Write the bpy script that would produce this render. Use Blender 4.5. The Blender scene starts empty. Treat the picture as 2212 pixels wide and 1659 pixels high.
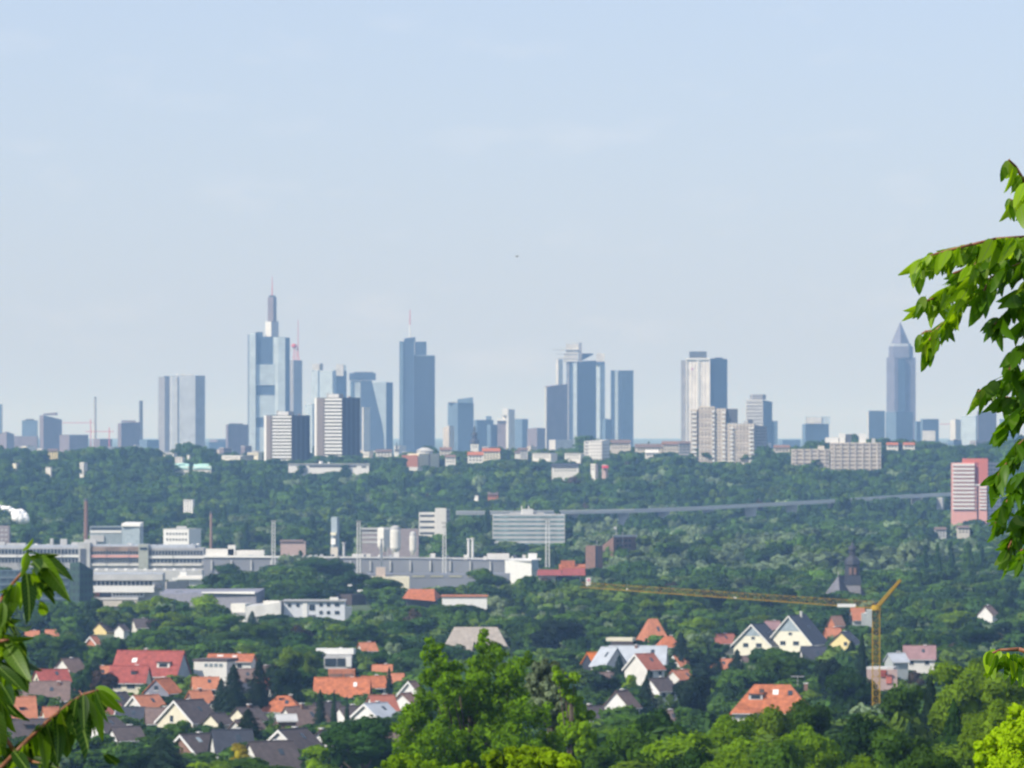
import bpy, math, random
import numpy as np

R_ = math.radians
SC = bpy.context.scene
C = SC.collection

# ---------------------------------------------------------------- camera, sky, sun, exposure
F = 2212 / (2 * math.tan(R_(5.0)))      # focal length in units of a 2212 px wide frame
HY, CX, CY = 948.0, 1106.0, 829.5       # eye level and frame centre
cam = bpy.data.cameras.new('camera')
cam.sensor_width = 36
cam.lens = 18 / math.tan(R_(5.0))
cam.clip_start = 0.5
cam.clip_end = 200000
cam.dof.use_dof = True
cam.dof.focus_distance = 28
cam.dof.aperture_fstop = 18
camo = bpy.data.objects.new('camera', cam)
C.objects.link(camo)
camo.location = (0, 0, 0)
camo.rotation_euler = (R_(90) + math.atan((HY - CY) / F), 0, 0)
SC.camera = camo

SUN_EL, SUN_AZ = R_(42), R_(-131)       # azimuth from +Y towards +X; the sun stands behind and left
sdir = (math.sin(SUN_AZ) * math.cos(SUN_EL), math.cos(SUN_AZ) * math.cos(SUN_EL), math.sin(SUN_EL))
sun = bpy.data.lights.new('sun', 'SUN')
sun.energy = 4.2
sun.angle = R_(0.55)
sun.color = (1.0, 0.95, 0.86)
suno = bpy.data.objects.new('sun', sun)
C.objects.link(suno)
from mathutils import Vector, Matrix, Euler
suno.rotation_euler = Vector(sdir).to_track_quat('Z', 'Y').to_euler()

w = bpy.data.worlds.new('World')
SC.world = w
w.use_nodes = True
wn, wl = w.node_tree.nodes, w.node_tree.links
wn.clear()
wo = wn.new('ShaderNodeOutputWorld')
bg = wn.new('ShaderNodeBackground')
sky = wn.new('ShaderNodeTexSky')
sky.sky_type = 'NISHITA'
sky.sun_disc = False
sky.sun_elevation = SUN_EL
sky.sun_rotation = SUN_AZ
sky.altitude = 200
sky.air_density = 1.0
sky.dust_density = 0.9
sky.ozone_density = 2.6
tc = wn.new('ShaderNodeTexCoord')
mp = wn.new('ShaderNodeMapping')
mp.inputs['Scale'].default_value = (22, 22, 70)
nz = wn.new('ShaderNodeTexNoise')
nz.inputs['Scale'].default_value = 1.6
nz.inputs['Detail'].default_value = 5
nz.inputs['Roughness'].default_value = 0.55
mr = wn.new('ShaderNodeMapRange')
mr.inputs['From Min'].default_value = 0.55
mr.inputs['From Max'].default_value = 0.80
mr.inputs['To Max'].default_value = 0.17
mx = wn.new('ShaderNodeMix')
mx.data_type = 'RGBA'
mx.inputs['B'].default_value = (7.6, 7.4, 7.7, 1)
tint = wn.new('ShaderNodeMix')
tint.data_type = 'RGBA'
tint.blend_type = 'MULTIPLY'
tint.inputs['Factor'].default_value = 1
tint.inputs['B'].default_value = (0.84, 0.885, 1.10, 1)
wl.new(tc.outputs['Generated'], mp.inputs['Vector'])
wl.new(mp.outputs['Vector'], nz.inputs['Vector'])
wl.new(nz.outputs['Fac'], mr.inputs['Value'])
wl.new(mr.outputs['Result'], mx.inputs['Factor'])
veil = wn.new('ShaderNodeMix')                # thin even veil of high haze over the blue
veil.data_type = 'RGBA'
veil.inputs['Factor'].default_value = 0.55
veil.inputs['B'].default_value = (4.15, 4.70, 5.95, 1)
wl.new(sky.outputs['Color'], tint.inputs['A'])
wl.new(tint.outputs['Result'], veil.inputs['A'])
wl.new(veil.outputs['Result'], mx.inputs['A'])
wl.new(mx.outputs['Result'], bg.inputs['Color'])
bg.inputs['Strength'].default_value = 0.122
wl.new(bg.outputs['Background'], wo.inputs['Surface'])

SC.view_settings.view_transform = 'Standard'
SC.view_settings.look = 'None'
SC.view_settings.exposure = 0.24
SC.view_settings.gamma = 1
SC.view_settings.use_curve_mapping = False
SC.render.engine = 'CYCLES'
SC.cycles.max_bounces = 5
SC.cycles.diffuse_bounces = 2
SC.cycles.glossy_bounces = 2
SC.cycles.transmission_bounces = 2
SC.cycles.volume_bounces = 2
SC.cycles.use_denoising = True
SC.cycles.filter_width = 1.7

# ---------------------------------------------------------------- helpers
def W(x, y, d):
    """photo position (2212 px frame) at distance d -> world point"""
    return Vector(((x - CX) * d / F, d, (HY - y) * d / F))

_pd = [-60000, 0, 30, 100, 200, 400, 700, 1000, 1400, 1700, 2100, 2600, 3400, 4200, 4450, 4800, 5300, 5800, 6300, 8000, 10000, 14000, 25000, 38000, 70000]
_pz = [-1.7, -1.7, -4.4, -11, -19, -32, -46, -58, -72, -74, -76, -78, -79, -78, -76, -64, -41, -28, -27, -36, -44, -36, -8, 2, 4]
def zg(x, d):
    z = float(np.interp(d, _pd, _pz))
    t = max(0.0, min(1.0, (d - 4200) / 1400)) * max(0.0, min(1.0, (9000 - d) / 2500))
    u = x / max(d, 1.0) * F + CX                                  # where it shows across the frame
    z += t * float(np.interp(u, [-600, 0, 500, 900, 1300, 1650, 1900, 2212, 2900], [-3, -3, -1, 0, 1, 5, 8, 11, 12]))
    z += t * 2.0 * math.sin(x * 0.011) + t * 1.5 * math.sin(x * 0.027 + d * 0.004)
    return z
def gy(x, d):
    return HY - zg((x - CX) * d / F, d) * F / d
def dg(y):
    """distance at which the ground shows at height y in the frame"""
    lo, hi = 150.0, 5600.0
    for _ in range(40):
        m = (lo + hi) / 2
        if gy(CX, m) > y: lo = m
        else: hi = m
    return lo

_mats = {}
def nodes(name):
    m = bpy.data.materials.new(name)
    m.use_nodes = True
    nt = m.node_tree
    b = nt.nodes['Principled BSDF']
    return m, nt, b
def plain(name, col, rough=0.8, var=0.12, scale=0.6, metal=0.0, spec=0.3, bump=0.0):
    if name in _mats: return _mats[name]
    m, nt, b = nodes(name)
    N, L = nt.nodes, nt.links
    t = N.new('ShaderNodeTexCoord')
    n = N.new('ShaderNodeTexNoise'); n.inputs['Scale'].default_value = scale; n.inputs['Detail'].default_value = 6
    L.new(t.outputs['Object'], n.inputs['Vector'])
    mr = N.new('ShaderNodeMapRange')
    mr.inputs['From Min'].default_value = 0.3; mr.inputs['From Max'].default_value = 0.7
    mr.inputs['To Min'].default_value = 1 - var; mr.inputs['To Max'].default_value = 1 + var
    L.new(n.outputs['Fac'], mr.inputs['Value'])
    v = N.new('ShaderNodeVectorMath'); v.operation = 'SCALE'
    v.inputs[0].default_value = col
    L.new(mr.outputs['Result'], v.inputs['Scale'])
    L.new(v.outputs['Vector'], b.inputs['Base Color'])
    b.inputs['Roughness'].default_value = rough
    b.inputs['Metallic'].default_value = metal
    b.inputs['Specular IOR Level'].default_value = spec
    if bump:
        bp = N.new('ShaderNodeBump'); bp.inputs['Distance'].default_value = bump
        L.new(n.outputs['Fac'], bp.inputs['Height']); L.new(bp.outputs['Normal'], b.inputs['Normal'])
    _mats[name] = m
    return m

def facade(name, wall, glass, floor=3.6, bay=3.0, rz=0.55, rx=0.7, rough=0.35, var=0.15):
    """far facade: storeys and bays of glass between wall colour, in object space"""
    if name in _mats: return _mats[name]
    m, nt, b = nodes(name)
    N, L = nt.nodes, nt.links
    t = N.new('ShaderNodeTexCoord')
    sp = N.new('ShaderNodeSeparateXYZ'); L.new(t.outputs['Object'], sp.inputs[0])
    sn = N.new('ShaderNodeSeparateXYZ'); L.new(t.outputs['Normal'], sn.inputs[0])
    def M(op, a, b_):
        q = N.new('ShaderNodeMath'); q.operation = op
        for i, s in enumerate((a, b_)):
            if s is None: continue
            if isinstance(s, (int, float)): q.inputs[i].default_value = s
            else: L.new(s, q.inputs[i])
        return q.outputs[0]
    u = M('SUBTRACT', M('MULTIPLY', sp.outputs[1], sn.outputs[0]), M('MULTIPLY', sp.outputs[0], sn.outputs[1]))
    fu = M('FRACT', M('DIVIDE', M('ADD', u, 500.3), bay), None)
    fz = M('FRACT', M('DIVIDE', sp.outputs[2], floor), None)
    msk = M('MULTIPLY', M('LESS_THAN', fu, rx), M('LESS_THAN', fz, rz))
    n = N.new('ShaderNodeTexNoise'); n.inputs['Scale'].default_value = 0.09; n.inputs['Detail'].default_value = 5
    L.new(t.outputs['Object'], n.inputs['Vector'])
    cx = N.new('ShaderNodeMix'); cx.data_type = 'RGBA'
    cx.inputs['A'].default_value = (*wall, 1); cx.inputs['B'].default_value = (*glass, 1)
    L.new(msk, cx.inputs['Factor'])
    mr = N.new('ShaderNodeMapRange')
    mr.inputs['From Min'].default_value = 0.3; mr.inputs['From Max'].default_value = 0.7
    mr.inputs['To Min'].default_value = 1 - var; mr.inputs['To Max'].default_value = 1 + var
    L.new(n.outputs['Fac'], mr.inputs['Value'])
    v = N.new('ShaderNodeVectorMath'); v.operation = 'SCALE'
    L.new(cx.outputs['Result'], v.inputs[0]); L.new(mr.outputs['Result'], v.inputs['Scale'])
    L.new(v.outputs['Vector'], b.inputs['Base Color'])
    rr = N.new('ShaderNodeMapRange')
    rr.inputs['To Min'].default_value = 0.75; rr.inputs['To Max'].default_value = rough
    L.new(msk, rr.inputs['Value']); L.new(rr.outputs['Result'], b.inputs['Roughness'])
    _mats[name] = m
    return m

def leafmat(name, col, var=0.35, trans=0.35, rnd=(.65, 1.3), scale=0.35, spec=0.08, rough=0.6, second=None):
    """foliage: patchy colour, a little different from plant to plant, lets light through"""
    if name in _mats: return _mats[name]
    m, nt, b = nodes(name)
    N, L = nt.nodes, nt.links
    g = N.new('ShaderNodeNewGeometry')
    oi = N.new('ShaderNodeObjectInfo')
    n = N.new('ShaderNodeTexNoise'); n.inputs['Scale'].default_value = scale; n.inputs['Detail'].default_value = 4
    L.new(g.outputs['Position'], n.inputs['Vector'])
    mr = N.new('ShaderNodeMapRange')
    mr.inputs['From Min'].default_value = 0.3; mr.inputs['From Max'].default_value = 0.7
    mr.inputs['To Min'].default_value = 1 - var; mr.inputs['To Max'].default_value = 1 + var
    L.new(n.outputs['Fac'], mr.inputs['Value'])
    m2 = N.new('ShaderNodeMapRange')
    m2.inputs['To Min'].default_value = rnd[0]; m2.inputs['To Max'].default_value = rnd[1]
    L.new(oi.outputs['Random'], m2.inputs['Value'])
    q = N.new('ShaderNodeMath'); q.operation = 'MULTIPLY'
    L.new(mr.outputs['Result'], q.inputs[0]); L.new(m2.outputs['Result'], q.inputs[1])
    mc = N.new('ShaderNodeMix'); mc.data_type = 'RGBA'
    mc.inputs['A'].default_value = (*col, 1)
    mc.inputs['B'].default_value = (*(second or (col[0] * 1.35, col[1] * 1.12, col[2] * 0.8)), 1)
    L.new(n.outputs['Fac'], mc.inputs['Factor'])
    v = N.new('ShaderNodeVectorMath'); v.operation = 'SCALE'
    L.new(mc.outputs['Result'], v.inputs[0]); L.new(q.outputs[0], v.inputs['Scale'])
    L.new(v.outputs['Vector'], b.inputs['Base Color'])
    b.inputs['Roughness'].default_value = rough
    b.inputs['Specular IOR Level'].default_value = spec
    tr = N.new('ShaderNodeBsdfTranslucent')
    v2 = N.new('ShaderNodeVectorMath'); v2.operation = 'MULTIPLY'
    L.new(v.outputs['Vector'], v2.inputs[0]); v2.inputs[1].default_value = (1.5, 1.45, 0.7)
    L.new(v2.outputs['Vector'], tr.inputs['Color'])
    ms = N.new('ShaderNodeMixShader'); ms.inputs[0].default_value = trans
    L.new(b.outputs[0], ms.inputs[1]); L.new(tr.outputs[0], ms.inputs[2])
    L.new(ms.outputs[0], N['Material Output'].inputs['Surface'])
    _mats[name] = m
    return m

def mesh_obj(name, verts, faces, mats, parent=None, loc=None, mi=None, smooth=False):
    me = bpy.data.meshes.new(name)
    me.from_pydata(verts, [], faces)
    for m in (mats if isinstance(mats, (list, tuple)) else [mats]): me.materials.append(m)
    if mi is not None: me.polygons.foreach_set('material_index', mi)
    if smooth: me.polygons.foreach_set('use_smooth', [True] * len(me.polygons))
    me.update()
    o = bpy.data.objects.new(name, me)
    C.objects.link(o)
    if parent: o.parent = parent
    if loc is not None: o.location = loc
    return o

def tag(o, label=None, cat=None, group=None, kind=None):
    if label: o['label'] = label
    if cat: o['category'] = cat
    if group: o['group'] = group
    if kind: o['kind'] = kind
    return o

def empty(name, loc, label, cat, group=None, rz=0.0):
    o = bpy.data.objects.new(name, None)
    C.objects.link(o)
    o.location = loc
    o.rotation_euler = (0, 0, rz)
    o.empty_display_size = 1
    return tag(o, label, cat, group)

class MB:
    """collects shapes for one mesh"""
    def __init__(s): s.v, s.f = [], []
    def add(s, vs, fs):
        k = len(s.v)
        s.v += [tuple(p) for p in vs]
        s.f += [tuple(i + k for i in q) for q in fs]
        return s
    def box(s, x0, x1, y0, y1, z0, z1):
        return s.add([(x0, y0, z0), (x1, y0, z0), (x1, y1, z0), (x0, y1, z0), (x0, y0, z1), (x1, y0, z1), (x1, y1, z1), (x0, y1, z1)],
                     [(0, 3, 2, 1), (4, 5, 6, 7), (0, 1, 5, 4), (1, 2, 6, 5), (2, 3, 7, 6), (3, 0, 4, 7)])
    def prism(s, pts, z0, z1, top=None):
        n = len(pts); tp = top or pts
        zt = z1 if isinstance(z1, (list, tuple)) else [z1] * n
        return s.add([(p[0], p[1], z0) for p in pts] + [(p[0], p[1], z) for p, z in zip(tp, zt)],
                     [tuple(range(n - 1, -1, -1)), tuple(range(n, 2 * n))] + [(i, (i + 1) % n, n + (i + 1) % n, n + i) for i in range(n)])
    def rod(s, a, b, r, r2=None, n=4):
        a, b = Vector(a), Vector(b); d = (b - a).normalized()
        q = d.to_track_quat('Z', 'Y'); r2 = r if r2 is None else r2
        vs = [a + q @ Vector((math.cos(t) * r, math.sin(t) * r, 0)) for t in [2 * math.pi * (i + .5) / n for i in range(n)]]
        vs += [b + q @ Vector((math.cos(t) * r2, math.sin(t) * r2, 0)) for t in [2 * math.pi * (i + .5) / n for i in range(n)]]
        return s.add(vs, [tuple(range(n - 1, -1, -1)), tuple(range(n, 2 * n))] + [(i, (i + 1) % n, n + (i + 1) % n, n + i) for i in range(n)])
    def lathe(s, prof, cx=0, cy=0, n=12):
        vs = [(cx + math.cos(2 * math.pi * i / n) * r, cy + math.sin(2 * math.pi * i / n) * r, z) for r, z in prof for i in range(n)]
        m = len(prof)
        fs = [(j * n + i, j * n + (i + 1) % n, (j + 1) * n + (i + 1) % n, (j + 1) * n + i) for j in range(m - 1) for i in range(n)]
        fs += [tuple(range(n - 1, -1, -1)), tuple((m - 1) * n + i for i in range(n))]
        return s.add(vs, fs)
    def obj(s, name, mat, parent=None, smooth=False): return mesh_obj(name, s.v, s.f, mat, parent, smooth=smooth)

PROT = []          # (x0, y0, x1, y1, d): windows through which a building must stay visible
LMK = []           # landmarks (x, y, phrase)
def protect(x0, y0, x1, y1, d): PROT.append((x0, y0, x1, y1, d))

class Bld:
    """a building from a footprint given as (frame x, metres behind d); z positions as frame heights"""
    def __init__(s, name, label, cat, fp, yt, d, mat, yb=None, group=None, part='wall', lm=None, prot=True, slope=None):
        s.d = d
        xs = [p[0] for p in fp]
        cx = (min(xs) + max(xs)) / 2; cyy = sum(p[1] for p in fp) / len(fp)
        s.cx = cx
        wx = (cx - CX) * d / F
        zb = zg(wx, d) - 1.0
        s.org = Vector((wx, d + cyy, zb))
        s.yc = cyy
        s.e = empty(name, s.org, label, cat, group)
        s.fp = [s.P(p) for p in fp]
        if yt is not None:
            mb = MB(); z1 = s.z(yt) if not isinstance(yt, (list, tuple)) else [s.z(q) for q in yt]
            z0 = 0 if yb is None else s.z(yb)
            mb.prism(s.fp, z0, z1)
            s.body = mb.obj(part, mat, s.e)
        top = yt if isinstance(yt, (int, float)) else (min(yt) if yt else HY)
        s.top = top
        if prot: protect(min(xs), top, max(xs), prot if not isinstance(prot, bool) else (top + max(8, (gy(cx, d) - top) * 0.6)), d)
        if lm: LMK.append((cx, top + 15, lm))
    def P(s, p):
        return ((p[0] - s.cx) * s.d / F, p[1] - s.yc)
    def z(s, y): return (HY - y) * s.d / F - s.org.z
    def vol(s, name, fp, yt, yb, mat, label=None, top=None, smooth=False):
        mb = MB()
        z1 = s.z(yt) if not isinstance(yt, (list, tuple)) else [s.z(q) for q in yt]
        mb.prism([s.P(p) for p in fp], s.z(yb) if yb is not None else 0, z1, [s.P(p) for p in top] if top else None)
        o = mb.obj(name, mat, s.e)
        if label: o['label'] = label
        return o
    def box(s, name, x0, x1, yt, yb, mat, b0=2, b1=12, label=None):
        return s.vol(name, [(x0, b0), (x1, b0), (x1, b1), (x0, b1)], yt, yb, mat, label)
    def strips(s, edge, n, t0, t1, yt, yb, frac, mat, name='window_band', proud=0.25, fp=None, parent=None, cols=1, gap=0.3):
        """n storeys (x cols) of thin boxes on one side of the footprint, shared mesh"""
        fp = fp or s.fp
        a = Vector(fp[edge]); b = Vector(fp[(edge + 1) % len(fp)])
        e = (b - a); ln = e.length; e.normalize(); nn = Vector((e.y, -e.x))
        zt, zb_ = s.z(yt), s.z(yb); st = (zt - zb_) / n
        wd = ln * (t1 - t0) / cols; fw = wd * (1 - gap) if cols > 1 else wd
        p = [(0, 0), (fw * e.x, fw * e.y)]
        q = [(-.15 * nn.x, -.15 * nn.y), (fw * e.x - .15 * nn.x, fw * e.y - .15 * nn.y), (fw * e.x + proud * nn.x, fw * e.y + proud * nn.y), (proud * nn.x, proud * nn.y)]
        mb = MB(); mb.prism(q[::-1], 0, st * frac)
        me = None
        for i in range(n):
            for c in range(cols):
                if me is None:
                    o = mb.obj(name, mat, parent or s.e); me = o.data
                else:
                    o = bpy.data.objects.new(name, me); C.objects.link(o); o.parent = parent or s.e
                k = a + e * (ln * t0 + c * wd + (wd - fw) / 2)
                o.location = (k.x, k.y, zb_ + st * i + st * (1 - frac) / 2)
        return s

def fp2(xl, xc, xr, d, a=35):
    """footprint of a box seen on its corner: left face xl..xc, right face xc..xr"""
    m = d / F; a = R_(a)
    wl_, wr = (xc - xl) * m, (xr - xc) * m
    bl, br = wl_ * math.tan(a), wr / math.tan(a)
    return [(xl, bl), (xc, 0), (xr, br), (xl + xr - xc, bl + br)]
def fp1(xl, xr, dep=18, b=0): return [(xl, b), (xr, b), (xr, b + dep), (xl, b + dep)]

# ---------------------------------------------------------------- materials
white = plain('white_render', (0.68, 0.66, 0.61), var=0.06)
whitep = plain('white_paint', (0.76, 0.75, 0.72), var=0.04, rough=0.5)
cream = plain('cream_render', (0.70, 0.65, 0.50), var=0.06)
yellow = plain('yellow_render', (0.75, 0.62, 0.30), var=0.06)
grey = plain('grey_concrete', (0.36, 0.36, 0.36), var=0.12, scale=0.2)
dgrey = plain('dark_grey_cladding', (0.10, 0.11, 0.13), var=0.2)
lgrey = plain('light_grey_concrete', (0.48, 0.48, 0.47), var=0.15, scale=0.15)
beige = plain('beige_concrete', (0.56, 0.51, 0.44), var=0.08)
brickm = plain('red_brick', (0.22, 0.13, 0.10), var=0.2, scale=0.8)
glassd = plain('window_glass', (0.04, 0.055, 0.07), rough=0.15, var=0.3, scale=0.3, spec=0.6)
slate = plain('slate', (0.045, 0.050, 0.065), var=0.25, rough=0.55, scale=1.2)
slateb = plain('weathered_dark_roof', (0.085, 0.07, 0.07), var=0.25, rough=0.8, scale=1.0)
browng = plain('lichen_brown_roof', (0.17, 0.12, 0.105), var=0.22, rough=0.9, scale=0.9)
oran = plain('orange_tiles', (0.41, 0.135, 0.06), var=0.32, rough=0.75, scale=0.9)
orap = plain('faded_orange_tiles', (0.44, 0.17, 0.09), var=0.2, rough=0.8, scale=0.9)
redt = plain('red_tiles', (0.29, 0.07, 0.055), var=0.3, rough=0.75, scale=0.9)
metalr = plain('grey_metal_roof', (0.40, 0.43, 0.47), var=0.12, rough=0.5, scale=0.4)
bluegrey = plain('blue_grey_cladding', (0.30, 0.36, 0.40), var=0.15)
teal = plain('pale_turquoise_copper', (0.42, 0.70, 0.66), var=0.08)
cranem = plain('crane_yellow', (0.40, 0.25, 0.015), var=0.1, rough=0.5)
bark = plain('bark', (0.11, 0.085, 0.065), var=0.3, scale=3)
twigm = plain('twig_bark', (0.24, 0.10, 0.05), var=0.3, scale=30, rough=0.5)
salmon = plain('salmon_render', (0.55, 0.17, 0.13), var=0.06)
pinkp = plain('pale_pink_render', (0.70, 0.36, 0.31), var=0.06)
redw = plain('red_white_mast', (0.60, 0.13, 0.12), var=0.1)
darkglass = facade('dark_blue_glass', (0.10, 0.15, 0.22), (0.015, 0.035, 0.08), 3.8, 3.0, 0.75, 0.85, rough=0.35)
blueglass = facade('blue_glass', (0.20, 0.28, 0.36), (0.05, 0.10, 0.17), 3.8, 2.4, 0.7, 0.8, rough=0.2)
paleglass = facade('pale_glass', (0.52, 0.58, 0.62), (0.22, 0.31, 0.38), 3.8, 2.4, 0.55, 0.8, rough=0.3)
silverf = facade('silver_panels', (0.50, 0.53, 0.57), (0.16, 0.21, 0.28), 3.7, 1.9, 0.42, 0.6)
purplef = facade('brown_grey_office', (0.26, 0.21, 0.22), (0.08, 0.08, 0.11), 3.6, 3.2, 0.5, 0.7)
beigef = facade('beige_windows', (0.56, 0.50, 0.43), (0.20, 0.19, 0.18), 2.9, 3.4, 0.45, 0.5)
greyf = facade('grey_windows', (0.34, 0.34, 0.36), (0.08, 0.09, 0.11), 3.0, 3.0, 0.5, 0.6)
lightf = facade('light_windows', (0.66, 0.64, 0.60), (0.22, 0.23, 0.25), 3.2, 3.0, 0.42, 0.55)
whitecol = facade('white_piers', (0.80, 0.76, 0.70), (0.42, 0.38, 0.38), 3.6, 5.0, 0.5, 0.5)
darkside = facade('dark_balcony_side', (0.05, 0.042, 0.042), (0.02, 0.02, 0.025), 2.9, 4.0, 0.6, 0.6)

# ---------------------------------------------------------------- ground and air
def build_ground():
    xs = np.concatenate([-np.geomspace(66000, 60, 46), np.linspace(-50, 50, 5), np.geomspace(60, 66000, 46)])
    ys = np.concatenate([[-66000, -20000, -4000, -800, -200, -60, 0], np.geomspace(8, 4000, 60), np.linspace(4050, 6500, 60), np.geomspace(6700, 66000, 40)])
    v, f = [], []
    for y in ys:
        for x in xs:
            v.append((x, y, zg(x, y) if y > 0 else -1.7))
    nx = len(xs)
    for j in range(len(ys) - 1):
        for i in range(nx - 1):
            f.append((j * nx + i, j * nx + i + 1, (j + 1) * nx + i + 1, (j + 1) * nx + i))
    m, nt, b = nodes('meadow_ground')
    N, L = nt.nodes, nt.links
    g = N.new('ShaderNodeNewGeometry')
    n = N.new('ShaderNodeTexNoise'); n.inputs['Scale'].default_value = 0.02; n.inputs['Detail'].default_value = 9
    L.new(g.outputs['Position'], n.inputs['Vector'])
    cr = N.new('ShaderNodeValToRGB')
    e = cr.color_ramp.elements
    e[0].position = 0.35; e[0].color = (0.035, 0.06, 0.02, 1)
    e[1].position = 0.68; e[1].color = (0.13, 0.14, 0.07, 1)
    k = e.new(0.52); k.color = (0.06, 0.10, 0.03, 1)
    L.new(n.outputs['Fac'], cr.inputs['Fac']); L.new(cr.outputs['Color'], b.inputs['Base Color'])
    b.inputs['Roughness'].default_value = 0.95
    o = mesh_obj('ground', v, f, m, smooth=True)
    tag(o, kind='structure')
build_ground()

def build_haze():
    mb = MB(); mb.box(-68000, 68000, -68000, 68000, -84, 300)
    m = bpy.data.materials.new('haze_air'); m.use_nodes = True
    N, L = m.node_tree.nodes, m.node_tree.links
    N.clear()
    out = N.new('ShaderNodeOutputMaterial'); pv = N.new('ShaderNodeVolumePrincipled')
    pv.inputs['Color'].default_value = (0.34, 0.58, 1.0, 1)
    pv.inputs['Absorption Color'].default_value = (1, 1, 1, 1)
    pv.inputs['Density'].default_value = 6.6e-5
    pv.inputs['Anisotropy'].default_value = 0.0
    L.new(pv.outputs[0], out.inputs['Volume'])
    o = mb.obj('haze', m)
    tag(o, kind='stuff')
    o['label'] = 'pale blue summer haze filling the air over the valley'
build_haze()
# ---------------------------------------------------------------- skyline, about ten kilometres away
def T(name, label, fp, yt, d, mat, lm=None, prot=960, **k):
    return Bld(name, label, 'skyscraper' if name == 'skyscraper' else 'office building', fp, yt, d, mat, lm=lm, prot=prot, **k)

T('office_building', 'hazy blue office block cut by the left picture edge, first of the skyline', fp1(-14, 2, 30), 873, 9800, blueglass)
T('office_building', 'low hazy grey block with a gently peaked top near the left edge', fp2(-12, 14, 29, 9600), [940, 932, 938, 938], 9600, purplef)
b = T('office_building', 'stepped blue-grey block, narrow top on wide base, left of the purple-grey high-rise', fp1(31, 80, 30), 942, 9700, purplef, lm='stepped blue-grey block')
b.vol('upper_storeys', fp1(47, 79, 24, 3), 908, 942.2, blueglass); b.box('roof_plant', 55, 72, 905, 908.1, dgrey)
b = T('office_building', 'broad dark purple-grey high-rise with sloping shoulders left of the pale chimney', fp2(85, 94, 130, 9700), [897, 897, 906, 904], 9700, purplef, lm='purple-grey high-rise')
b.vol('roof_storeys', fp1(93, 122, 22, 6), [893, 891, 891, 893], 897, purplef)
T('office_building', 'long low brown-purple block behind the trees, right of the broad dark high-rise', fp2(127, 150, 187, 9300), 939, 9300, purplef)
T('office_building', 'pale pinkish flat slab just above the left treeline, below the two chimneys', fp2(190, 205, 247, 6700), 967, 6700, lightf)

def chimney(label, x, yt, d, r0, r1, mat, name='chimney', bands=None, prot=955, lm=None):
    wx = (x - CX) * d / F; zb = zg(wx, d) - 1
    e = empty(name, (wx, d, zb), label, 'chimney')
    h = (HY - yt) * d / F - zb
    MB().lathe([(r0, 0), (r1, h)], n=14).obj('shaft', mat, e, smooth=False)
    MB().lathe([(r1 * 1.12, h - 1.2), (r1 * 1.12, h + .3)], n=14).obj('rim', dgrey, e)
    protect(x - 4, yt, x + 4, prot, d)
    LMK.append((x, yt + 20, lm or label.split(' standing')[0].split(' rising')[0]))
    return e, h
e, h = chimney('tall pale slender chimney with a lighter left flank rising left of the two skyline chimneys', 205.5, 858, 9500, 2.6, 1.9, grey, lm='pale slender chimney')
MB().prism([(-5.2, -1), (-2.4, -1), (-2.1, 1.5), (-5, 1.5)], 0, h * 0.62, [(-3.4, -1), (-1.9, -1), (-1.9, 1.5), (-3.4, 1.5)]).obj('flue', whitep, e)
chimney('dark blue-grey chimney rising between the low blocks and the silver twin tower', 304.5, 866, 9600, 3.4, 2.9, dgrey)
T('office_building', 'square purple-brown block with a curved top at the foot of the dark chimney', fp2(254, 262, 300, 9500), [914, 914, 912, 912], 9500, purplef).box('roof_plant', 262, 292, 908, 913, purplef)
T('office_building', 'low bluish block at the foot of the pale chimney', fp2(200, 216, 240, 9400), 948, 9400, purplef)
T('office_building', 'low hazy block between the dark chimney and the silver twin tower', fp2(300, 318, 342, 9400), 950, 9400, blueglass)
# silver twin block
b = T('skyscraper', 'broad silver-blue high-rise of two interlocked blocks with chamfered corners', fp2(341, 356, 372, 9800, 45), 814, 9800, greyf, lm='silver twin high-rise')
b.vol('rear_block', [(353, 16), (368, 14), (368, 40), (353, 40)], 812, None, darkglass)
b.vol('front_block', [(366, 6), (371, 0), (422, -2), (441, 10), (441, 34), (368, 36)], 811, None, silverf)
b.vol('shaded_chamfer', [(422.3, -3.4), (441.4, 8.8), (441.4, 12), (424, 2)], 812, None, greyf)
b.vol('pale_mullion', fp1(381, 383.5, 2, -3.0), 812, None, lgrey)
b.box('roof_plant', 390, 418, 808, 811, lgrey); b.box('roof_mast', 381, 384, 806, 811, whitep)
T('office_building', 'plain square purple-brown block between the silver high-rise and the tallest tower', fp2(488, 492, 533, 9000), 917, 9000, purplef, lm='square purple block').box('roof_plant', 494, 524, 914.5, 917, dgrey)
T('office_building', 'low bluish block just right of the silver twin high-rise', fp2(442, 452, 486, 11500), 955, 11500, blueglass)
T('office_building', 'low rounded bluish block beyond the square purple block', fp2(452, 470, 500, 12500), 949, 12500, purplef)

# tallest tower: pillars, glass panels, spire
b = Bld('skyscraper', 'tallest tower, pale pillars around blue glass with a stepped spire and antenna', 'skyscraper', fp1(535, 625, 34), None, 9800, None, prot=880, lm='tallest spired tower')
b.vol('left_pillar', [(535.5, 12), (540, 0), (552, -2), (553, 20), (540, 26)], [722, 722, 719, 717, 720], None, paleglass)
b.vol('dark_edge', [(534.6, 13), (536.6, 7), (538, 12), (536, 16)], 722, None, darkglass)
b.vol('centre_glass', fp1(552, 597, 24, 6), 727, None, darkglass)
b.vol('left_crest', fp1(552, 567, 16, 5), 717, 727.1, darkglass)
b.vol('sky_garden_panel', fp1(553, 596, 3, 4), 787, 832, paleglass)
b.vol('lower_panel', fp1(553, 596, 3, 4), 854, 902, paleglass)
b.vol('foot_panel', fp1(553, 596, 3, 4), 923, 985, paleglass)
b.vol('sloping_shoulder', [(590, 3), (600, 0), (600, 20), (590, 20)], [727, 729, 729, 727], 790, paleglass)
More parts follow.
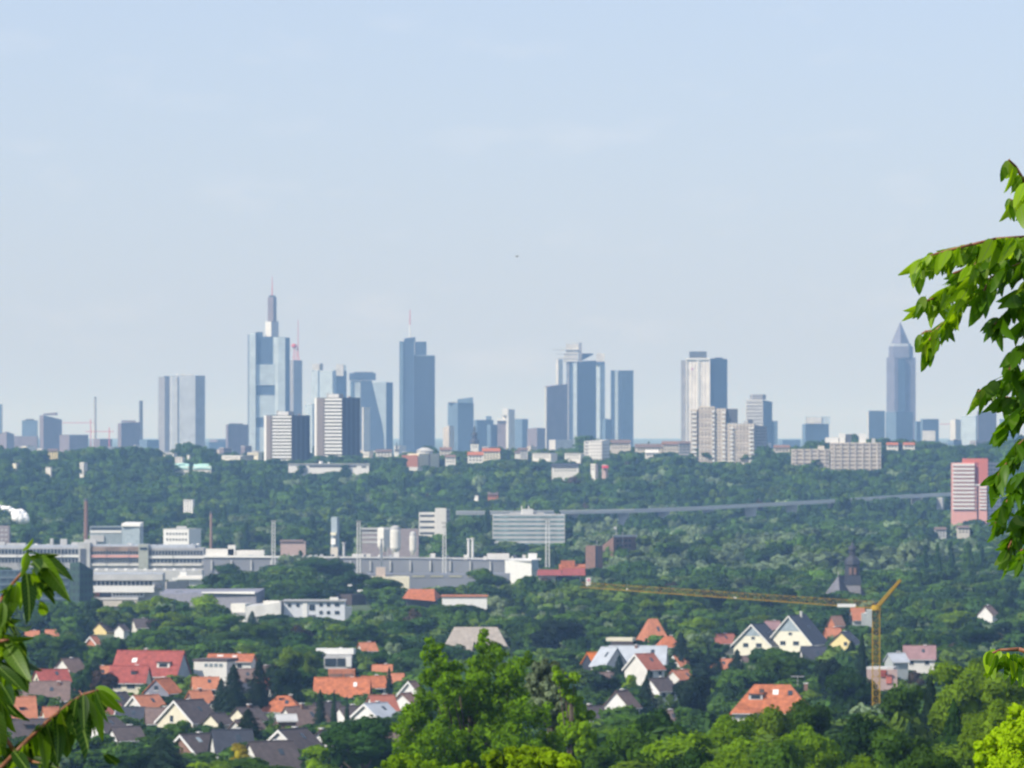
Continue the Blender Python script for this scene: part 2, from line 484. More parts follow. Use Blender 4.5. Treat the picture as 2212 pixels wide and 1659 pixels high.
b.vol('right_pillar', [(594, 2), (601, -3), (616, -3), (616, 24), (596, 24)], [730, 728, 728, 729, 730], None, paleglass)
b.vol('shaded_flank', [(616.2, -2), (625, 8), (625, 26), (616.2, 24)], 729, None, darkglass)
b.vol('spire_base', [(572, 20), (585, 16), (585, 38), (572, 38)], 694, 728, whitep)
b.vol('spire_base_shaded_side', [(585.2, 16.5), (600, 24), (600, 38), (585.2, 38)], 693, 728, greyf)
b.vol('spire_shaft', [(577, 24), (589, 19), (596, 26), (594, 36), (578, 36)], 641, 694.2, purplef)
b.vol('spire_cap', fp1(580, 593, 8, 23), 637, 641.1, dgrey)
mb = MB(); z0, z1 = b.z(638), b.z(596); px = b.P((586.5, 0))[0]
mb.rod((px, 10, z0), (px, 10, (z0 + z1) / 2), 1.1, 0.8, 6); mb.rod((px, 10, (z0 + z1) / 2), (px, 10, z1), 0.7, 0.4, 6)
mb.obj('antenna', redw, b.e)
# dark tower with red lattice mast behind
b = T('skyscraper', 'dark narrow tower with a reddish lattice mast right behind the tallest tower', fp2(623, 634, 652, 10300, 40), 778, 10300, greyf, prot=900, lm='tower with red lattice mast')
mb = MB()
for i in range(7):
    y = 778 - i * 5; x0, x1 = b.P((632 + i * .4, 0))[0], b.P((646 - i * .9, 0))[0]
    mb.rod((x0, 8, b.z(y)), (x1, 8, b.z(y - 5)), 0.5); mb.rod((x1, 8, b.z(y)), (x0, 8, b.z(y - 5)), 0.5)
    mb.rod((x0, 8, b.z(y)), (x0 + .3, 8, b.z(y - 5)), 0.55); mb.rod((x1, 8, b.z(y)), (x1 - .7, 8, b.z(y - 5)), 0.55)
mb.obj('lattice_mast', redw, b.e)
px = b.P((643, 0))[0]; MB().rod((px, 8, b.z(770)), (px, 8, b.z(690)), .8, .5, 5).obj('thin_mast', redw, b.e)
px = b.P((634, 0))[0]; MB().lathe([(1.2, b.z(752)), (4.2, b.z(749)), (4.2, b.z(744)), (1, b.z(742))], px, 6).obj('radar_drum', redw, b.e)
b.vol('pale_stair_core', fp1(628, 633, 5, 3), 785, 850, lightf)
# pale group
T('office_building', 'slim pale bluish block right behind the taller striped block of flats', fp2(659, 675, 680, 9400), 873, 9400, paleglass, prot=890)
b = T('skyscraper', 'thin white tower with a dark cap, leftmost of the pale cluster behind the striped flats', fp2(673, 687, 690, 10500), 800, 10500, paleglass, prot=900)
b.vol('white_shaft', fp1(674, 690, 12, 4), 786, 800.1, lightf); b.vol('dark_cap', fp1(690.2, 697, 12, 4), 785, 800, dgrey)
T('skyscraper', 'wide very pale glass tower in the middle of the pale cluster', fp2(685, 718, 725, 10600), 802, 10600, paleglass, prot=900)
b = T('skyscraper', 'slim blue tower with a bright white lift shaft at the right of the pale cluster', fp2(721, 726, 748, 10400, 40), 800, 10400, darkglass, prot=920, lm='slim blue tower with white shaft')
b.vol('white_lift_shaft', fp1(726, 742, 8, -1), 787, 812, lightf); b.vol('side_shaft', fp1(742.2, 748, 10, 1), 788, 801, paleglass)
# T-capped tower
b = T('skyscraper', 'blue tower with overhanging dark flat cap and a flank curving outwards downwards', fp1(756, 800, 26), 822, 9900, paleglass, prot=925, lm='tower with overhanging dark cap')
b.vol('overhanging_cap', fp1(754.5, 811, 34, -3), 806, 821, darkglass)
b.vol('cap_parapet', fp1(764, 806, 26, 0), 803.5, 806, darkglass)
mb = MB(); prof = [(803, 806), (850, 811), (880, 817), (910, 824), (940, 829), (985, 832)]
pts = [(b.P((779, 0))[0], b.z(822))] + [(b.P((x, 0))[0], b.z(y)) for y, x in [(822, 803), (850, 809), (880, 816), (910, 824), (940, 829), (985, 831)]] + [(b.P((779, 0))[0], 0)]
y0, y1 = -16.2, 6
n = len(pts)
mb.add([(x, y0, z) for x, z in pts] + [(x, y1, z) for x, z in pts], [tuple(range(n)), tuple(range(2 * n - 1, n - 1, -1))] + [(i, n + i, n + (i + 1) % n, (i + 1) % n) for i in range(n)])
mb.obj('curved_dark_flank', darkglass, b.e)
b.vol('blue_bay', fp1(757, 763, 3, -2.4), 822, 930, blueglass)
T('office_building', 'small pale block at the foot of the curved tower', fp2(782, 785, 799, 9000), 880, 9000, lightf, prot=950)
b = T('skyscraper', 'plain pale tower with dark right side, left of the big dark blue tower', fp2(804, 834, 848, 10100, 30), [827, 825, 827, 827], 10100, facade('bright_blue_grey_glass', (0.40, 0.46, 0.50), (0.16, 0.24, 0.32), 3.8, 2.4, 0.6, 0.8), prot=950, lm='plain pale tower')
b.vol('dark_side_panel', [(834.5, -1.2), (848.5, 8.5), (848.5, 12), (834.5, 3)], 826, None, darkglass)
# big dark blue tower with mast
b = T('skyscraper', 'big dark blue glass tower with stepped roof and a thin red and white mast', fp2(893, 894, 938, 9700, 20), 766, 9700, darkglass, prot=965, lm='big dark blue tower')
b.vol('square_wing', fp1(863, 894.5, 30, 1), 737, None, darkglass)
b.vol('pale_corner', [(862.6, 4), (864, -0.5), (871, -0.8), (871, 6), (864, 8)], 738, None, blueglass)
b.vol('raised_core', fp1(873, 897, 20, 4), [731, 728, 728, 730], 737.1, darkglass)
b.vol('roof_storeys', fp1(896, 921, 22, 3), 738, 766.1, darkglass)
b.vol('pale_cornice', fp1(898, 938, 2, -1.5), 767, 769, blueglass)
px = b.P((884.5, 0))[0]
MB().rod((px, 0, b.z(728)), (px, 0, b.z(700)), 1.3, 1.0, 6).obj('mast_foot', whitep, b.e)
MB().rod((px, 0, b.z(700)), (px, 0, b.z(668)), 1.0, .7, 6).obj('mast_tip', redw, b.e)
# group right of it
b = T('skyscraper', 'grey-blue high-rise of two heights left of the baroque church spire', fp2(967, 989, 1023, 9700, 30), 870, 9700, blueglass, prot=960, lm='two-height grey-blue high-rise')
b.vol('taller_half', fp1(988, 1022, 22, 8), [862, 858, 862, 862], 871, blueglass); b.box('roof_rail', 968, 986, 868, 870, grey)
T('office_building', 'narrow beige block with vertical ribs in front of the two-height high-rise', fp2(957, 970, 981, 8600), [924, 919, 921, 921], 8600, beigef, prot=965)
b = T('office_building', 'wide low blue glass block with a small roof box behind the church spire', fp2(1024, 1030, 1066, 9900), 907, 9900, blueglass, prot=965, lm='wide low blue block')
b.box('roof_box', 1050, 1062, 899, 907, blueglass)
b = T('office_building', 'pale tower with a gleaming white vertical fin and a white crossbar', fp2(1085, 1097, 1112, 9000, 35), 884, 9000, lightf, prot=965, lm='pale tower with white fin')
b.vol('white_fin', fp1(1094.5, 1098.5, 4, -4), 882, 985, whitep); b.vol('white_head', fp1(1085, 1097, 8, -4.5), 882, 897, whitep)
b.vol('left_wing', fp1(1074, 1094, 16, 2), 909, None, purplef); b.vol('white_crossbar', fp1(1073, 1094.4, 3, -1.5), 905, 909, whitep)
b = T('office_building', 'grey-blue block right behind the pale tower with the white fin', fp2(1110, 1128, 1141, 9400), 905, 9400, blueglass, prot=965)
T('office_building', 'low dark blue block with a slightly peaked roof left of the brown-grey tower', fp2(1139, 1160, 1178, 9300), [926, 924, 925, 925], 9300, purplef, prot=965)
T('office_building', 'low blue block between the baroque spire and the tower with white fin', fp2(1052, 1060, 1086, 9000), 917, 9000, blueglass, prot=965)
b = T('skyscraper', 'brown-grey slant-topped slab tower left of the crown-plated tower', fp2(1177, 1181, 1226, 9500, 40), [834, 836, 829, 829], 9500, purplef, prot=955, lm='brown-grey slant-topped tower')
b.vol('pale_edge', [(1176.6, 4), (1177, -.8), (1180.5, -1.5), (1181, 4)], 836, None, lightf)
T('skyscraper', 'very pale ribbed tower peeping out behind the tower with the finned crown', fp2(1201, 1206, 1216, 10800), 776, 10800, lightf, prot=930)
b = T('skyscraper', 'tall blue tower with a crown of white plates and a wing fin', fp2(1224, 1248, 1289, 9900, 30), [782, 782, 778, 778], 9900, darkglass, prot=925, lm='tower with finned crown')
b.vol('pale_stripe', [(1238, -.9), (1246, -3.5), (1247, -1), (1239, 2)], 784, None, paleglass)
b.vol('grey_stripe', [(1226, 8), (1229, 6.4), (1229.5, 9), (1227, 10)], 784, None, greyf)
b.vol('crown_drum', fp1(1218, 1248, 20, 4), 762, 781, lightf)
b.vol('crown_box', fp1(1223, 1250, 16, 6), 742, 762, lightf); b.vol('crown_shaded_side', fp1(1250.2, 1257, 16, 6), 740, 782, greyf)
b.vol('crown_plate', fp1(1194, 1250, 12, 3), 754.5, 756, lgrey); b.vol('crown_plate', fp1(1201, 1249, 12, 3), 764, 765.5, lgrey); b.vol('crown_plate', fp1(1203, 1249, 12, 3), 773, 775, lgrey)
mb = MB(); P_ = [(1252, 763), (1280, 763), (1283, 765), (1258, 778), (1252, 778)]
v = [(b.P((x, 0))[0], -6, b.z(y)) for x, y in P_] + [(b.P((x, 0))[0], 6, b.z(y)) for x, y in P_]
mb.add(v, [(0, 1, 2, 3, 4)[::-1], (5, 6, 7, 8, 9)] + [(i, (i + 1) % 5, 5 + (i + 1) % 5, 5 + i) for i in range(5)]); mb.obj('wing_fin', darkglass, b.e)
px = b.P((1239, 0))[0]; MB().rod((px, 4, b.z(742)), (px, 4, b.z(736)), .6).obj('antenna', whitep, b.e)
b = T('skyscraper', 'pale grey tower with light top box, right behind the crown-plated tower', fp2(1286, 1296, 1307, 10100, 40), 783, 10100, paleglass, prot=930, lm='pale box-topped tower')
b.vol('light_top_box', fp1(1288, 1306, 12, -1), 763, 781, lightf); b.vol('dark_belt', fp1(1287, 1306, 14, -2), 781, 787, darkglass)
T('office_building', 'narrow dark blue stepped block between the two tall right-hand towers', fp2(1302, 1308, 1322, 9300), [907, 904, 906, 906], 9300, blueglass, prot=945)
b = T('skyscraper', 'broad blue flat-topped tower with vertical stripes, right of the crown-plated tower', fp2(1319, 1322, 1370, 9800, 30), [800, 801, 799, 799], 9800, blueglass, prot=950, lm='striped broad blue tower')
b.vol('dark_band', fp1(1320, 1327, 2.5, -3), 800, None, darkglass); b.vol('pale_band', fp1(1328, 1335, 3, -3), 801, None, paleglass)
b.vol('dark_band', fp1(1336.5, 1342, 2.5, -3), 801, None, darkglass)
T('office_building', 'low hazy block below the tower with the finned crown', fp2(1186, 1200, 1240, 8200), 950, 8200, lightf, prot=965)

# right hand white tower
b = T('skyscraper', 'tall white double-column tower with dark cap, behind the big beige flats', fp1(1482, 1534, 26), 775, 8800, whitecol, prot=878, lm='tall white tower with dark cap')
b.vol('left_grey_wing', fp1(1472, 1481.8, 20, 5), 778, None, greyf)
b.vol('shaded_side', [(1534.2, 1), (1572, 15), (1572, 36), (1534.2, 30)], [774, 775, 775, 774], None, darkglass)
b.vol('dark_cap', fp1(1490, 1527, 18, 5), 759, 775.1, dgrey)
for x in (1482, 1505.5, 1508.5, 1531.5): b.vol('white_rib', fp1(x, x + 2.2, 1.6, -1.5), 775, None, whitep)
b.vol('white_cornice', fp1(1482, 1534, 2.2, -2.2), 773.5, 777, whitep)
b.vol('violet_roof_emblem', fp1(1493.5, 1497, .5, -.6), 795, 799, plain('violet_sign', (0.45, 0.12, 0.35)))
b.vol('notched_crest', fp1(1545, 1562, 10, 18), 772, 775.2, darkglass)
b = T('skyscraper', 'beige office high-rise with rounded roof storey, right of the big beige flats', fp1(1612, 1648, 24), 863, 8200, lightf, prot=912, lm='beige high-rise with rounded roof storey')
b.vol('roof_storey', [(1620, 8), (1626, 4), (1648, 4), (1655, 8), (1650, 18), (1624, 18)], 852, 863.1, greyf)
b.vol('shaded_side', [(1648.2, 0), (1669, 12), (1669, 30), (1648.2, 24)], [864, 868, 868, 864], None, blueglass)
b.vol('lower_wing', fp1(1668.8, 1681, 16, 14), 909, None, blueglass)
b.strips(0, 8, .04, .96, 866, 925, .38, greyf, 'window_band', .3)
b = T('office_building', 'pale hazy stepped block alone between the beige high-rise and pointed tower', fp2(1733, 1740, 1795, 9800), 916, 9800, blueglass, prot=945, lm='hazy stepped block')
b.vol('upper_storeys', fp1(1741, 1793, 22, 2), 900, 916.1, paleglass); b.vol('pale_roof_storey', fp1(1741, 1775, 6, 0), 901, 915, lightf)
T('office_building', 'low hazy block between the beige high-rise and the hazy stepped block', fp2(1682, 1690, 1732, 11500), 950, 11500, blueglass)
# pointed tower
d = 10000
b = Bld('skyscraper', 'slim tower with a pyramid point, tallest building on the right of the skyline', 'skyscraper', fp1(1916, 1979, 50), None, d, None, prot=880, lm='pointed pyramid tower')
sh = facade('pink_granite', (0.19, 0.19, 0.25), (0.08, 0.11, 0.18), 3.7, 2.4, 0.5, 0.5)
b.vol('square_shaft', [(1916, 12), (1932, 0), (1979, 10), (1965, 46), (1925, 46)], 772, None, sh)
b.vol('upper_drum', [(1921, 16), (1930, 3), (1964, 3), (1974, 16), (1964, 40), (1930, 40)], 748, 772.1, sh)
b.vol('drum_ring', [(1924, 16), (1932, 4), (1962, 4), (1970, 16), (1962, 36), (1932, 36)], 742, 748.1, silverf)
mb = MB(); c = b.P((1946.5, 20)); q = [b.P(p) for p in [(1926, 20), (1946, 4), (1967, 20), (1946, 36)]]
mb.add([(*p, b.z(742)) for p in q] + [(*c, b.z(694))], [(0, 1, 4), (1, 2, 4), (2, 3, 4), (3, 0, 4), (3, 2, 1, 0)]); mb.obj('pyramid_roof', sh, b.e)
b.vol('centre_bay', [(1940, -2), (1955, -1), (1955, 6), (1940, 6)], 775, None, darkglass)
T('office_building', 'dark blue block with a pale edge standing left of the pointed tower', fp2(1874, 1876, 1916, 9700, 30), 887, 9700, blueglass, prot=945, lm='dark blue block left of the pointed tower').vol('pale_edge', [(1873.5, 1), (1874, -1), (1876, -2), (1877, 2)], 888, None, lightf)
T('office_building', 'blue flat-topped block in front of the pointed tower', fp2(1914, 1936, 1976, 9500), 889, 9500, blueglass, prot=945)
T('office_building', 'narrow blue block touching the right foot of the pointed tower', fp2(1976, 1980, 1992, 9500), 910, 9500, blueglass, prot=945)
b = T('office_building', 'blue office block with a pale arched front, right of the pointed tower', fp2(1989, 1993, 2032, 9400), 905, 9400, blueglass, prot=950, lm='block with arched front')
b.vol('pale_front', fp1(1992, 2020, 2, -4), 930, 952, lightf)
T('office_building', 'cream stepped office block behind the right treeline', fp2(2053, 2064, 2077, 8800), [908, 905, 907, 907], 8800, lightf, prot=960)
T('office_building', 'pale blue-white block between the cream block and the leafy branch', fp2(2078, 2108, 2112, 8900), 897, 8900, paleglass, prot=960)
T('office_building', 'dark blue tower half hidden by the leafy branch, last of the skyline', fp2(2111, 2113, 2158, 9000), 888, 9000, purplef, prot=950)
T('office_building', 'hazy grey tower behind the leafy branch near the right edge', fp2(2160, 2175, 2206, 9300), 905, 9300, blueglass, prot=False)

# skyline cranes
def far_crane(label, x, yb, yt, x0, x1, d):
    wx = (x - CX) * d / F; z0 = (HY - yb) * d / F; z1 = (HY - yt) * d / F
    e = empty('tower_crane', (wx, d, zg(wx, d)), label, 'crane'); z0 = 0; z1 -= e.location.z
    MB().rod((0, 0, z0), (0, 0, z1 + 6), .9).obj('mast', redw, e)
    MB().rod(((x0 - x) * d / F, 0, z1), ((x1 - x) * d / F, 0, z1), .6).obj('jib', redw, e)
far_crane('thin hazy crane with a long level jib left of the pale chimney', 236, 960, 932, 185, 246, 8800)
far_crane('faint pink crane with a very long jib right of the dark purple high-rise', 196, 960, 913, 128, 204, 9900)
far_crane('tiny hazy crane beside the block with the arched front', 2068, 950, 916, 2030, 2076, 9600)

# ---------------------------------------------------------------- the ridge: flats, slabs, church, town on the crest
def striped_flats(label, x, yt, yb, d, n, lm):
    x0, x1, x2, x3 = x, x + (13 if n < 16 else 18), x + (60 if n < 16 else 60), x + 98
    m = d / F
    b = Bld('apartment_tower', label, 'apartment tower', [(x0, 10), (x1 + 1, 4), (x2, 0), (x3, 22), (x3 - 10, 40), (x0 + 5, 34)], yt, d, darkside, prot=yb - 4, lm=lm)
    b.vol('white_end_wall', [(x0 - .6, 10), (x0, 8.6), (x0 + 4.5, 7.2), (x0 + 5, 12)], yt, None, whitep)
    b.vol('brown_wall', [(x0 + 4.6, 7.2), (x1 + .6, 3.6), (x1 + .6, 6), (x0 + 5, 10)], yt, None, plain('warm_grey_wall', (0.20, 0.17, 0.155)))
    b.vol('brown_wall', [(x1 - 1, 4), (x1, 2.8), (x1 + 4, 2.6), (x1 + 4, 5)], yt, None, plain('warm_grey_wall', (0.20, 0.17, 0.155)))
    b.strips(1, n, 0.10, 1.0, yt, yb, 0.54, plain('bright_white_balcony', (0.84, 0.83, 0.80), var=.03), 'balcony', 1.5)
    for k in range(3):
        t = 0.2 + k * .26
        xx = x2 + (x3 - x2) * t; bb = 22 * t
        b.vol('side_pier', [(xx, bb - 1.2), (xx + 3.5, bb + .8), (xx + 3.5, bb + 3), (xx, bb + 2)], yt, None, dgrey)
    b.vol('penthouse', fp1(x0 + 29, x0 + 52, 14, 12), yt - 8, yt + .1, whitep)
    b.vol('lift_housing', fp1(x0 + 26, x0 + 32, 8, 14), yt - 10, yt + .1, grey)
    b.vol('brown_core', [(x3 - 26, 16), (x3 - 20, 16), (x3 - 20, 22), (x3 - 26, 22)], yt - 3, yt + .1, purplef)
    b.vol('penthouse_shaded_side', fp1(x0 + 52.3, x0 + 62, 12, 14), yt - 8.5, yt + .1, dgrey)
    b.vol('flue', fp1(x0 + 37, x0 + 39.5, 3, 14), yt - 12, yt - 7.9, lgrey)
    return b
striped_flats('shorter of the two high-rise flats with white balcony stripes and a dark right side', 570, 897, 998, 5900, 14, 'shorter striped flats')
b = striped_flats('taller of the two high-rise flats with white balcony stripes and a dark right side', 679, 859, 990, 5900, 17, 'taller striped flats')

def small_spire(label, x, yt, yb, d, wid, dark, wall, name='church_tower', lm=None):
    wx = (x - CX) * d / F; m = d / F
    zb = zg(wx, d) - 1; e = empty(name, (wx, d, zb), label, 'church')
    Z = lambda y: (HY - y) * m - zb
    r = wid * m / 2
    h = yb - yt
    MB().box(-r, r, -r, r, 0, Z(yt + h * .72)).obj('tower_wall', wall, e)
    for dx in (-.45, .25): MB().box(r * dx, r * (dx + .25), -r - .15, -r + .1, Z(yt + h * .86), Z(yt + h * .78)).obj('belfry_window', dgrey, e)
    pr = [(r * 1.15, yt + h * .72), (r * 1.28, yt + h * .66), (r * 1.1, yt + h * .56), (r * .62, yt + h * .50), (r * .58, yt + h * .42), (r * .78, yt + h * .38), (r * .62, yt + h * .29), (r * .30, yt + h * .24), (r * .28, yt + h * .17), (r * .4, yt + h * .15), (r * .2, yt + h * .08), (.15, yt)]
    MB().lathe([(a, Z(y)) for a, y in pr], n=8).obj('onion_spire', dark, e)
    protect(x - wid * .7, yt, x + wid * .7, yb - 2, d)
    if lm: LMK.append((x, yt + 20, lm))
small_spire('dark baroque church spire with white base standing on the ridge between the towers', 1025, 919, 975, 6500, 17, slate, white, lm='baroque spire on the ridge')
small_spire('tiny white church tower with dark cap below the big dark blue tower', 857, 955, 984, 6300, 8, dgrey, whitep, lm='tiny white church tower')

# big beige flats
d = 5700
b = Bld('apartment_tower', 'big beige stepped flats with a striped left column before the tall white tower', 'apartment tower', fp1(1509, 1629, 20), None, d, None, prot=996, lm='big beige stepped flats')
b.vol('left_column', fp1(1493, 1506, 18, 3), 884, None, beigef)
b.vol('dark_recess', fp1(1505.8, 1509.4, 14, 6), 884, None, dgrey)
b.vol('tall_section', fp1(1509.2, 1544, 20, 0), 878, None, beigef)
b.vol('middle_section', fp1(1544.2, 1568, 20, 1.2), 882, None, beigef)
b.vol('dark_roof_tower', fp1(1569, 1594, 14, 4), 883, 914, dgrey)
b.vol('low_section', fp1(1568.2, 1629, 20, .6), 915, None, beigef)
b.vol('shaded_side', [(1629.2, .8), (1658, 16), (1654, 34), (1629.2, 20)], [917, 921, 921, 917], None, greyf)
b.vol('roof_plant', fp1(1608, 1616, 8, 5), 909, 915.1, lgrey); b.vol('roof_plant', fp1(1617, 1627, 8, 5), 906, 915.1, dgrey)
for x0, x1, ya, n, nm in ((1494, 1504.6, 886, 12, 'striped_balcony'), (1538, 1543.4, 884, 12, 'balcony'), (1560, 1566.5, 886, 12, 'balcony'), (1577, 1584, 920, 9, 'balcony'), (1617.5, 1628.2, 920, 9, 'balcony')):
    fp_ = [b.P(p) for p in ((x0, -.8 if x0 > 1500 else 2.6), (x1, -.8 if x0 > 1500 else 2.6), (x1, 4), (x0, 4))]
    b.strips(0, n, 0, 1, ya, 1000, .42, whitep, nm, .9, fp=fp_)
fp_ = [b.P(p) for p in ((1510, 0), (1537, 0), (1537, 5), (1510, 5))]
b.strips(0, 12, 0, 1, 884, 1000, .38, plain('sill_band', (0.44, 0.38, 0.33)), 'window_band', .2, fp=fp_)
fp_ = [b.P(p) for p in ((1585, .6), (1616, .6), (1616, 5), (1585, 5))]
b.strips(0, 9, 0, 1, 920, 1000, .38, plain('sill_band', (0.44, 0.38, 0.33)), 'window_band', .2, fp=fp_)
# beige slabs right
def slab(label, x0, x1, yt, yb, d, n, cols, lm=None, bx=()):
    b = Bld('apartment_block', label, 'apartment block', fp1(x0, x1, 16), yt, d, beige, prot=yb, lm=lm)
    b.strips(0, n, .01, .99, yt + 1, yb + 6, .45, plain('loggia_shadow', (0.22, 0.19, 0.17)), 'loggia_row', .15)
    for i in range(cols):
        xx = x0 + (x1 - x0) * (i + .5) / cols
        b.vol('stair_bay', fp1(xx - 2, xx + 2, 2, -.8), yt, None, beigef)
    for (a, c, y, m) in bx: b.vol('roof_box', fp1(a, c, 9, 3), y, yt + .1, m)
    return b
slab('lower of the two long beige slab blocks on the right ridge, standing left', 1711, 1791, 970, 1000, 5300, 4, 5, 'lower beige slab', [(1768, 1781, 963, beige)])
slab('taller long beige slab block on the right ridge with white boxes on its roof', 1794, 1903, 956, 1012, 5300, 7, 7, 'taller beige slab', [(1784, 1812, 945, whitep), (1814, 1826, 936, whitep), (1828, 1840, 938, dgrey), (1857, 1871, 936, whitep), (1884, 1891, 947, lgrey)])
b = Bld('community_hall', 'long low white flat-roofed building in front of the striped flats', 'building', fp1(623, 797, 20), 1003, 5300, whitep, prot=1014, lm='long low white building')
b.vol('roof_edge', fp1(622, 798, 22, -1), 1001.5, 1003, lgrey)
b.vol('window_band', fp1(668, 770, 1, -.4), 1005.5, 1009, dgrey); b.vol('window', fp1(781, 791, 1, -.4), 1007, 1010, glassd)
b.vol('roof_dome', [(689, 4), (693, 2), (697, 4), (697, 8), (689, 8)], 996, 1001.6, whitep); b.vol('roof_box', fp1(708, 711, 3, 4), 998, 1001.6, whitep)
for lab, x0, x1 in (('left of two pale turquoise curved roofs above the left treeline', 376, 407), ('right of two pale turquoise curved roofs above the left treeline', 417, 456)):
    b = Bld('hall', lab, 'hall', fp1(x0, x1, 14), 1008, 5500, white, prot=1014, lm='turquoise curved roof' if x0 > 400 else None)
    mb = MB(); n = 9
    P = [(b.P((x0 + (x1 - x0) * i / n, 0))[0], b.z(1002 + 4 * abs(i / n - .5) * (1 if i else 1) ** 2)) for i in range(n + 1)]
    zz = b.z(1013)
    mb.add([(x, -8, z - 3.2) for x, z in P] + [(x, 9, z + .8) for x, z in P], [(i, i + 1, n + 2 + i, n + 1 + i) for i in range(n)])
    mb.add([(x, -8, z - 3.2) for x, z in P] + [(x, -8, z - 4.2) for x, z in P], [(i + n + 1, i + n + 2, i + 1, i) for i in range(n)])
    mb.obj('curved_roof', teal, b.e)
b = Bld('apartment_house', 'orange and cream apartment house with grey roof pavilion below the big blue tower', 'apartment house', fp2(880, 905, 948, 5700, 40), 980, 5700, cream, prot=1003, lm='orange and cream house on the ridge')
b.vol('orange_wing', fp1(868, 902, 8, -2), 983, None, orap); b.strips(0, 4, .05, .9, 982, 1006, .4, whitep, 'balcony', .8)
MB().lathe([(8, b.z(980)), (8, b.z(974)), (9, b.z(974)), (3, b.z(967))], b.P((917, 0))[0], 4).obj('roof_pavilion', lgrey, b.e)
b.vol('dark_stripe', [(926, -1), (929, .5), (929, 3), (926, 2)], 980, None, brickm)
b = Bld('apartment_house', 'white block of flats with small balconies below the tower with the finned crown', 'apartment house', fp2(1262, 1300, 1317, 5500, 25), [953, 952, 949, 953], 5500, lightf, prot=990, lm='white flats on the ridge')
b.strips(1, 5, .1, .95, 953, 990, .5, whitep, 'balcony', .8); b.strips(0, 5, .05, .25, 953, 990, .45, greyf, 'window_band', .2)
CREST = [  # label, kind, x0, x1, yt, yb, d, wall, roof
 ('white terrace row left of the white flats, its left half', 1150, 1204, 980, 990, 5500, white, None),
 ('white terrace row left of the white flats, its right half', 1220, 1264, 980, 992, 5500, white, None),
 ('white houses in trees below the white terrace rows', 1192, 1250, 1008, 1019, 5000, white, slate),
 ('small white house with dark roof left of the terrace rows', 1112, 1124, 978, 990, 5600, white, browng),
 ('cream house with red roof right of the church spire', 1042, 1080, 975, 992, 5700, cream, oran),
 ('small house with bright orange roof below the church spire', 1010, 1044, 983, 997, 5600, white, oran),
 ('grey-white house with red roof left of the church spire trees', 962, 984, 987, 1000, 5600, white, brickm),
 ('pale house with steep gable just right of the ridge spire trees', 1118, 1140, 972, 990, 5700, lgrey, browng),
 ('white house with a white gable and brown neighbours right of the white flats', 1394, 1422, 978, 986, 5600, white, white),
 ('long brown-roofed house behind the white gable on the ridge', 1372, 1432, 966, 975, 5900, beige, browng),
 ('brown-red roofed house left of the tall white tower', 1430, 1476, 960, 974, 5900, beige, brickm),
 ('dark-roofed house just left of the big beige flats', 1466, 1492, 958, 980, 5800, greyf, browng),
 ('brown-roofed house right of the white flats', 1318, 1362, 957, 970, 5900, beige, browng),
 ('red-roofed house behind trees right of the big beige flats', 1672, 1706, 967, 976, 5900, beige, brickm),
 ('orange-roofed house on the ridge below the pointed tower', 1916, 1940, 961, 968, 5700, white, oran),
 ('second orange-roofed house on the ridge, right below the pointed tower', 1952, 1976, 961, 968, 5700, white, oran),
 ('narrow white house end glowing in the left treeline', 172, 188, 1000, 1026, 5300, white, None),
 ('small cream house in the treeline near the left edge', 27, 40, 1002, 1016, 5300, cream, None),
 ('yellowish house on the ridge below the purple-grey high-rise', 103, 124, 974, 990, 5900, yellow, browng),
 ('small white house sunk in the left treeline', 98, 112, 1010, 1018, 5200, white, None),
 ('flat white building above the treeline left of the turquoise roofs', 352, 382, 978, 984, 6100, white, None),
 ('long flat white roof above the treeline right of the turquoise roofs', 478, 546, 985, 991, 5900, white, None),
 ('white cube house above the left turquoise roof', 378, 398, 988, 1000, 5700, white, None),
 ('tiny white house above the right turquoise roof', 404, 412, 984, 992, 5800, white, None),
 ('flat white building between the square purple block and the striped flats', 534, 566, 978, 986, 6100, cream, None),
 ('white low building right of the taller striped flats', 784, 806, 977, 986, 6000, white, None),
 ('pale building strip left of the tiny white church tower', 812, 846, 976, 986, 6000, white, browng),
 ('brown-red house right of the orange and cream house', 950, 975, 972, 984, 6000, beige, brickm),
 ('small house on the ridge with a bright red awning', 1300, 1314, 1005, 1012, 5000, plain('rosy_wall', (0.45, 0.33, 0.30)), None),
 ('little white house next to the bright red awning', 1276, 1292, 1003, 1016, 5000, white, None),
 ('white sunlit flat house at the edge of the wood above the white office tower', 1024, 1034, 1071, 1076, 4900, whitep, None),
 ('small faded pink house in the wood right of the white sunlit house', 1054, 1076, 1068, 1076, 4900, orap, browng),
 ('pale house above the trees right of the taller striped flats', 884, 912, 1010, 1014, 5300, white, None),
 ('white villa with flat terraces in the middle of the left wood', 396, 420, 1080, 1106, 4700, whitep, None),
 ('pale small house in the wood near the bridge right end', 2024, 2040, 1076, 1096, 4600, lgrey, None),
 ('greyish house with a gable low in the right wood', 2020, 2044, 1144, 1160, 4000, lgrey, browng),
 ('house with reddish walls low in the right wood near the leafy branch', 2068, 2094, 1140, 1152, 4000, beige, browng),
]
rng = random.Random(5)
def gable(b, x0, x1, ye, yr, dep, mat, yoff=-1, name='roof'):
    m = b.d / F
    X0, X1 = b.P((x0, 0))[0], b.P((x1, 0))[0]; Y0 = b.P((0, yoff))[1]; Y1 = Y0 + dep + 2
    ze, zr = b.z(ye), b.z(yr)
    v = [(X0, Y0, ze), (X1, Y0, ze), (X1, Y1, ze), (X0, Y1, ze), (X0 + .3, (Y0 + Y1) / 2, zr), (X1 - .3, (Y0 + Y1) / 2, zr)]
    return mesh_obj(name, v, [(0, 1, 5, 4), (2, 3, 4, 5), (1, 2, 5), (3, 0, 4), (3, 2, 1, 0)], mat, b.e)
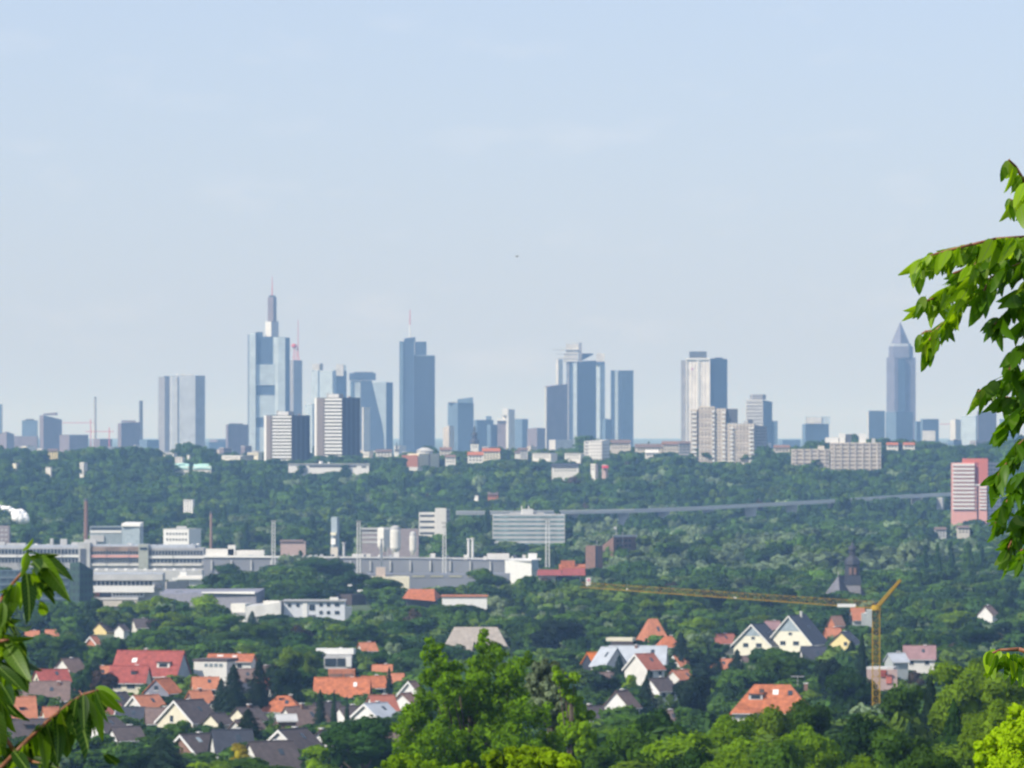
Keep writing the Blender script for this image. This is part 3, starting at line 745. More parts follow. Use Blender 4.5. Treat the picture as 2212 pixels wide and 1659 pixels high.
for lab, x0, x1, yt, yb, d, wl_, rf in CREST:
    b = Bld('house', lab, 'house', fp1(x0, x1, 11) if rf else fp2(x0, x0 + (x1 - x0) * rng.uniform(.55, .85), x1, d, 25), yt, d, wl_, prot=yb - 2)
    if rf: gable(b, x0 - 1, x1 + 1, yt, yt - min(7, (x1 - x0) * rng.uniform(.10, .16) + 2), 10, rf)
    else: b.vol('flat_roof_edge', fp2(x0 - .6, x0 + (x1 - x0) * .7, x1 + .6, d, 25), yt - 1.2, yt + .4, lgrey)
    if x0 == 1300: b.vol('red_awning', fp1(1300, 1314, 2, -2), 1006, 1011, plain('bright_red_awning', (0.75, 0.05, 0.07)))
    if x1 - x0 > 15:
        k = max(2, int((x1 - x0) / 7))
        b.strips(0, max(1, int((yb - yt) / 5)), .08, .92, yt + 1, yb, .4, glassd, 'window', .12, cols=k, gap=.45)
# lesser city roofs between the ridge and the towers
rng = random.Random(11)
kinds = ['flat-roofed', 'stepped', 'long', 'narrow', 'broad', 'low']
cols_ = [('pale', lightf), ('beige', beigef), ('grey', greyf), ('bluish', blueglass), ('brown', purplef), ('whitish', white)]
SPOTS = []
for i in range(64):
    d = rng.uniform(6500, 9000); x = rng.uniform(-30, 2240); wd = rng.uniform(12, 40)
    yt = rng.uniform(962, 982) if x < 1330 else rng.uniform(950, 966)
    k = rng.choice(kinds); cn, cm = rng.choice(cols_)
    SPOTS.append((x, wd, yt, d, k, cn, cm))

# ---------------------------------------------------------------- naming of many alike things by what stands near them
_used = {}
REL_SKIP = set()
def place_phrase(x, y, avoid=()):
    best = min((abs(l[0] - x) + 1.6 * abs(l[1] - y), l) for l in LMK if l[2] not in avoid)[1]
    dx, dy = x - best[0], y - best[1]
    if abs(dx) > 1.3 * abs(dy): rel = 'right of' if dx > 0 else 'left of'
    else: rel = 'below' if dy > 0 else 'above'
    return rel, best[2]
PEND = []       # (object, adjective+noun, x, y, size)
def later(o, what, x, y, size): PEND.append((o, what, x, y, size))
ORD = ['', 'second ', 'third ', 'fourth ', 'fifth ', 'sixth ', 'seventh ', 'eighth ', 'ninth ', 'tenth ', 'eleventh ', 'twelfth ']
def settle():
    """give every waiting thing a label of its own: where it stands, and its rank by size among its like there"""
    pool = {}
    for o, what, x, y, size in PEND:
        rel, l = place_phrase(x, y)
        pool.setdefault((what, rel, l), []).append((size, x, o))
    for (what, rel, l), m in pool.items():
        if len(m) == 1:
            m[0][2]['label'] = '%s just %s the %s' % (what, rel, l)
            continue
        m.sort(key=lambda t: t[1])
        for i, (s, x, o) in enumerate(m):
            if i == 0: h = 'leftmost '
            elif i == len(m) - 1: h = 'rightmost '
            else: h = ORD[i] + 'from left '
            o['label'] = '%s%s %s the %s' % (h, ('of ' + str(len(m)) + ' ') + what + 's' if i in (0, len(m) - 1) else what, rel, l)

for x, wd, yt, d, k, cn, cm in SPOTS:
    b = Bld('city_block', 'x', 'city block', fp2(x, x + wd * .4, x + wd, d, 35), yt, d, cm, prot=False, group='city blocks between the ridge and the towers')
    if k == 'stepped': b.vol('upper_storey', fp1(x + wd * .2, x + wd * .7, 10, 4), yt - 4, yt + .1, cm)
    if k in ('long', 'low'): b.vol('roof_edge', fp2(x - .5, x + wd * .4, x + wd + .5, d, 35), yt - 1, yt + .3, lgrey)
    if k in ('broad', 'flat-roofed', 'narrow'): b.vol('roof_plant', fp1(x + wd * .45, x + wd * .65, 6, 6), yt - 2.5, yt + .1, dgrey)
    later(b.e, '%s %s distant city block' % (k, cn), x + wd / 2, yt, wd)

# ---------------------------------------------------------------- pink high-rise
d = 4300
b = Bld('apartment_tower', 'pink and white striped high-rise with a salmon upper right part, beside the leafy branch', 'apartment tower', fp1(2058, 2105, 16), 1000, d, pinkp, prot=1060, lm='pink striped high-rise')
b.strips(0, 12, 0, 1, 1000, 1102, .5, whitep, 'balcony', 1.3)
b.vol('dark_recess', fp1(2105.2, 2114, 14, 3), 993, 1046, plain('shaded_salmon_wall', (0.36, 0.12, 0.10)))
b.vol('salmon_wall', fp1(2114.2, 2134, 16, 0), 992, 1046, salmon)
b.vol('roof_storey', fp1(2082, 2134, 12, 2.5), 990.5, 1000.1, salmon)
b.vol('white_belt', fp1(2105.2, 2134, 16, -.3), 1046, 1049, whitep)
b.vol('lower_left_wall', fp1(2105.2, 2110, 16, 0), 1049, None, pinkp); b.vol('dark_joint', fp1(2110.2, 2114, 14, 2), 1049, None, dgrey)
b.vol('lower_right_wall', fp1(2114.2, 2132, 16, 0), 1049, None, pinkp)
fp_ = [b.P(p) for p in ((2115, 0), (2131, 0), (2131, 5), (2115, 5))]
b.strips(0, 7, 0, 1, 1050, 1102, .45, whitep, 'balcony', .9, fp=fp_)
b.vol('grey_side', [(2134.2, .5), (2164, 8), (2164, 24), (2134.2, 16)], [996, 1000, 1000, 996], None, greyf)
# ---------------------------------------------------------------- bridge over the wood
def V3(x, y, d): return W(x, y, d)
pts = [(985, 1106, 4250), (1100, 1106, 4270), (1240, 1104.5, 4300), (1370, 1102, 4330), (1500, 1097, 4370), (1650, 1089, 4430), (1800, 1081, 4480), (1920, 1073, 4540), (2010, 1068, 4600), (2060, 1066, 4660)]
o0 = V3(1500, 1110, 4370)
br = empty('motorway_bridge', o0, 'long pale concrete bridge running level over the wood, from the office slab to the right', 'bridge')
LMK.append((1500, 1098, 'long concrete bridge'))
mb = MB(); mr_ = MB()
for (a, c) in zip(pts[:-1], pts[1:]):
    A, B = V3(*a) - o0, V3(*c) - o0
    for (zz0, zz1, ww, m_) in ((-1.9, 0, 7, mb), (0.01, 1.0, 7.3, mr_)):
        yy = (-ww, ww) if m_ is mb else (-ww, -ww + .4)
        m_.add([(A.x, A.y + yy[0], A.z + zz0), (B.x, B.y + yy[0], B.z + zz0), (B.x, B.y + yy[1], B.z + zz0), (A.x, A.y + yy[1], A.z + zz0),
                (A.x, A.y + yy[0], A.z + zz1), (B.x, B.y + yy[0], B.z + zz1), (B.x, B.y + yy[1], B.z + zz1), (A.x, A.y + yy[1], A.z + zz1)],
               [(0, 3, 2, 1), (4, 5, 6, 7), (0, 1, 5, 4), (1, 2, 6, 5), (2, 3, 7, 6), (3, 0, 4, 7)])
mb.obj('deck', plain('light_bridge_concrete', (0.68, 0.67, 0.63)), br); mr_.obj('parapet', whitep, br)
for x in (1100, 1240, 1347, 1434, 1530, 1622, 1710, 1800, 1890, 1980):
    y = float(np.interp(x, [p[0] for p in pts], [p[1] for p in pts])); dd = float(np.interp(x, [p[0] for p in pts], [p[2] for p in pts]))
    A = V3(x, y, dd) - o0; g = zg((x - CX) * dd / F, dd) - o0.z - 2
    MB().prism([(A.x - 1, A.y - 3), (A.x + 1, A.y - 3), (A.x + 1, A.y + 3), (A.x - 1, A.y + 3)], g, A.z - 1.9, [(A.x - 4.5, A.y - 3), (A.x + 4.5, A.y - 3), (A.x + 4.5, A.y + 3), (A.x - 4.5, A.y + 3)]).obj('pier', lgrey, br)
protect(1240, 1074, 1375, 1101, 4300)
for i in range(12): protect(1370 + i * 45, 1103 - i * 3.3 - 7, 1415 + i * 45, 1103 - i * 3.3 + 2, 4350)

# ---------------------------------------------------------------- works in the valley
def B(name, label, cat, fp, yt, d, mat, lm=None, prot=True, **k): return Bld(name, label, cat, fp, yt, d, mat, lm=lm, prot=prot, **k)
b = B('office_tower', 'white blocky office tower with four dark window bands on its left half', 'office building', fp1(905, 941, 14), 1107, 3900, white, 'white office tower with window bands', 1150)
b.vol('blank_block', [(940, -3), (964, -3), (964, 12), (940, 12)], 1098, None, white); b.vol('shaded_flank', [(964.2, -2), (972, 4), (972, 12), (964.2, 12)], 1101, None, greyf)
b.strips(0, 4, .06, .94, 1108, 1158, .35, glassd, 'window_band', .15)
b = B('office_slab', 'wide pale office slab with six grey-green window bands below the bridge', 'office building', fp1(1064, 1220, 16), 1111, 3800, lgrey, 'wide pale office slab', 1168)
b.strips(0, 7, .01, .99, 1112, 1180, .5, plain('green_glass_band', (0.17, 0.24, 0.25), rough=.3, var=.4, scale=.2), 'window_band', .15)
b.vol('roof_storey', fp1(1128, 1152, 8, 4), 1100, 1111.1, lgrey); b.vol('roof_duct', fp1(1100, 1176, 5, 6), 1107, 1111.1, grey); b.vol('roof_aerial', fp1(1126, 1128, 1, 5), 1093, 1111, whitep); b.vol('roof_aerial', fp1(1141, 1143, 1, 5), 1093, 1100.2, whitep)
# factory
b = B('factory_building', 'very long grey factory with window rows and white sill bands, left in the valley', 'factory', fp1(-30, 440, 30), 1184, 3400, grey, 'long factory', 1222)
b.vol('set_back_roof', fp1(-30, 420, 22, 6), 1178, 1184.1, metalr); b.vol('brown_attic', fp1(195, 300, 4, -.6), 1181, 1191, plain('brown_attic_panels', (0.26, 0.19, 0.15), var=.3, scale=.1))
b.vol('white_sill_band', fp1(-30, 172, 1.2, -.9), 1199, 1203.5, whitep); b.vol('white_sill_band', fp1(196, 300, 1.2, -.9), 1199, 1204, pinkp)
b.vol('white_sill_band', fp1(321, 441, 1.2, -.9), 1201, 1206, whitep); b.vol('white_sill_band', fp1(196, 436, 1.2, -.9), 1218, 1222, white)
for x0, x1, ya, yb_, c_ in ((-28, 170, 1185, 1198, 26), (197, 299, 1191, 1198, 16), (322, 438, 1188, 1200, 17), (-28, 170, 1205, 1216, 26), (197, 299, 1206, 1216, 18), (322, 436, 1207, 1216, 14)):
    fp_ = [b.P(p) for p in ((x0, 0), (x1, 0), (x1, 5), (x0, 5))]
    b.strips(0, 1, 0, 1, ya, yb_, .8, glassd, 'window', .2, fp=fp_, cols=c_, gap=.3)
b.vol('stair_tower', fp1(170, 195, 18, -2), 1172, None, lgrey); b.vol('stair_tower', fp1(300, 320.6, 18, -2), 1176, None, plain('green_grey_panel', (0.36, 0.38, 0.33)))
b.vol('tower_window_row', fp1(303, 318, 1, -2.4), 1182, 1187, glassd); b.vol('tower_shadow_strip', fp1(174, 186, 1, -2.4), 1185, 1224, dgrey)
for x0, x1, y in ((-5, 8, 1171), (12, 52, 1174), (106, 112, 1164), (128, 142, 1165), (152, 166, 1172), (180, 206, 1166)): b.vol('roof_box', fp1(x0, x1, 6, 8), y, 1184, lgrey)
_r = random.Random(31)
for i in range(22):
    x = _r.uniform(-20, 430); b.vol('roof_vent' if i % 2 else 'roof_duct', fp1(x, x + _r.uniform(2, 9), 4, _r.uniform(6, 18)), 1178 - _r.uniform(.5, 4), 1178.2, _r.choice([lgrey, metalr, dgrey, whitep]))
for i in range(9):
    x = -10 + i * 48; b.vol('down_pipe', fp1(x, x + .8, .4, -1.2), 1185, 1222, dgrey)
b = B('factory_wing', 'low pale factory wing with skylight domes in front of the long factory', 'factory', fp1(200, 436, 24), 1232, 3150, lgrey, None, 1240)
for i in range(11): b.vol('skylight', [(205 + i * 21, 2), (211 + i * 21, 2), (211 + i * 21, 6), (205 + i * 21, 6)], 1228.5, 1232.1, whitep)
b = B('factory_hall', 'long dark grey factory hall with pale pilasters and white roof edge', 'factory', [(440, 0), (1168, -30), (1168, 30), (440, 40)], [1202, 1210, 1208, 1202], 3350, dgrey, 'dark grey factory hall', False)
protect(440, 1190, 560, 1232, 3350); protect(785, 1195, 1090, 1250, 3300)
m35 = plain('steel_grey_wall', (0.20, 0.21, 0.24), var=.15, scale=.05)
b.body.data.materials[0] = m35
b.vol('white_roof_edge', [(440, -1), (1168, -31), (1168, -25), (440, 4)], [1199, 1207, 1207, 1199], 1204, whitep)
for i in range(17):
    xx = 456 + i * 43; bb = -(xx - 440) * 30 / 728
    b.vol('pilaster', [(xx, bb - 1.2), (xx + 3, bb - 1.3), (xx + 3, bb + 2), (xx, bb + 2)], 1210, 1232, lgrey)
for x0, x1, y in ((444, 505, 1186), (492, 508, 1178), (510, 570, 1189), (760, 800, 1197), (850, 862, 1194), (930, 940, 1196), (1052, 1100, 1196)): b.vol('roof_box', fp1(x0, x1, 8, 2), y, 1206, white)
for i in range(26):
    x = _r.uniform(450, 1150); b.vol('roof_vent', fp1(x, x + _r.uniform(2, 8), 4, -(x - 440) * 30 / 728 + _r.uniform(4, 14)), 1201 - _r.uniform(.5, 4), 1209, _r.choice([lgrey, metalr, dgrey, white]))
b = B('warehouse', 'low grey flat hall with a row of yellowish windows below the dark factory hall', 'warehouse', fp1(788, 1102, 24), 1240, 3050, m35, 'low grey warehouse', 1262)
for i in range(6): b.vol('window_row', fp1(850 + i * 40, 878 + i * 40, 1, -.3), 1243, 1247, plain('dusty_glass', (0.35, 0.34, 0.25)))
b.vol('loading_bay', fp1(1035, 1050, 1, -.3), 1258, 1283, brickm)
b = B('workshop', 'small cream workshop with a raised block, left end of the low grey warehouse', 'workshop', fp1(787, 884, 12), 1246, 2950, cream, None, 1262)
b.vol('raised_block', fp1(812, 832, 8, 1), 1226, 1246.1, plain('pinkish_plaster', (0.55, 0.45, 0.38)))
# stadium style masts
def mast(label, x, yt, yb, d, wpx, mat=lgrey, head=True, name='floodlight_mast', group=None):
    wx = (x - CX) * d / F; m = d / F; zb = zg(wx, d) - .5; r = wpx * m / 2
    e = empty(name, (wx, d, zb), label, 'mast', group); h = (HY - yt) * m - zb
    for sx, sy in ((-1, -1), (1, -1), (1, 1), (-1, 1)): MB().rod((sx * r, sy * r, 0), (sx * r * .8, sy * r * .8, h), .28, .22).obj('leg', whitep, e)
    mb = MB(); n = int(h / (2.2 * r)) + 1
    for i in range(n):
        z0, z1 = h * i / n, h * (i + 1) / n
        for (ax, ay, bx, by) in ((-1, -1, 1, -1), (1, -1, 1, 1), (-1, 1, 1, 1), (-1, -1, -1, 1)):
            mb.rod((ax * r * .9, ay * r * .9, z0), (bx * r * .9, by * r * .9, z1), .12); mb.rod((bx * r * .9, by * r * .9, z0), (ax * r * .9, ay * r * .9, z1), .12)
    mb.obj('bracing', mat, e)
    if head:
        mb = MB(); mb.box(-r * 1.7, r * 1.7, -r * 1.3, r * 1.3, h, h + .5); mb.box(-r * 1.5, r * 1.5, -r * 1.2, r * 1.2, h - 2.4, h - 2.0); mb.obj('head_frame', plain('mast_head', (0.30, 0.29, 0.28)), e)
    protect(x - wpx * .8, yt, x + wpx * .8, yb, d)
    LMK.append((x, yt + 30, label.split(' standing')[0]))
mast('leftmost white lattice mast standing in front of the dark factory hall', 591, 1126, 1218, 3290, 7)
mast('second white lattice mast from the left standing right of the grey shaft', 775, 1127, 1220, 3290, 7)
mast('third white lattice mast standing before the white office tower', 960, 1130, 1224, 3290, 7)
mast('rightmost white lattice mast standing before the pale office slab', 1183, 1122, 1228, 3290, 8)
def pole(label, x, yt, yb, d, r=.5, mat=lgrey, name='flue_pipe'):
    wx = (x - CX) * d / F; zb = zg(wx, d) - .5; h = (HY - yt) * d / F - zb
    e = empty(name, (wx, d, zb), label, 'pipe'); MB().rod((0, 0, 0), (0, 0, h), r, r * .9, 8).obj('tube', mat, e); MB().rod((0, 0, h), (0, 0, h + .7), r * 1.5, r * 1.5, 8).obj('cap', mat, e)
    protect(x - 3, yt, x + 3, yb, d)
pole('short white pipe between the grey shaft and the second lattice mast', 743, 1174, 1196, 3400, .9)
pole('thin white pipe in front of the white silos', 824, 1166, 1198, 3300, .8)
pole('left one of the twin white flue pipes right of the third lattice mast', 1012, 1166, 1200, 3400, .8, whitep)
pole('right one of the twin white flue pipes right of the third lattice mast', 1021, 1165, 1200, 3400, .8, whitep)
b = B('shaft_tower', 'square grey shaft tower with a white sign panel low on its front', 'tower', fp2(715, 728, 733, 3450, 30), 1117, 3450, bluegrey, 'grey shaft tower', 1192)
b.vol('white_sign_panel', [(715, -1.5), (725, -3), (725, 0), (715, 0)], 1163, 1176, whitep); b.vol('belt', [(714.5, -1.4), (726, -3), (726, 0), (714.5, 0)], 1150, 1156, cream); b.vol('pale_foot', [(714.5, -1.4), (730, -3), (730, 2), (714.5, 2)], 1182, None, beige)
# silos
b = B('grain_silo', 'grey works building with brick bands behind the white silos', 'building', fp1(781, 904, 16), 1143, 3600, plain('mauve_grey', (0.28, 0.24, 0.25)), 'grey works building', 1172)
b.strips(0, 3, .01, .3, 1146, 1176, .4, lgrey, 'concrete_band', .2)
b.vol('roof_edge', fp1(780, 860, 4, -1), 1140, 1144, lgrey)
def silo(label, x, yt, yb, wd, d, n=16):
    wx = (x - CX) * d / F; zb = zg(wx, d) - .5; m = d / F; r = wd * m / 2; Z = lambda y: (HY - y) * m - zb
    e = empty('silo', (wx, d, zb), label, 'silo')
    MB().lathe([(r * .45, Z(yb + 4)), (r, Z(yb - 8)), (r, Z(yt)), (r * .9, Z(yt - 2))], n=n).obj('drum', white, e, smooth=False)
    MB().lathe([(r * .9, Z(yt - 2)), (r * .85, Z(yt - 9)), (.5, Z(yt - 12))] if n > 4 else [(r * .9, Z(yt - 2)), (r * .8, Z(yt - 3)), (r * .8, Z(yt - 4))], n=n).obj('dome', lgrey, e)
    for q in range(4):
        a = q * math.pi / 2 + .78; MB().rod((math.cos(a) * r * .8, math.sin(a) * r * .8, 0), (math.cos(a) * r * .8, math.sin(a) * r * .8, Z(yb - 8)), .3).obj('leg', lgrey, e)
    protect(x - wd / 2, yt - 8, x + wd / 2, yb, d)
silo('square white bin with a flat top left of the tall white silo', 829, 1143, 1188, 27, 3450, 4)
silo('tall white silo with a grey domed top right of the shorter silo', 854, 1147, 1192, 23, 3430)
silo('slim cream silo standing apart right of the tall white silo', 892, 1160, 1196, 15, 3450)
LMK.append((850, 1170, 'white silos'))
b = B('cold_store', 'bright white windowless box hall with a small white cube on its roof', 'hall', fp2(1091, 1148, 1163, 3150, 20), [1212, 1212, 1208, 1208], 3150, whitep, 'bright white box hall', 1236)
b.vol('roof_cube', fp1(1141, 1160, 6, 8), 1196, 1210, whitep); b.vol('grey_side_panel', [(1148.3, -.4), (1163, 3), (1163, 6), (1148.3, 2)], 1209, 1232, bluegrey); b.vol('roof_edge', [(1090, 6), (1148, -1.2), (1149, 1), (1090, 8)], 1210, 1213, lgrey)
# brick buildings
b = B('brick_tower', 'brown brick tower pair with a dark gap, left of the brick block with aerials', 'tower', fp2(1265, 1286, 1302, 3200, 30), 1179, 3200, brickm, 'brown brick tower pair', 1222)
b.vol('dark_gap', [(1286.5, -.6), (1299, 8), (1299, 10), (1286.5, 2)], 1180, None, dgrey)
b = B('brick_block', 'brown brick block with roof aerials half sunk in the trees', 'building', fp2(1302, 1325, 1376, 3300, 30), [1178, 1160, 1160, 1178], 3300, brickm, 'brick block with aerials', 1188)
for x, y in ((1331, 1142), (1345, 1150), (1289, 1168)): b.vol('aerial', fp1(x, x + 1, 1, 5), y, 1179, lgrey)
b.vol('aerial_dish', fp1(1326, 1332, 1, 4), 1138, 1144, lgrey); b.strips(1, 2, .1, .8, 1163, 1185, .35, glassd, 'window', .2, cols=4, gap=.5)
b.vol('roof_edge', [(1324, -1), (1377, 14), (1377, 17), (1324, 3)], 1156, 1160.2, lgrey)
b = B('silo_house', 'red-roofed works house on tall white cylinders in front of the brick towers', 'building', fp1(1197, 1256, 12), None, 2900, None, 'red-roofed works house', 1274)
for i, x in enumerate((1203, 1218, 1248)):
    mb = MB(); mb.lathe([(1.6 if i != 1 else 2.6, 0), (1.6 if i != 1 else 2.6, b.z(1246))], b.P((x, 0))[0], 0, 14); mb.obj('cylinder', whitep if i != 1 else lgrey, b.e)
b.vol('dark_recess', fp1(1200, 1252, 6, 4), 1247, None, dgrey)
gable(b, 1160, 1214, 1243, 1231, 12, plain('maroon_tiles', (0.27, 0.07, 0.06), var=.2)); gable(b, 1214, 1265, 1243, 1228, 12, plain('maroon_tiles', (0.27, 0.07, 0.06)))
b.vol('wall', fp1(1164, 1200, 8, 1), 1243, None, beige)
b.vol('orange_upper_roof', [(1208, 6), (1265, 6), (1265, 14), (1208, 14)], [1228, 1224, 1220, 1220], 1232, oran); b.vol('orange_dormer', fp1(1212, 1242, 6, 7), 1212, 1226, oran)
protect(1160, 1212, 1262, 1240, 2900)
b = B('roadside_sign', 'small white and pink sign board right of the red-roofed works house', 'sign', fp1(1266, 1276, 1), 1248, 2600, whitep, None, 1258)
b.vol('pink_emblem', [(1268.5, -.2), (1274, -.2), (1274, .2), (1268.5, .2)], 1250, 1255.5, plain('pink_print', (0.75, 0.25, 0.35)))
b.body['label'] = 'white board'
# chimneys and small works left
e, h = chimney('tall dark brick chimney standing left of the grey works block', 186, 1078, 3700, 1.7, 1.2, brickm, prot=1168)
e, h = chimney('thin pinkish brick chimney standing right of the white works house', 456, 1105, 3700, 1.0, .8, plain('dark_rosy_brick', (0.26, 0.17, 0.14)), prot=1165)
b = B('works_building', 'low grey works building with a white window strip right of the dark brick chimney', 'building', fp1(194, 264, 14), 1137, 3700, plain('green_grey_wall', (0.28, 0.33, 0.35)), None, 1158)
b.vol('white_strip', fp1(195, 263, 1, -.4), 1146, 1151, whitep); b.vol('lower_wall', fp1(195, 225, 2, -1), 1156, 1170, lgrey); b.vol('window_row', fp1(196, 262, 1, -.3), 1139, 1144, glassd)
b = B('works_block', 'tall grey metal-clad block with a pale sloping roof, beside the low works building', 'building', fp2(263, 302, 309, 3600, 25), 1137, 3600, bluegrey, 'grey metal-clad works block', 1170)
b.vol('pale_roof', [(262, 3), (303, -1), (309, 4), (268, 14)], [1131, 1131, 1128, 1128], 1137.1, whitep)
b = B('works_house', 'white flat-roofed house with two rows of small dark windows left of the thin chimney', 'building', fp2(352, 408, 430, 3600, 15), 1144, 3600, whitep, 'white works house', 1172)
b.strips(0, 2, .1, .95, 1147, 1172, .4, glassd, 'window', .15, cols=7, gap=.5); b.vol('roof_edge', fp2(351, 408, 431, 3600, 15), 1142.5, 1144.2, lgrey); b.vol('roof_plant', fp1(380, 402, 5, 5), 1137, 1143, lgrey)
b = B('works_house', 'low brown-red works house right of the thin pinkish chimney, in trees', 'building', fp1(606, 660, 10), 1170, 3500, plain('rosy_wall', (0.45, 0.33, 0.30)), None, 1180); gable(b, 604, 656, 1170, 1166, 10, browng)
b = B('works_house', 'grey-brown block cut by the left edge above the long factory', 'building', fp1(-20, 20, 10), 1136, 3700, plain('mauve_grey', (0.28, 0.24, 0.25)), None, 1168)
b.strips(0, 3, .5, .95, 1140, 1170, .4, lgrey, 'window', .2, cols=2, gap=.4)

# office with balconies, dark tower at left
b = B('dark_tower', 'dark green-glazed tower block with a pale edge, left of the white terraced office', 'tower block', fp2(150, 172, 199, 2500, 35), [1216, 1214, 1232, 1232], 2500, facade('dark_green_tower', (0.035, 0.075, 0.06), (0.02, 0.035, 0.045), 3.2, 2.6, .5, .6, rough=.7), 'dark green tower block', 1300)
b.vol('pale_green_edge', [(149, 6), (152, 4.6), (152, 7), (150, 9)], 1222, None, plain('pale_green_strip', (0.25, 0.36, 0.22)))
b = B('dark_office', 'wide dark teal office block at the left edge, behind the twig', 'office building', fp1(-30, 150, 18), 1233, 2550, facade('teal_office', (0.06, 0.10, 0.12), (0.03, 0.05, 0.07), 3.3, 3, .5, .7, rough=.7), 'dark teal office block', 1275)
b.strips(0, 4, .02, .98, 1240, 1300, .3, plain('blue_grey_band', (0.13, 0.17, 0.20)), 'sill_band', .3)
b = B('terraced_office', 'white terraced office building with broad white balcony bands, stepping down in tiers', 'office building', fp1(200, 352, 18), 1241, 2700, lgrey, 'white terraced office', 1298)
b.vol('metal_roof', fp1(200, 352, 14, 3), 1238, 1241.1, metalr); b.vol('top_sill', fp1(199, 352, 3, -1.5), 1241, 1253, lgrey)
fp_ = [b.P(p) for p in ((200, 0), (330, 0), (330, 5), (200, 5))]
b.strips(0, 1, 0, 1, 1254, 1266, .75, glassd, 'window', .15, fp=fp_, cols=14, gap=.25)
b.vol('white_balcony_band', fp1(199, 334, 4, -4), 1266, 1279, whitep); b.vol('brown_recess_wall', fp1(200, 216, 2, -1.2), 1279, 1287, orap)
b.vol('dark_recess', fp1(216, 241, 2, -1.2), 1279, 1289, dgrey); b.vol('white_lower_front', fp1(241, 312, 3, -2), 1279, 1290, whitep)
fp_ = [b.P(p) for p in ((244, -2.1), (310, -2.1), (310, 2), (244, 2))]
b.strips(0, 1, 0, 1, 1281, 1286, .9, glassd, 'window', .12, fp=fp_, cols=9, gap=.3)
b.vol('parapet_band', fp1(199, 300, 5, -5), 1290, 1295, lgrey); b.vol('beige_balcony_band', fp1(217, 300, 6, -8), 1297, 1309, beige)
b.vol('lower_wing', fp1(200, 292, 10, -6), 1310, None, lgrey); b.vol('dark_slot', fp1(335, 350, 3, -1), 1262, 1272, dgrey)
b = B('annex', 'grey box annex with a pale roof between the terraced office and the white pavilion', 'building', fp2(345, 360, 405, 2750, 30), [1258, 1256, 1256, 1258], 2750, plain('warm_grey_panel', (0.40, 0.38, 0.36)), None, 1276)
b = B('pavilion', 'low white pavilion with domed roof lights in front of the factory end', 'building', fp1(384, 437, 14), 1244, 2950, white, None, 1252); b.vol('roof_light', fp1(388, 402, 5, 3), 1236, 1244.1, whitep); b.vol('white_band', fp1(372, 437, 2, -2), 1248, 1252, whitep)
b = B('long_hall', 'long grey-roofed hall with a white roof edge right of the terraced office', 'hall', [(345, 0), (560, -30), (570, 10), (350, 30)], [1283, 1277, 1272, 1276], 2600, plain('mauve_wall', (0.22, 0.22, 0.26)), 'long grey-roofed hall', False)
protect(460, 1272, 545, 1290, 2600); b.vol('white_edge', [(440, -16), (557, -31), (557, -27), (440, -12)], [1277, 1274, 1274, 1277], 1279, whitep)
b = B('school_wing', 'white blocky wing with large blank walls left of the white three-storey house', 'building', fp2(498, 530, 548, 2450, 25), 1304, 2450, white, None, 1345)
b.vol('dark_band', fp1(500, 548, 1, -.6), 1323, 1329, grey)
b = B('school_wing', 'low white curved wing touching the left end of the white three-storey house', 'building', [(528, 12), (560, 4), (608, -6), (612, 12), (540, 22)], [1312, 1308, 1300, 1300, 1308], 2400, lgrey, None, 1330)
b.vol('raised_white_block', fp2(568, 604, 612, 2420, 20), 1298, None, white)
b = B('school', 'white three-storey house with small dark windows in rows, seen on its long side', 'school', fp1(613, 745, 14), 1299, 2400, plain('bluish_white_wall', (0.62, 0.64, 0.68), var=.05), 'white three-storey house', 1336)
b.vol('flat_roof', fp1(611, 747, 16, -1), 1296.5, 1299.1, grey)
for x, y in ((622, 1306), (640, 1306), (690, 1305), (706, 1305), (723, 1305), (690, 1322), (706, 1322), (723, 1322)):
    b.vol('window', fp1(x, x + (10 if x == 723 else 7), .5, -.25), y - 2.5, y + 4.5, glassd)
b.vol('dark_window', fp1(668, 680, .5, -.25), 1306, 1318, glassd); b.vol('entrance', fp1(666, 682, .5, -.25), 1328, 1338, dgrey); b.vol('white_stair_strip', fp1(654, 664, .6, -.4), 1300, 1345, whitep)
b.vol('roof_box', fp1(712, 730, 5, 3), 1291, 1297, white); b.vol('side_annex', [(745.2, 2), (758, 8), (758, 16), (745.2, 14)], 1312, None, white)
b = B('farmhouse', 'farm building with bright orange-red hipped roof alone in the trees right of the school', 'house', fp1(878, 944, 10), 1290, 2450, dgrey, 'orange-red hipped roof', 1296)
mesh_obj('roof', [(b.P((x, 0))[0], yy, b.z(y)) for x, yy, y in ((869, -9, 1292), (940, -9, 1298), (953, 7, 1290), (882, 7, 1286), (883, 0, 1273), (938, 0, 1273))], [(0, 1, 5, 4), (1, 2, 5), (2, 3, 4, 5), (3, 0, 4), (3, 2, 1, 0)], [oran], b.e)
protect(868, 1272, 950, 1296, 2450)
b = B('shed', 'long low shed with an orange and white roof edge', 'shed', fp1(955, 1052, 12), 1289, 2400, whitep, 'long low shed', 1296); b.vol('orange_roof_edge', fp1(953, 1054, 12, -.6), 1286, 1289.1, orap)
b = B('shed', 'dark-roofed shed with a bright roof light above the white school', 'shed', fp2(720, 760, 790, 2750), 1284, 2750, slateb, None, 1285); b.vol('roof_light', fp1(751, 760, 3, 2), 1263, 1266, whitep); b.vol('white_edge', fp1(772, 786, 2, -2), 1274, 1278, whitep)
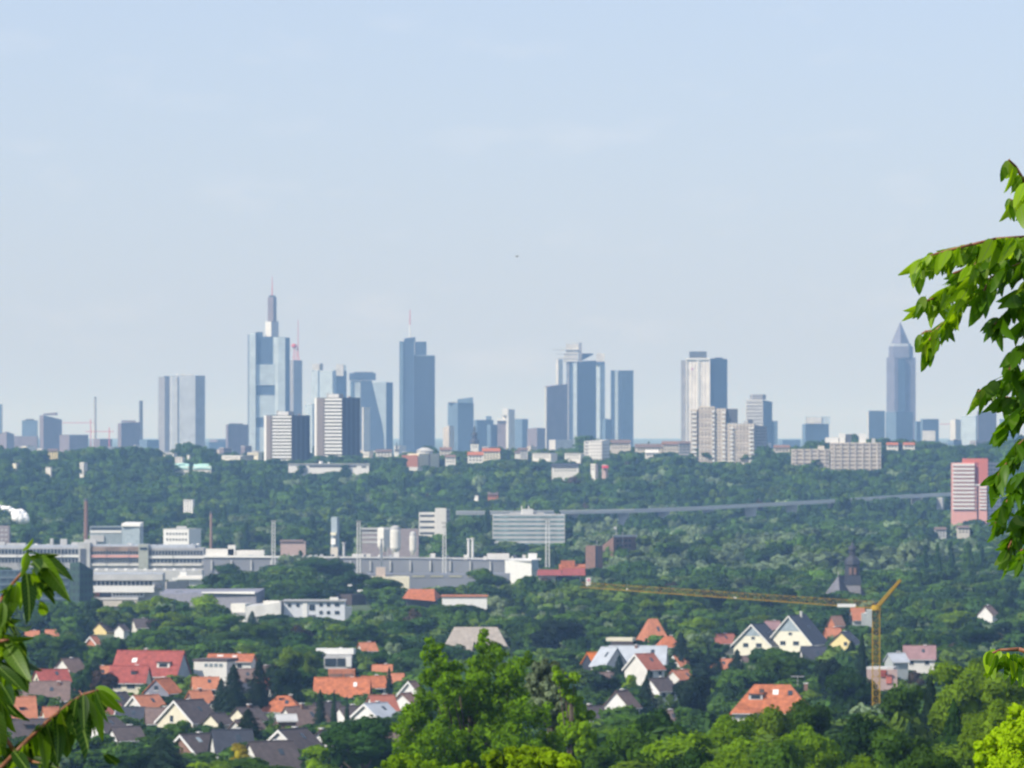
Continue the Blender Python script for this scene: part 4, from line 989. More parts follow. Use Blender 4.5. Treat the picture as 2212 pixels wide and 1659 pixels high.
# steam
def steam():
    rs = np.random.RandomState(3); d = 3600
    e = empty('steam_plume', W(52, 1125, d), 'small white puff of steam trailing to the left above the factory', 'steam'); e['kind'] = 'stuff'
    v, f = [], []
    for t in np.linspace(0, 1, 26):
        x = 52 - 62 * t; y = 1116 - 26 * t + 10 * math.exp(-((t - .18) / .12) ** 2) * 0 + 7 * math.sin(t * 9) * (1 - t)
        r = (1.1 + 2.6 * math.exp(-((t - .15) / .16) ** 2) + 1.0 * (1 - t)) * .72
        for q in range(3):
            c = W(x, y, d) - e.location + Vector(rs.uniform(-1, 1, 3)) * r * .7
            k = len(v); n, m = 8, 6
            for j in range(m + 1):
                for i in range(n):
                    th, ph = 2 * math.pi * i / n, math.pi * j / m; rr = r * rs.uniform(.85, 1.1)
                    v.append((c.x + rr * math.sin(ph) * math.cos(th), c.y + rr * math.sin(ph) * math.sin(th), c.z + rr * math.cos(ph)))
            f += [(k + j * n + i, k + j * n + (i + 1) % n, k + (j + 1) * n + (i + 1) % n, k + (j + 1) * n + i) for j in range(m) for i in range(n)]
    o = mesh_obj('vapour', v, f, plain('steam_white', (0.9, 0.9, 0.9), var=.02), e, smooth=True)
    o['kind'] = 'stuff'
    protect(0, 1095, 60, 1126, d)
steam()
# bird
def bird(x, y, d, label, s=1.0):
    e = empty('bird', W(x, y, d), label, 'bird', rz=.4)
    MB().lathe([(.01, -.18), (.05, -.1), (.06, 0), (.045, .1), (.01, .2)], n=8)
    mb = MB(); mb.rod((-.2 * s, 0, 0), (0, 0, .01), .02 * s, .06 * s, 6); mb.rod((0, 0, .01), (.18 * s, 0, .02), .06 * s, .02 * s, 6); mb.obj('body', slateb, e)
    for q in (-1, 1):
        mesh_obj('wing', [(-.06 * s, q * .03 * s, .03 * s), (.08 * s, q * .03 * s, .03 * s), (.05 * s, q * .28 * s, .12 * s), (-.02 * s, q * .5 * s, .06 * s)], [(0, 1, 2, 3)], slateb, e)
bird(1117, 554, 700, 'tiny dark bird flying in the middle of the sky', 1.0)
bird(42, 543, 1200, 'tiniest dark bird far up in the sky at the left', .8)

# ---------------------------------------------------------------- houses of the suburb
def house(label, x, yr, d, L, Wd, hr, rz, wall, roof, lm=None, hip=0.0, prot=None, hw=None, verge=None, wins=(), side=(), chim=None, dorm=(), sky_=(), name='house', over=.5, solar=None):
    """gabled or hipped house; ridge along its own x axis, its -x end and -y side are the ones shown"""
    wx = (x - CX) * d / F; g = zg(wx, d) - .3
    zr = (HY - yr) * d / F - g
    e = empty(name, (wx, d, g), label, 'house', rz=R_(rz))
    l, w_ = L / 2, Wd / 2; ze = zr - hr
    a = math.atan2(hr, w_)
    # wall with gables
    v = [(-l, -w_, 0), (l, -w_, 0), (l, w_, 0), (-l, w_, 0), (-l, -w_, ze), (l, -w_, ze), (l, w_, ze), (-l, w_, ze)]
    f = [(0, 1, 5, 4), (2, 3, 7, 6), (3, 2, 1, 0)]
    if hip: f += [(1, 2, 6, 5), (3, 0, 4, 7)]
    else:
        v += [(-l, 0, zr - .05), (l, 0, zr - .05)]; f += [(1, 2, 6, 9, 5), (3, 0, 4, 8, 7)]
    mesh_obj('wall', v, f, wall, e)
    # roof slabs
    o = over; k = hr / w_; t = .28; ri = l - hip
    if chim is None and L > 4.5: chim = (l * .35, w_ * .12, .9)
    if not side and L > 5: side = ((-L * .26, .5, 1.2, 1.2), (L * .24, .5, 1.3, 1.2))
    if not sky_ and L > 6.5: sky_ = ((l * .15, -w_ * .55, .9, glassd),)
    ye, zl = w_ + o, ze - o * k
    if hip:
        lo = l + o
        v = [(-lo, -ye, zl), (lo, -ye, zl), (lo, ye, zl), (-lo, ye, zl), (-ri, 0, zr + t), (ri, 0, zr + t)]
        v = [(p[0], p[1], p[2] + (t if i < 4 else 0)) for i, p in enumerate(v)] + [(p[0], p[1], p[2] - .1) for p in v[:4]]
        f = [(0, 1, 5, 4), (1, 2, 5), (2, 3, 4, 5), (3, 0, 4), (6, 7, 1, 0), (7, 8, 2, 1), (8, 9, 3, 2), (9, 6, 0, 3), (9, 8, 7, 6)]
        mesh_obj('roof', v, f, roof, e)
    else:
        lo = l + o * .8
        for sgn in (-1, 1):
            v = [(-lo, sgn * ye, zl), (lo, sgn * ye, zl), (lo, 0, zr), (-lo, 0, zr)]
            v += [(p[0], p[1], p[2] + t) for p in v]
            f = [(0, 1, 2, 3), (7, 6, 5, 4), (0, 4, 5, 1), (1, 5, 6, 2), (2, 6, 7, 3), (3, 7, 4, 0)]
            mesh_obj('roof_slope', v, f if sgn > 0 else [q[::-1] for q in f], roof, e)
        mb = MB(); mb.rod((-lo, 0, zr + t), (lo, 0, zr + t), .17, n=6); mb.obj('ridge_cap', roof, e)
    if verge:
        for sgn in (-1, 1):
            A, B_ = Vector((-lo - .06, sgn * ye, zl + .1)), Vector((-lo - .06, 0, zr + .1))
            mb = MB(); mb.add([(A.x - .12, A.y, A.z - .35), (B_.x - .12, B_.y, B_.z - .35), (B_.x - .12, B_.y, B_.z + .2), (A.x - .12, A.y, A.z + .2), (A.x + .04, A.y, A.z - .35), (B_.x + .04, B_.y, B_.z - .35), (B_.x + .04, B_.y, B_.z + .2), (A.x + .04, A.y, A.z + .2)],
                         [(0, 1, 2, 3), (7, 6, 5, 4), (0, 4, 5, 1), (1, 5, 6, 2), (2, 6, 7, 3), (3, 7, 4, 0)]); mb.obj('verge_board', verge, e)
    MB().rod((-l, -ye - .08, zl + .05), (l, -ye - .08, zl + .05), .13, n=6).obj('gutter', lgrey, e)
    for (yy, zz, ww, hh) in wins:      # on the -x gable, metres from the centre and from the ridge down
        q = mesh_box('window', -l - .1, -l + .05, yy - ww / 2, yy + ww / 2, zr - zz - hh, zr - zz, glassd, e)
        mesh_box('frame', -l - .13, -l - .02, yy - ww / 2 - .12, yy + ww / 2 + .12, zr - zz - hh - .14, zr - zz - hh, whitep, q)
    for (xx, zz, ww, hh) in side:      # on the -y long side, down from the eaves
        q = mesh_box('window', xx - ww / 2, xx + ww / 2, -w_ - .1, -w_ + .05, ze - zz - hh, ze - zz, glassd, e)
        mesh_box('frame', xx - ww / 2 - .12, xx + ww / 2 + .12, -w_ - .13, -w_ - .02, ze - zz - hh - .14, ze - zz - hh, whitep, q)
    if chim is not None:
        cx, cyy, hh = chim; zz = zr - abs(cyy) * k
        q = mesh_box('chimney', cx - .4, cx + .4, cyy - .35, cyy + .35, zz - .3, zz + hh, brickm if roof is not slate else lgrey, e)
        mesh_box('cowl', cx - .5, cx + .5, cyy - .45, cyy + .45, zz + hh, zz + hh + .15, whitep, q)
    for (xx, yy, ww, hh, m_) in dorm:  # dormers on the -y slope
        zb = zr - abs(yy) * k
        q = mesh_box('dormer', xx - ww / 2, xx + ww / 2, yy, yy + hh / k + .2, zb + .1, zb + hh, m_, e)
        mesh_box('dormer_roof', xx - ww / 2 - .25, xx + ww / 2 + .25, yy - .3, yy + hh / k + .4, zb + hh, zb + hh + .18, roof if m_ is not white else slateb, q)
        mesh_box('dormer_window', xx - ww * .32, xx + ww * .32, yy - .08, yy + .1, zb + .5, zb + hh - .25, glassd, q)
    for (xx, yy, ww, m_) in sky_:
        zb = zr - abs(yy) * k + t; zt = zb + k * 1.1
        mesh_obj('roof_window', [(xx, yy, zb + .1), (xx + ww, yy, zb + .1), (xx + ww, yy + 1.1, zt + .1), (xx, yy + 1.1, zt + .1), (xx, yy, zb - .1), (xx + ww, yy, zb - .1), (xx + ww, yy + 1.1, zt - .1), (xx, yy + 1.1, zt - .1)],
                 [(0, 1, 2, 3), (7, 6, 5, 4), (0, 4, 5, 1), (1, 5, 6, 2), (2, 6, 7, 3), (3, 7, 4, 0)], m_, e)
    if prot: protect(*prot, d)
    if lm: LMK.append((x, yr + 15, lm))
    return e, ze, zr
def mesh_box(name, x0, x1, y0, y1, z0, z1, mat, par):
    mb = MB(); mb.box(x0, x1, y0, y1, z0, z1); return mb.obj(name, mat, par)

G2 = ((-1.6, 2.0, 1.2, 1.3), (1.2, 2.0, 1.2, 1.3), (-2, 5, 1.3, 1.3), (1.8, 5, 1.3, 1.3))
e, ze, zr = house('large house with long red tiled roof, white roof window and blue-grey gable', 326, 1408, 1600, 18.5, 13, 6.2, -14, white, redt, 'large red-roofed house', prot=(238, 1408, 405, 1472), chim=(-1.5, .6, 1.4), dorm=((5.0, -4.6, 3.6, 1.7, white),), sky_=((-4.5, -3.2, 1.4, whitep),), side=((-6, .4, 1.4, 1.3), (5, .4, 1.4, 1.3)))
mesh_obj('gable_cladding', [(9.3, -6.4, ze - 2), (9.3, 6.4, ze - 2), (9.3, 6.4, ze), (9.3, 0, zr - .2), (9.3, -6.4, ze)], [(0, 1, 2, 3, 4)], bluegrey, e)
house('low red-roofed wing with a white balcony front before the large red-roofed house', 281, 1440, 1570, 10, 9, 4.0, -8, cream, redt, prot=(246, 1440, 325, 1492), side=((-2.6, .5, 2.2, 1.2), (1.2, .5, 2.2, 1.2)), dorm=((1.5, -2.6, 1.4, 1.2, dgrey),))
house('small orange-red roof with a grey gable below the large red-roofed house', 352, 1467, 1540, 6.5, 7.5, 3.4, 62, plain('mauve_wall', (0.22, 0.22, 0.26)), oran, prot=(333, 1467, 376, 1492), wins=((0, 1.6, 1.2, 1.2),))
b = B('villa', 'white flat-fronted house with a dark eave right of the large red-roofed house', 'house', fp2(418, 490, 506, 1600, 15), 1430, 1600, white, 'white flat-fronted house', 1466)
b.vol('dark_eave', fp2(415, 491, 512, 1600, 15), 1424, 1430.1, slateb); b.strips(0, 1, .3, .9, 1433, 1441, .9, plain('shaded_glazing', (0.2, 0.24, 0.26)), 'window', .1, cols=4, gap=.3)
house('house with a low wide red roof and pale roof boxes behind the dark conifers', 500, 1415, 1720, 13, 12, 1.8, -4, white, oran, 'low wide red roof', prot=(456, 1415, 550, 1425), sky_=((-4, -2, 1.8, whitep), (.5, -2.5, 1.3, whitep)))
house('orange roof low beside the white flat-fronted house', 444, 1465, 1540, 6.6, 7, 2.6, 8, cream, orap, prot=(422, 1465, 468, 1484))
house('ragged orange roofs in shade of the conifers above the yellow gabled house', 432, 1494, 1460, 5.5, 6, 2.6, 30, brickm, orap, prot=(408, 1494, 455, 1514), chim=(0, 0, .8))
house('house with a small red roof and cream gable right of the leafy shoot', 112, 1448, 1600, 8.5, 7, 2.8, 22, cream, redt, 'red roof with cream gable', prot=(72, 1448, 147, 1470), wins=((0, 2, 1.2, 1.2),))
house('house with a broad grey-brown weathered roof below the small red roof', 101, 1474, 1450, 11, 11, 4.2, 4, brickm, browng, 'broad grey-brown roof', prot=(58, 1474, 150, 1506), chim=(3, -1, 1))
house('tall orange tiled roof behind the twig near the left edge', 51, 1507, 1380, 5.2, 8, 5.2, 12, orap, orap, 'tall orange roof at the left edge', prot=(28, 1507, 75, 1556), dorm=((-.6, -2.4, 1.2, 1.0, dgrey),))
house('small orange roof piece with a grey dormer right of the tall orange roof', 110, 1530, 1340, 3.2, 5, 2.8, 20, cream, orap, prot=(96, 1530, 126, 1556))
house('house with a large pale yellow gable and dark brown roof falling to the right', 408, 1514, 1340, 9.5, 10.8, 4.6, 52, cream, slateb, 'yellow gabled house', prot=(356, 1514, 468, 1590), wins=((1.0, 3.2, 1.0, 1.4), (-2.4, 5.4, 1.2, 1.3)), chim=(1, .8, 1.0), verge=whitep)
house('low brown-roofed house just left of the yellow gabled house', 346, 1531, 1400, 6.5, 8, 3.2, 6, cream, browng, prot=(314, 1531, 374, 1556))
house('white gabled house with a wide window above a balcony, left of the yellow gabled house', 218, 1552, 1230, 9.5, 9, 2.6, 58, whitep, slateb, 'white gabled house with balcony', prot=(182, 1552, 292, 1596), wins=((1.8, 1.9, 1.2, 1.6), (-.3, 1.9, 1.0, 1.6), (-2.6, 3.6, 1.4, 1.2)), verge=whitep)
house('house with a grey roof and a white eave strip behind the leaning twig', 70, 1556, 1200, 11, 9, 3.4, 16, whitep, slateb, 'grey roof behind the twig', prot=(20, 1556, 128, 1600), dorm=((-1, -2.6, 1.8, 1.2, slateb),))
house('low white-walled house with a dark roof between the white gabled house and the shrubs', 272, 1573, 1190, 5.6, 7, 2.2, 24, whitep, slateb, prot=(252, 1573, 294, 1612), side=((0, .5, 1.6, 1.0),))
house('dark-roofed house with a bright white verge below the yellow gabled house', 424, 1588, 1170, 8, 8.6, 3.4, 46, brickm, slateb, 'dark roof with white verge', prot=(396, 1588, 462, 1640), verge=whitep, sky_=((-1, -2, 1.0, bluegrey),))
house('house with an orange hipped roof and a small dark dormer between dark roofs', 612, 1505, 1440, 10, 9.5, 3.4, -6, white, oran, 'orange hipped roof among dark roofs', hip=3.6, prot=(572, 1505, 656, 1530), dorm=((-.4, -1.5, .9, .8, dgrey),))
house('small dark red roof left of the orange hipped roof', 556, 1511, 1460, 4.6, 6, 2.2, 20, white, plain('maroon_tiles', (0.27, 0.07, 0.06)), prot=(536, 1511, 574, 1526), side=((0, .3, 1.2, .9),))
house('house with a long brown-grey roof slope facing right, below the orange hipped roof', 655, 1528, 1340, 10, 9, 4.4, 40, white, browng, 'long brown-grey slope', prot=(622, 1528, 706, 1572), chim=(-.5, -.3, 1.2))
house('steep brown-grey roof slope with a pale foot, left of the thin conifers', 706, 1519, 1400, 8, 8, 4.2, 46, white, slateb, prot=(676, 1519, 738, 1558))
house('dark-roofed house with a blue-grey roof in front of the dark conifers, left one', 486, 1516, 1450, 7, 8, 3.2, 30, white, slate, prot=(456, 1516, 520, 1542))
house('dark-roofed house right of the blue-grey roof in front of the dark conifers', 535, 1530, 1380, 6, 8, 2.8, 42, cream, slateb, prot=(512, 1530, 560, 1552), chim=(.5, 0, .9))
house('pinkish shed with a pale roof edge below the small dark red roof', 618, 1546, 1300, 4, 4, 1.0, 10, brickm, lgrey, prot=(603, 1546, 636, 1556))
house('small cream gable in dark greenery right of the yellow gabled house', 470, 1543, 1300, 4.4, 5, 2.0, 50, cream, slateb, prot=(456, 1543, 484, 1566))
house('white gabled house with a dark square window at the bottom, left of the olive shrub', 632, 1577, 1130, 9, 8.4, 3.4, 58, whitep, slateb, 'white gable with square window', prot=(586, 1577, 680, 1634), wins=((1.0, 3.4, 1.3, 1.5), (-1.7, 3.4, 1.0, 1.2)), verge=whitep)
house('big dark brown roof cut by the lower frame edge left of a white gable', 585, 1604, 1080, 8.5, 10, 4.4, 30, white, slateb, prot=(545, 1604, 634, 1659))
house('house with a bright white rounded gable end right of the white gable with square window', 704, 1581, 1140, 5, 6, 2.4, 62, whitep, slateb, prot=(682, 1581, 732, 1610), chim=(-1, .4, 1.0))
house('small white gable with red-brown base beside the bright spreading tree', 890, 1473, 1500, 4, 5.6, 3.0, 66, whitep, brickm, 'small white gable by the bright tree', prot=(874, 1473, 906, 1496), verge=whitep)
house('low white gable under the small white gable beside the bright spreading tree', 878, 1499, 1430, 4, 5, 2.0, 60, whitep, brickm, prot=(862, 1499, 894, 1516))
house('brown-red roof left of the low white gable by the bright tree', 824, 1504, 1420, 6, 7, 3.2, 24, white, plain('red_brown_tiles', (0.34, 0.12, 0.08), var=.2), prot=(800, 1504, 850, 1524))
house('long white gable end with a pale roof, left of the bright spreading tree', 812, 1521, 1330, 7, 8, 2.8, 48, whitep, metalr, 'long white gable end', prot=(780, 1521, 846, 1556), verge=whitep)
house('dark roof between the thin conifers and the long white gable end', 756, 1528, 1340, 5.4, 7, 2.4, 30, whitep, slateb, prot=(730, 1528, 784, 1550), side=((-1, .3, 1.2, 1.0),))
house('house with a long orange tiled roof left of the bright spreading tree', 740, 1466, 1520, 14, 9.5, 4.4, -3, whitep, oran, 'long orange roof', prot=(676, 1466, 796, 1496), sky_=((3, -2.4, .9, whitep),))
house('curved orange roof joined behind the long orange roof', 806, 1463, 1580, 6, 7, 2.6, 14, whitep, oran, prot=(786, 1463, 832, 1480))
house('small orange roof beside the small white gable by the bright tree', 855, 1457, 1620, 4, 6, 2.6, 4, white, orap, prot=(842, 1457, 868, 1472))
house('faded brick-coloured roof above the curved orange roof', 826, 1438, 1750, 5.5, 7, 2.6, 0, orap, orap, prot=(812, 1438, 848, 1450))
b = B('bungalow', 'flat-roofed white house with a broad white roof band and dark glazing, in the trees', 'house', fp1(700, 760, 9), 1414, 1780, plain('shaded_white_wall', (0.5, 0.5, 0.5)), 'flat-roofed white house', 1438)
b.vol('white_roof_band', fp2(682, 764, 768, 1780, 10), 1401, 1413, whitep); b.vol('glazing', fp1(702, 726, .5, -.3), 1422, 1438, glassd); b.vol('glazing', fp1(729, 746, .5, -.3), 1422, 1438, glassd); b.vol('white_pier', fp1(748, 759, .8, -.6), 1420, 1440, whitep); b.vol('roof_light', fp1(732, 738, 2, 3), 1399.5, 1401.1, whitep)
b = B('terrace', 'brick wall terrace below the flat-roofed white house', 'building', fp1(709, 767, 6), 1446, 1700, orap, None, 1462)
for x0, x1 in ((712, 740), (744, 763)): b.vol('shaded_bay', fp1(x0, x1, 1, -.2), 1455, 1470, brickm)
house('large old barn-like house with a hipped lichen-grey roof behind the bright spreading tree', 1028, 1356, 1980, 23, 17, 8.2, 0, white, plain('lichen_grey_roof', (0.34, 0.30, 0.26), var=.2, scale=.8), 'big lichen-grey hipped roof', hip=4.2, prot=(955, 1356, 1094, 1400))
house('tall orange pyramid-like roof standing above its neighbours right of centre', 1410, 1338, 1980, 8, 11.5, 7.6, 18, cream, orap, 'tall orange pyramid-like roof', hip=2.4, prot=(1370, 1338, 1446, 1388))
house('smaller orange hipped roof just right of the tall orange pyramid-like roof', 1443, 1376, 1900, 6.5, 7, 3.0, 10, cream, oran, hip=2, prot=(1420, 1376, 1466, 1396))
b = B('bungalow', 'house with a flat cream roof left of the tall orange pyramid-like roof', 'house', fp1(1320, 1368, 8), 1385, 1950, slateb, None, 1391); b.vol('cream_roof', fp2(1309, 1366, 1374, 1950, 12), 1378, 1385.1, cream)
house('house with a long blue-grey metal roof below the tall orange roof', 1378, 1397, 1760, 17, 11, 4.8, -6, white, metalr, 'long blue-grey metal roof', prot=(1302, 1397, 1440, 1428), chim=(-.5, -.5, 1.0), sky_=((4, -2.4, 1.2, glassd),))
house('wing with a steep metal slope left of the long blue-grey roof', 1316, 1400, 1740, 7, 8.5, 5.0, -52, white, metalr, prot=(1294, 1402, 1338, 1438))
house('small bright orange gable left of the blue-grey metal roof', 1280, 1411, 1760, 4, 5, 3.0, 44, slate, plain('vivid_orange_tiles', (0.75, 0.20, 0.03), var=.1), 'small bright orange gable', prot=(1266, 1411, 1298, 1434))
house('red-brown roof with long white verge under the blue-grey metal roof', 1392, 1414, 1660, 7, 9, 4.0, 44, white, plain('red_brown_tiles', (0.34, 0.12, 0.08)), 'red-brown roof with white verge', prot=(1356, 1414, 1440, 1450), verge=whitep)
MOREH = []
house('dark-roofed house with white gable patches hidden in trees right of the yellow-green bush', 1424, 1467, 1500, 6, 7, 2.8, 40, whitep, slateb, prot=(1412, 1469, 1446, 1488))
def twin(label, x, yr, L, hr, Wd, lm, pr, chim=None):
    d = 2020
    e, ze, zr = house(label, x, yr, d, L, Wd, hr, 62, plain('pale_yellow_render', (0.74, 0.71, 0.58), var=.04), slate, lm, prot=pr, verge=whitep, chim=chim,
                      wins=((-.4, hr * .62, 1.3, .9), (-2.6, hr * .95, 2.2, 1.4), (2.4, hr * .95, 2.0, 1.4)), over=.9)
    l = L / 2; w_ = Wd / 2; k = hr / w_; z0 = zr - hr * .56
    yy = hr * .56 / k
    mesh_obj('slate_gable_cladding', [(-l - .16, -yy, z0), (-l - .16, yy, z0), (-l - .16, 0, zr - .1), (-l + .02, -yy, z0), (-l + .02, yy, z0), (-l + .02, 0, zr - .1)], [(2, 1, 0), (3, 4, 5), (0, 1, 4, 3), (1, 2, 5, 4), (2, 0, 3, 5)], bluegrey, e)
twin('lower left one of two pale yellow gabled houses with slate roofs', 1638, 1349, 10, 6.6, 14, 'left slate-roofed gable', (1592, 1349, 1668, 1408))
twin('taller right one of two pale yellow gabled houses with slate roofs', 1722, 1330, 13, 9.0, 16.5, 'right slate-roofed gable', (1682, 1330, 1775, 1406), chim=(2, -.6, 2.0))
house('low grey slate roof right below the taller pale yellow gable', 1757, 1398, 1850, 7.5, 9, 4.6, 8, white, slate, prot=(1734, 1398, 1782, 1432))
house('small pink-brown roof between the two pale yellow gables', 1668, 1343, 2100, 5, 6, 3.0, 14, white, plain('mauve_tiles', (0.28, 0.17, 0.17), var=.2), prot=(1652, 1343, 1684, 1356))
house('yellow gable end with dark roof just left of the yellow crane mast', 1826, 1366, 1930, 7, 10, 4.4, 64, yellow, slate, 'yellow gable left of the crane', prot=(1798, 1366, 1846, 1394), wins=((-1.5, 3, 1.2, 1.2),))
house('orange roof fragment above the yellow gable left of the crane', 1799, 1358, 2100, 5, 6, 2.6, 16, orap, orap, prot=(1782, 1358, 1816, 1370))
house('orange roof behind the crane cab with a grey wall beside it', 1852, 1314, 2300, 5, 6, 4.2, 12, plain('grey_wall', (0.4, 0.43, 0.42)), orap, prot=(1840, 1314, 1866, 1338))
b = B('house', 'pale grey block right behind the crane mast top', 'house', fp1(1862, 1884, 5), 1325, 2250, plain('grey_wall', (0.4, 0.43, 0.42)), None, 1350); b.vol('white_sill', fp1(1866, 1882, .5, -.3), 1322, 1326, whitep)
house('small orange house front below the crane jib left of the crane cab', 1806, 1332, 2200, 4, 5, 3, 30, orap, brickm, prot=(1800, 1334, 1812, 1346))
house('mauve-brown roofed house right of the crane mast', 1986, 1397, 1720, 9, 9, 3.4, -4, white, plain('mauve_tiles', (0.28, 0.17, 0.17)), 'mauve roof', prot=(1956, 1397, 2018, 1420))
house('grey-walled house with a pale roof between the crane mast and the brown roof', 1936, 1413, 1640, 4.6, 6, 2.0, 20, plain('grey_wall', (0.4, 0.43, 0.42)), metalr, prot=(1920, 1413, 1954, 1434))
b = B('site_building', 'pale flat roof with a red panel at the foot of the crane', 'building', fp1(1876, 1938, 8), 1446, 1480, plain('rosy_wall', (0.45, 0.33, 0.30)), 'building at the crane foot', 1474)
b.vol('pale_flat_roof', fp2(1872, 1930, 1944, 1480, 15), 1441, 1446.1, lgrey); b.vol('red_panel', fp1(1902, 1914, .4, -.3), 1447, 1462, redt); b.vol('pink_panel', fp1(1914, 1926, .4, -.3), 1457, 1476, salmon); b.vol('white_edge', fp1(1900, 1915, .5, -2), 1440, 1442, whitep)
house('white house with a dark roof alone among dark trees near the right edge', 2134, 1310, 2300, 5, 6.5, 3.2, 58, whitep, browng, 'lone white house', prot=(2118, 1310, 2150, 1334))
e, ze, zr = house('house with a wide orange hipped roof and grey dormers among lower trees', 1668, 1481, 1250, 16.5, 12.5, 5.4, -5, white, oran, 'wide orange hipped roof', hip=4.4, prot=(1545, 1481, 1748, 1508), chim=(7.2, -.8, 1.2), dorm=((-3.4, -3.6, 3.0, 1.5, lgrey),), sky_=((.2, -2.4, 1.2, whitep), (3.4, -2.6, 1.0, glassd)))
mesh_box('dark_flue', -2.6, -1.6, -3.0, -2.2, zr - 3, zr - .6, slateb, e)
mb = MB(); mb.rod((5.4, 0, zr), (5.4, 0, zr + 2.2), .05); mb.rod((4, 0, zr + 2), (6.8, 0, zr + 2), .08); mb.obj('roof_aerial', lgrey, e)
house('white gabled house half hidden in conifers left of the wide orange hipped roof', 1343, 1494, 1350, 6, 6.4, 3.4, 64, whitep, browng, 'white gable in conifers', prot=(1325, 1496, 1358, 1524))
house('grey roof with a slanting white verge in dark trees right of the bright spreading tree', 1276, 1528, 1300, 6, 7, 2.6, 40, whitep, slateb, 'grey roof with slanting verge', prot=(1256, 1530, 1292, 1556), verge=whitep, chim=(0, .4, 1.0))
house('faded brown roof peeping out of the trees at the bottom right', 1790, 1622, 860, 4.0, 5, 1.7, 12, white, plain('faded_brown_tiles', (0.38, 0.25, 0.20), var=.15), 'faded brown roof', hip=1.2, prot=(1762, 1622, 1818, 1642))
house('small yellow-walled house with a dark roof beside the dark green tower block', 222, 1346, 2300, 5, 7, 3.0, 60, yellow, slateb, 'small yellow house', prot=(202, 1346, 240, 1368))
house('tiny white gable right of the small yellow house', 263, 1350, 2250, 3.4, 4.4, 2.0, 58, whitep, slateb, prot=(256, 1350, 272, 1364))
house('dark-roofed house with a pale rear gable in the copper trees', 305, 1338, 2300, 6, 8, 3.0, 20, white, slateb, prot=(288, 1338, 322, 1356))
house('tiny orange-fronted house with a white roof edge above the dark conifers at left', 202, 1376, 2080, 3.6, 4.4, 2.2, 60, orap, orap, 'tiny orange-fronted house', prot=(192, 1376, 214, 1394), verge=whitep)
house('row of orange roofs behind the big round tree, left piece', 70, 1364, 2250, 5, 6, 2.4, 4, white, orap, prot=(60, 1364, 82, 1374))
house('row of orange roofs behind the big round tree, right piece', 112, 1362, 2250, 4.5, 6, 2.0, 8, white, orap, prot=(102, 1362, 124, 1371))
house('grey-roofed house with a white gable wall right of the big round tree', 152, 1424, 1760, 6.5, 8, 3.8, 48, white, browng, 'grey roof beside the big round tree', prot=(132, 1424, 170, 1462))
house('reddish house cut by the left edge behind the twig leaves', 6, 1388, 1950, 6, 7, 3, 12, white, orap, prot=(-10, 1388, 18, 1420))
house('red-brown roof glimpsed between the flat-roofed white house and the big green crown', 793, 1390, 1900, 5, 6, 2.2, 20, white, orap, prot=(778, 1388, 800, 1396))

# ---------------------------------------------------------------- slate-roofed church in the trees at the right
d = 2500; m = d / F; x = 1841
wx = (x - CX) * m; zb = zg(wx, d) - 1; Z = lambda y: (HY - y) * m - zb
e = empty('church', (wx, d, zb), 'dark slate church with tall baroque tower in trees above the crane jib', 'church')
r = 17 * m
MB().prism([(-r, -r), (r, -r), (r, r), (-r, r)], 0, Z(1262)).obj('tower_wall', plain('grey_plaster', (0.25, 0.24, 0.25)), e)
MB().prism([(-r * 1.1, -r * 1.1), (r * 1.1, -r * 1.1), (r * 1.1, r * 1.1), (-r * 1.1, r * 1.1)], Z(1262), Z(1243), [(-r * .95, -r * .95), (r * .95, -r * .95), (r * .95, r * .95), (-r * .95, r * .95)]).obj('tower_skirt', slate, e)
MB().lathe([(r * .98, Z(1243)), (r * .93, Z(1222)), (r * 1.05, Z(1219)), (r * .95, Z(1210)), (r * .6, Z(1203)), (r * .42, Z(1200)), (r * .42, Z(1190)), (r * .55, Z(1187)), (r * .5, Z(1182)), (r * .2, Z(1178)), (.12, Z(1170)), (.06, Z(1164))], n=8).obj('baroque_spire', slate, e)
for sx in (-.45, .12):
    MB().box(r * sx, r * (sx + .32), -r * 1.0, -r * .9, Z(1241), Z(1226)).obj('louvre_window', brickm, e)
# nave: ridge running back-left, hip end pale in the sun
P = lambda x_, y_, b_: ((x_ - x) * m, b_, Z(y_))
v = [P(1772, 1292, -8), P(1812, 1292, -12), P(1872, 1286, 6), P(1840, 1286, 14), P(1810, 1243, -3), P(1846, 1244, 6)]
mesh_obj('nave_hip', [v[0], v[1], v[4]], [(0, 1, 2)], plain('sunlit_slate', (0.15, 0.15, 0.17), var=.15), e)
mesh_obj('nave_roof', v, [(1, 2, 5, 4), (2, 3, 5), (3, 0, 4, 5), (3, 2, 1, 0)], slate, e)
MB().prism([(v[0][0] + .3, v[0][1]), (v[1][0], v[1][1] + .3), (v[2][0] - .3, v[2][1]), (v[3][0], v[3][1] - .3)], 0, Z(1292.5)).obj('nave_wall', plain('grey_plaster', (0.25, 0.24, 0.25)), e)
mb = MB(); mb.rod(P(1810, 1243, -3), P(1810, 1238, -3), .12); mb.lathe([(.02, Z(1239) - .0), (.35, Z(1238)), (.02, Z(1236.6))], P(1810, 0, 0)[0], -3, 8); mb.obj('ridge_ball', whitep, e)
protect(1782, 1240, 1822, 1276, d); protect(1826, 1166, 1856, 1270, d); LMK.append((1840, 1215, 'slate church'))

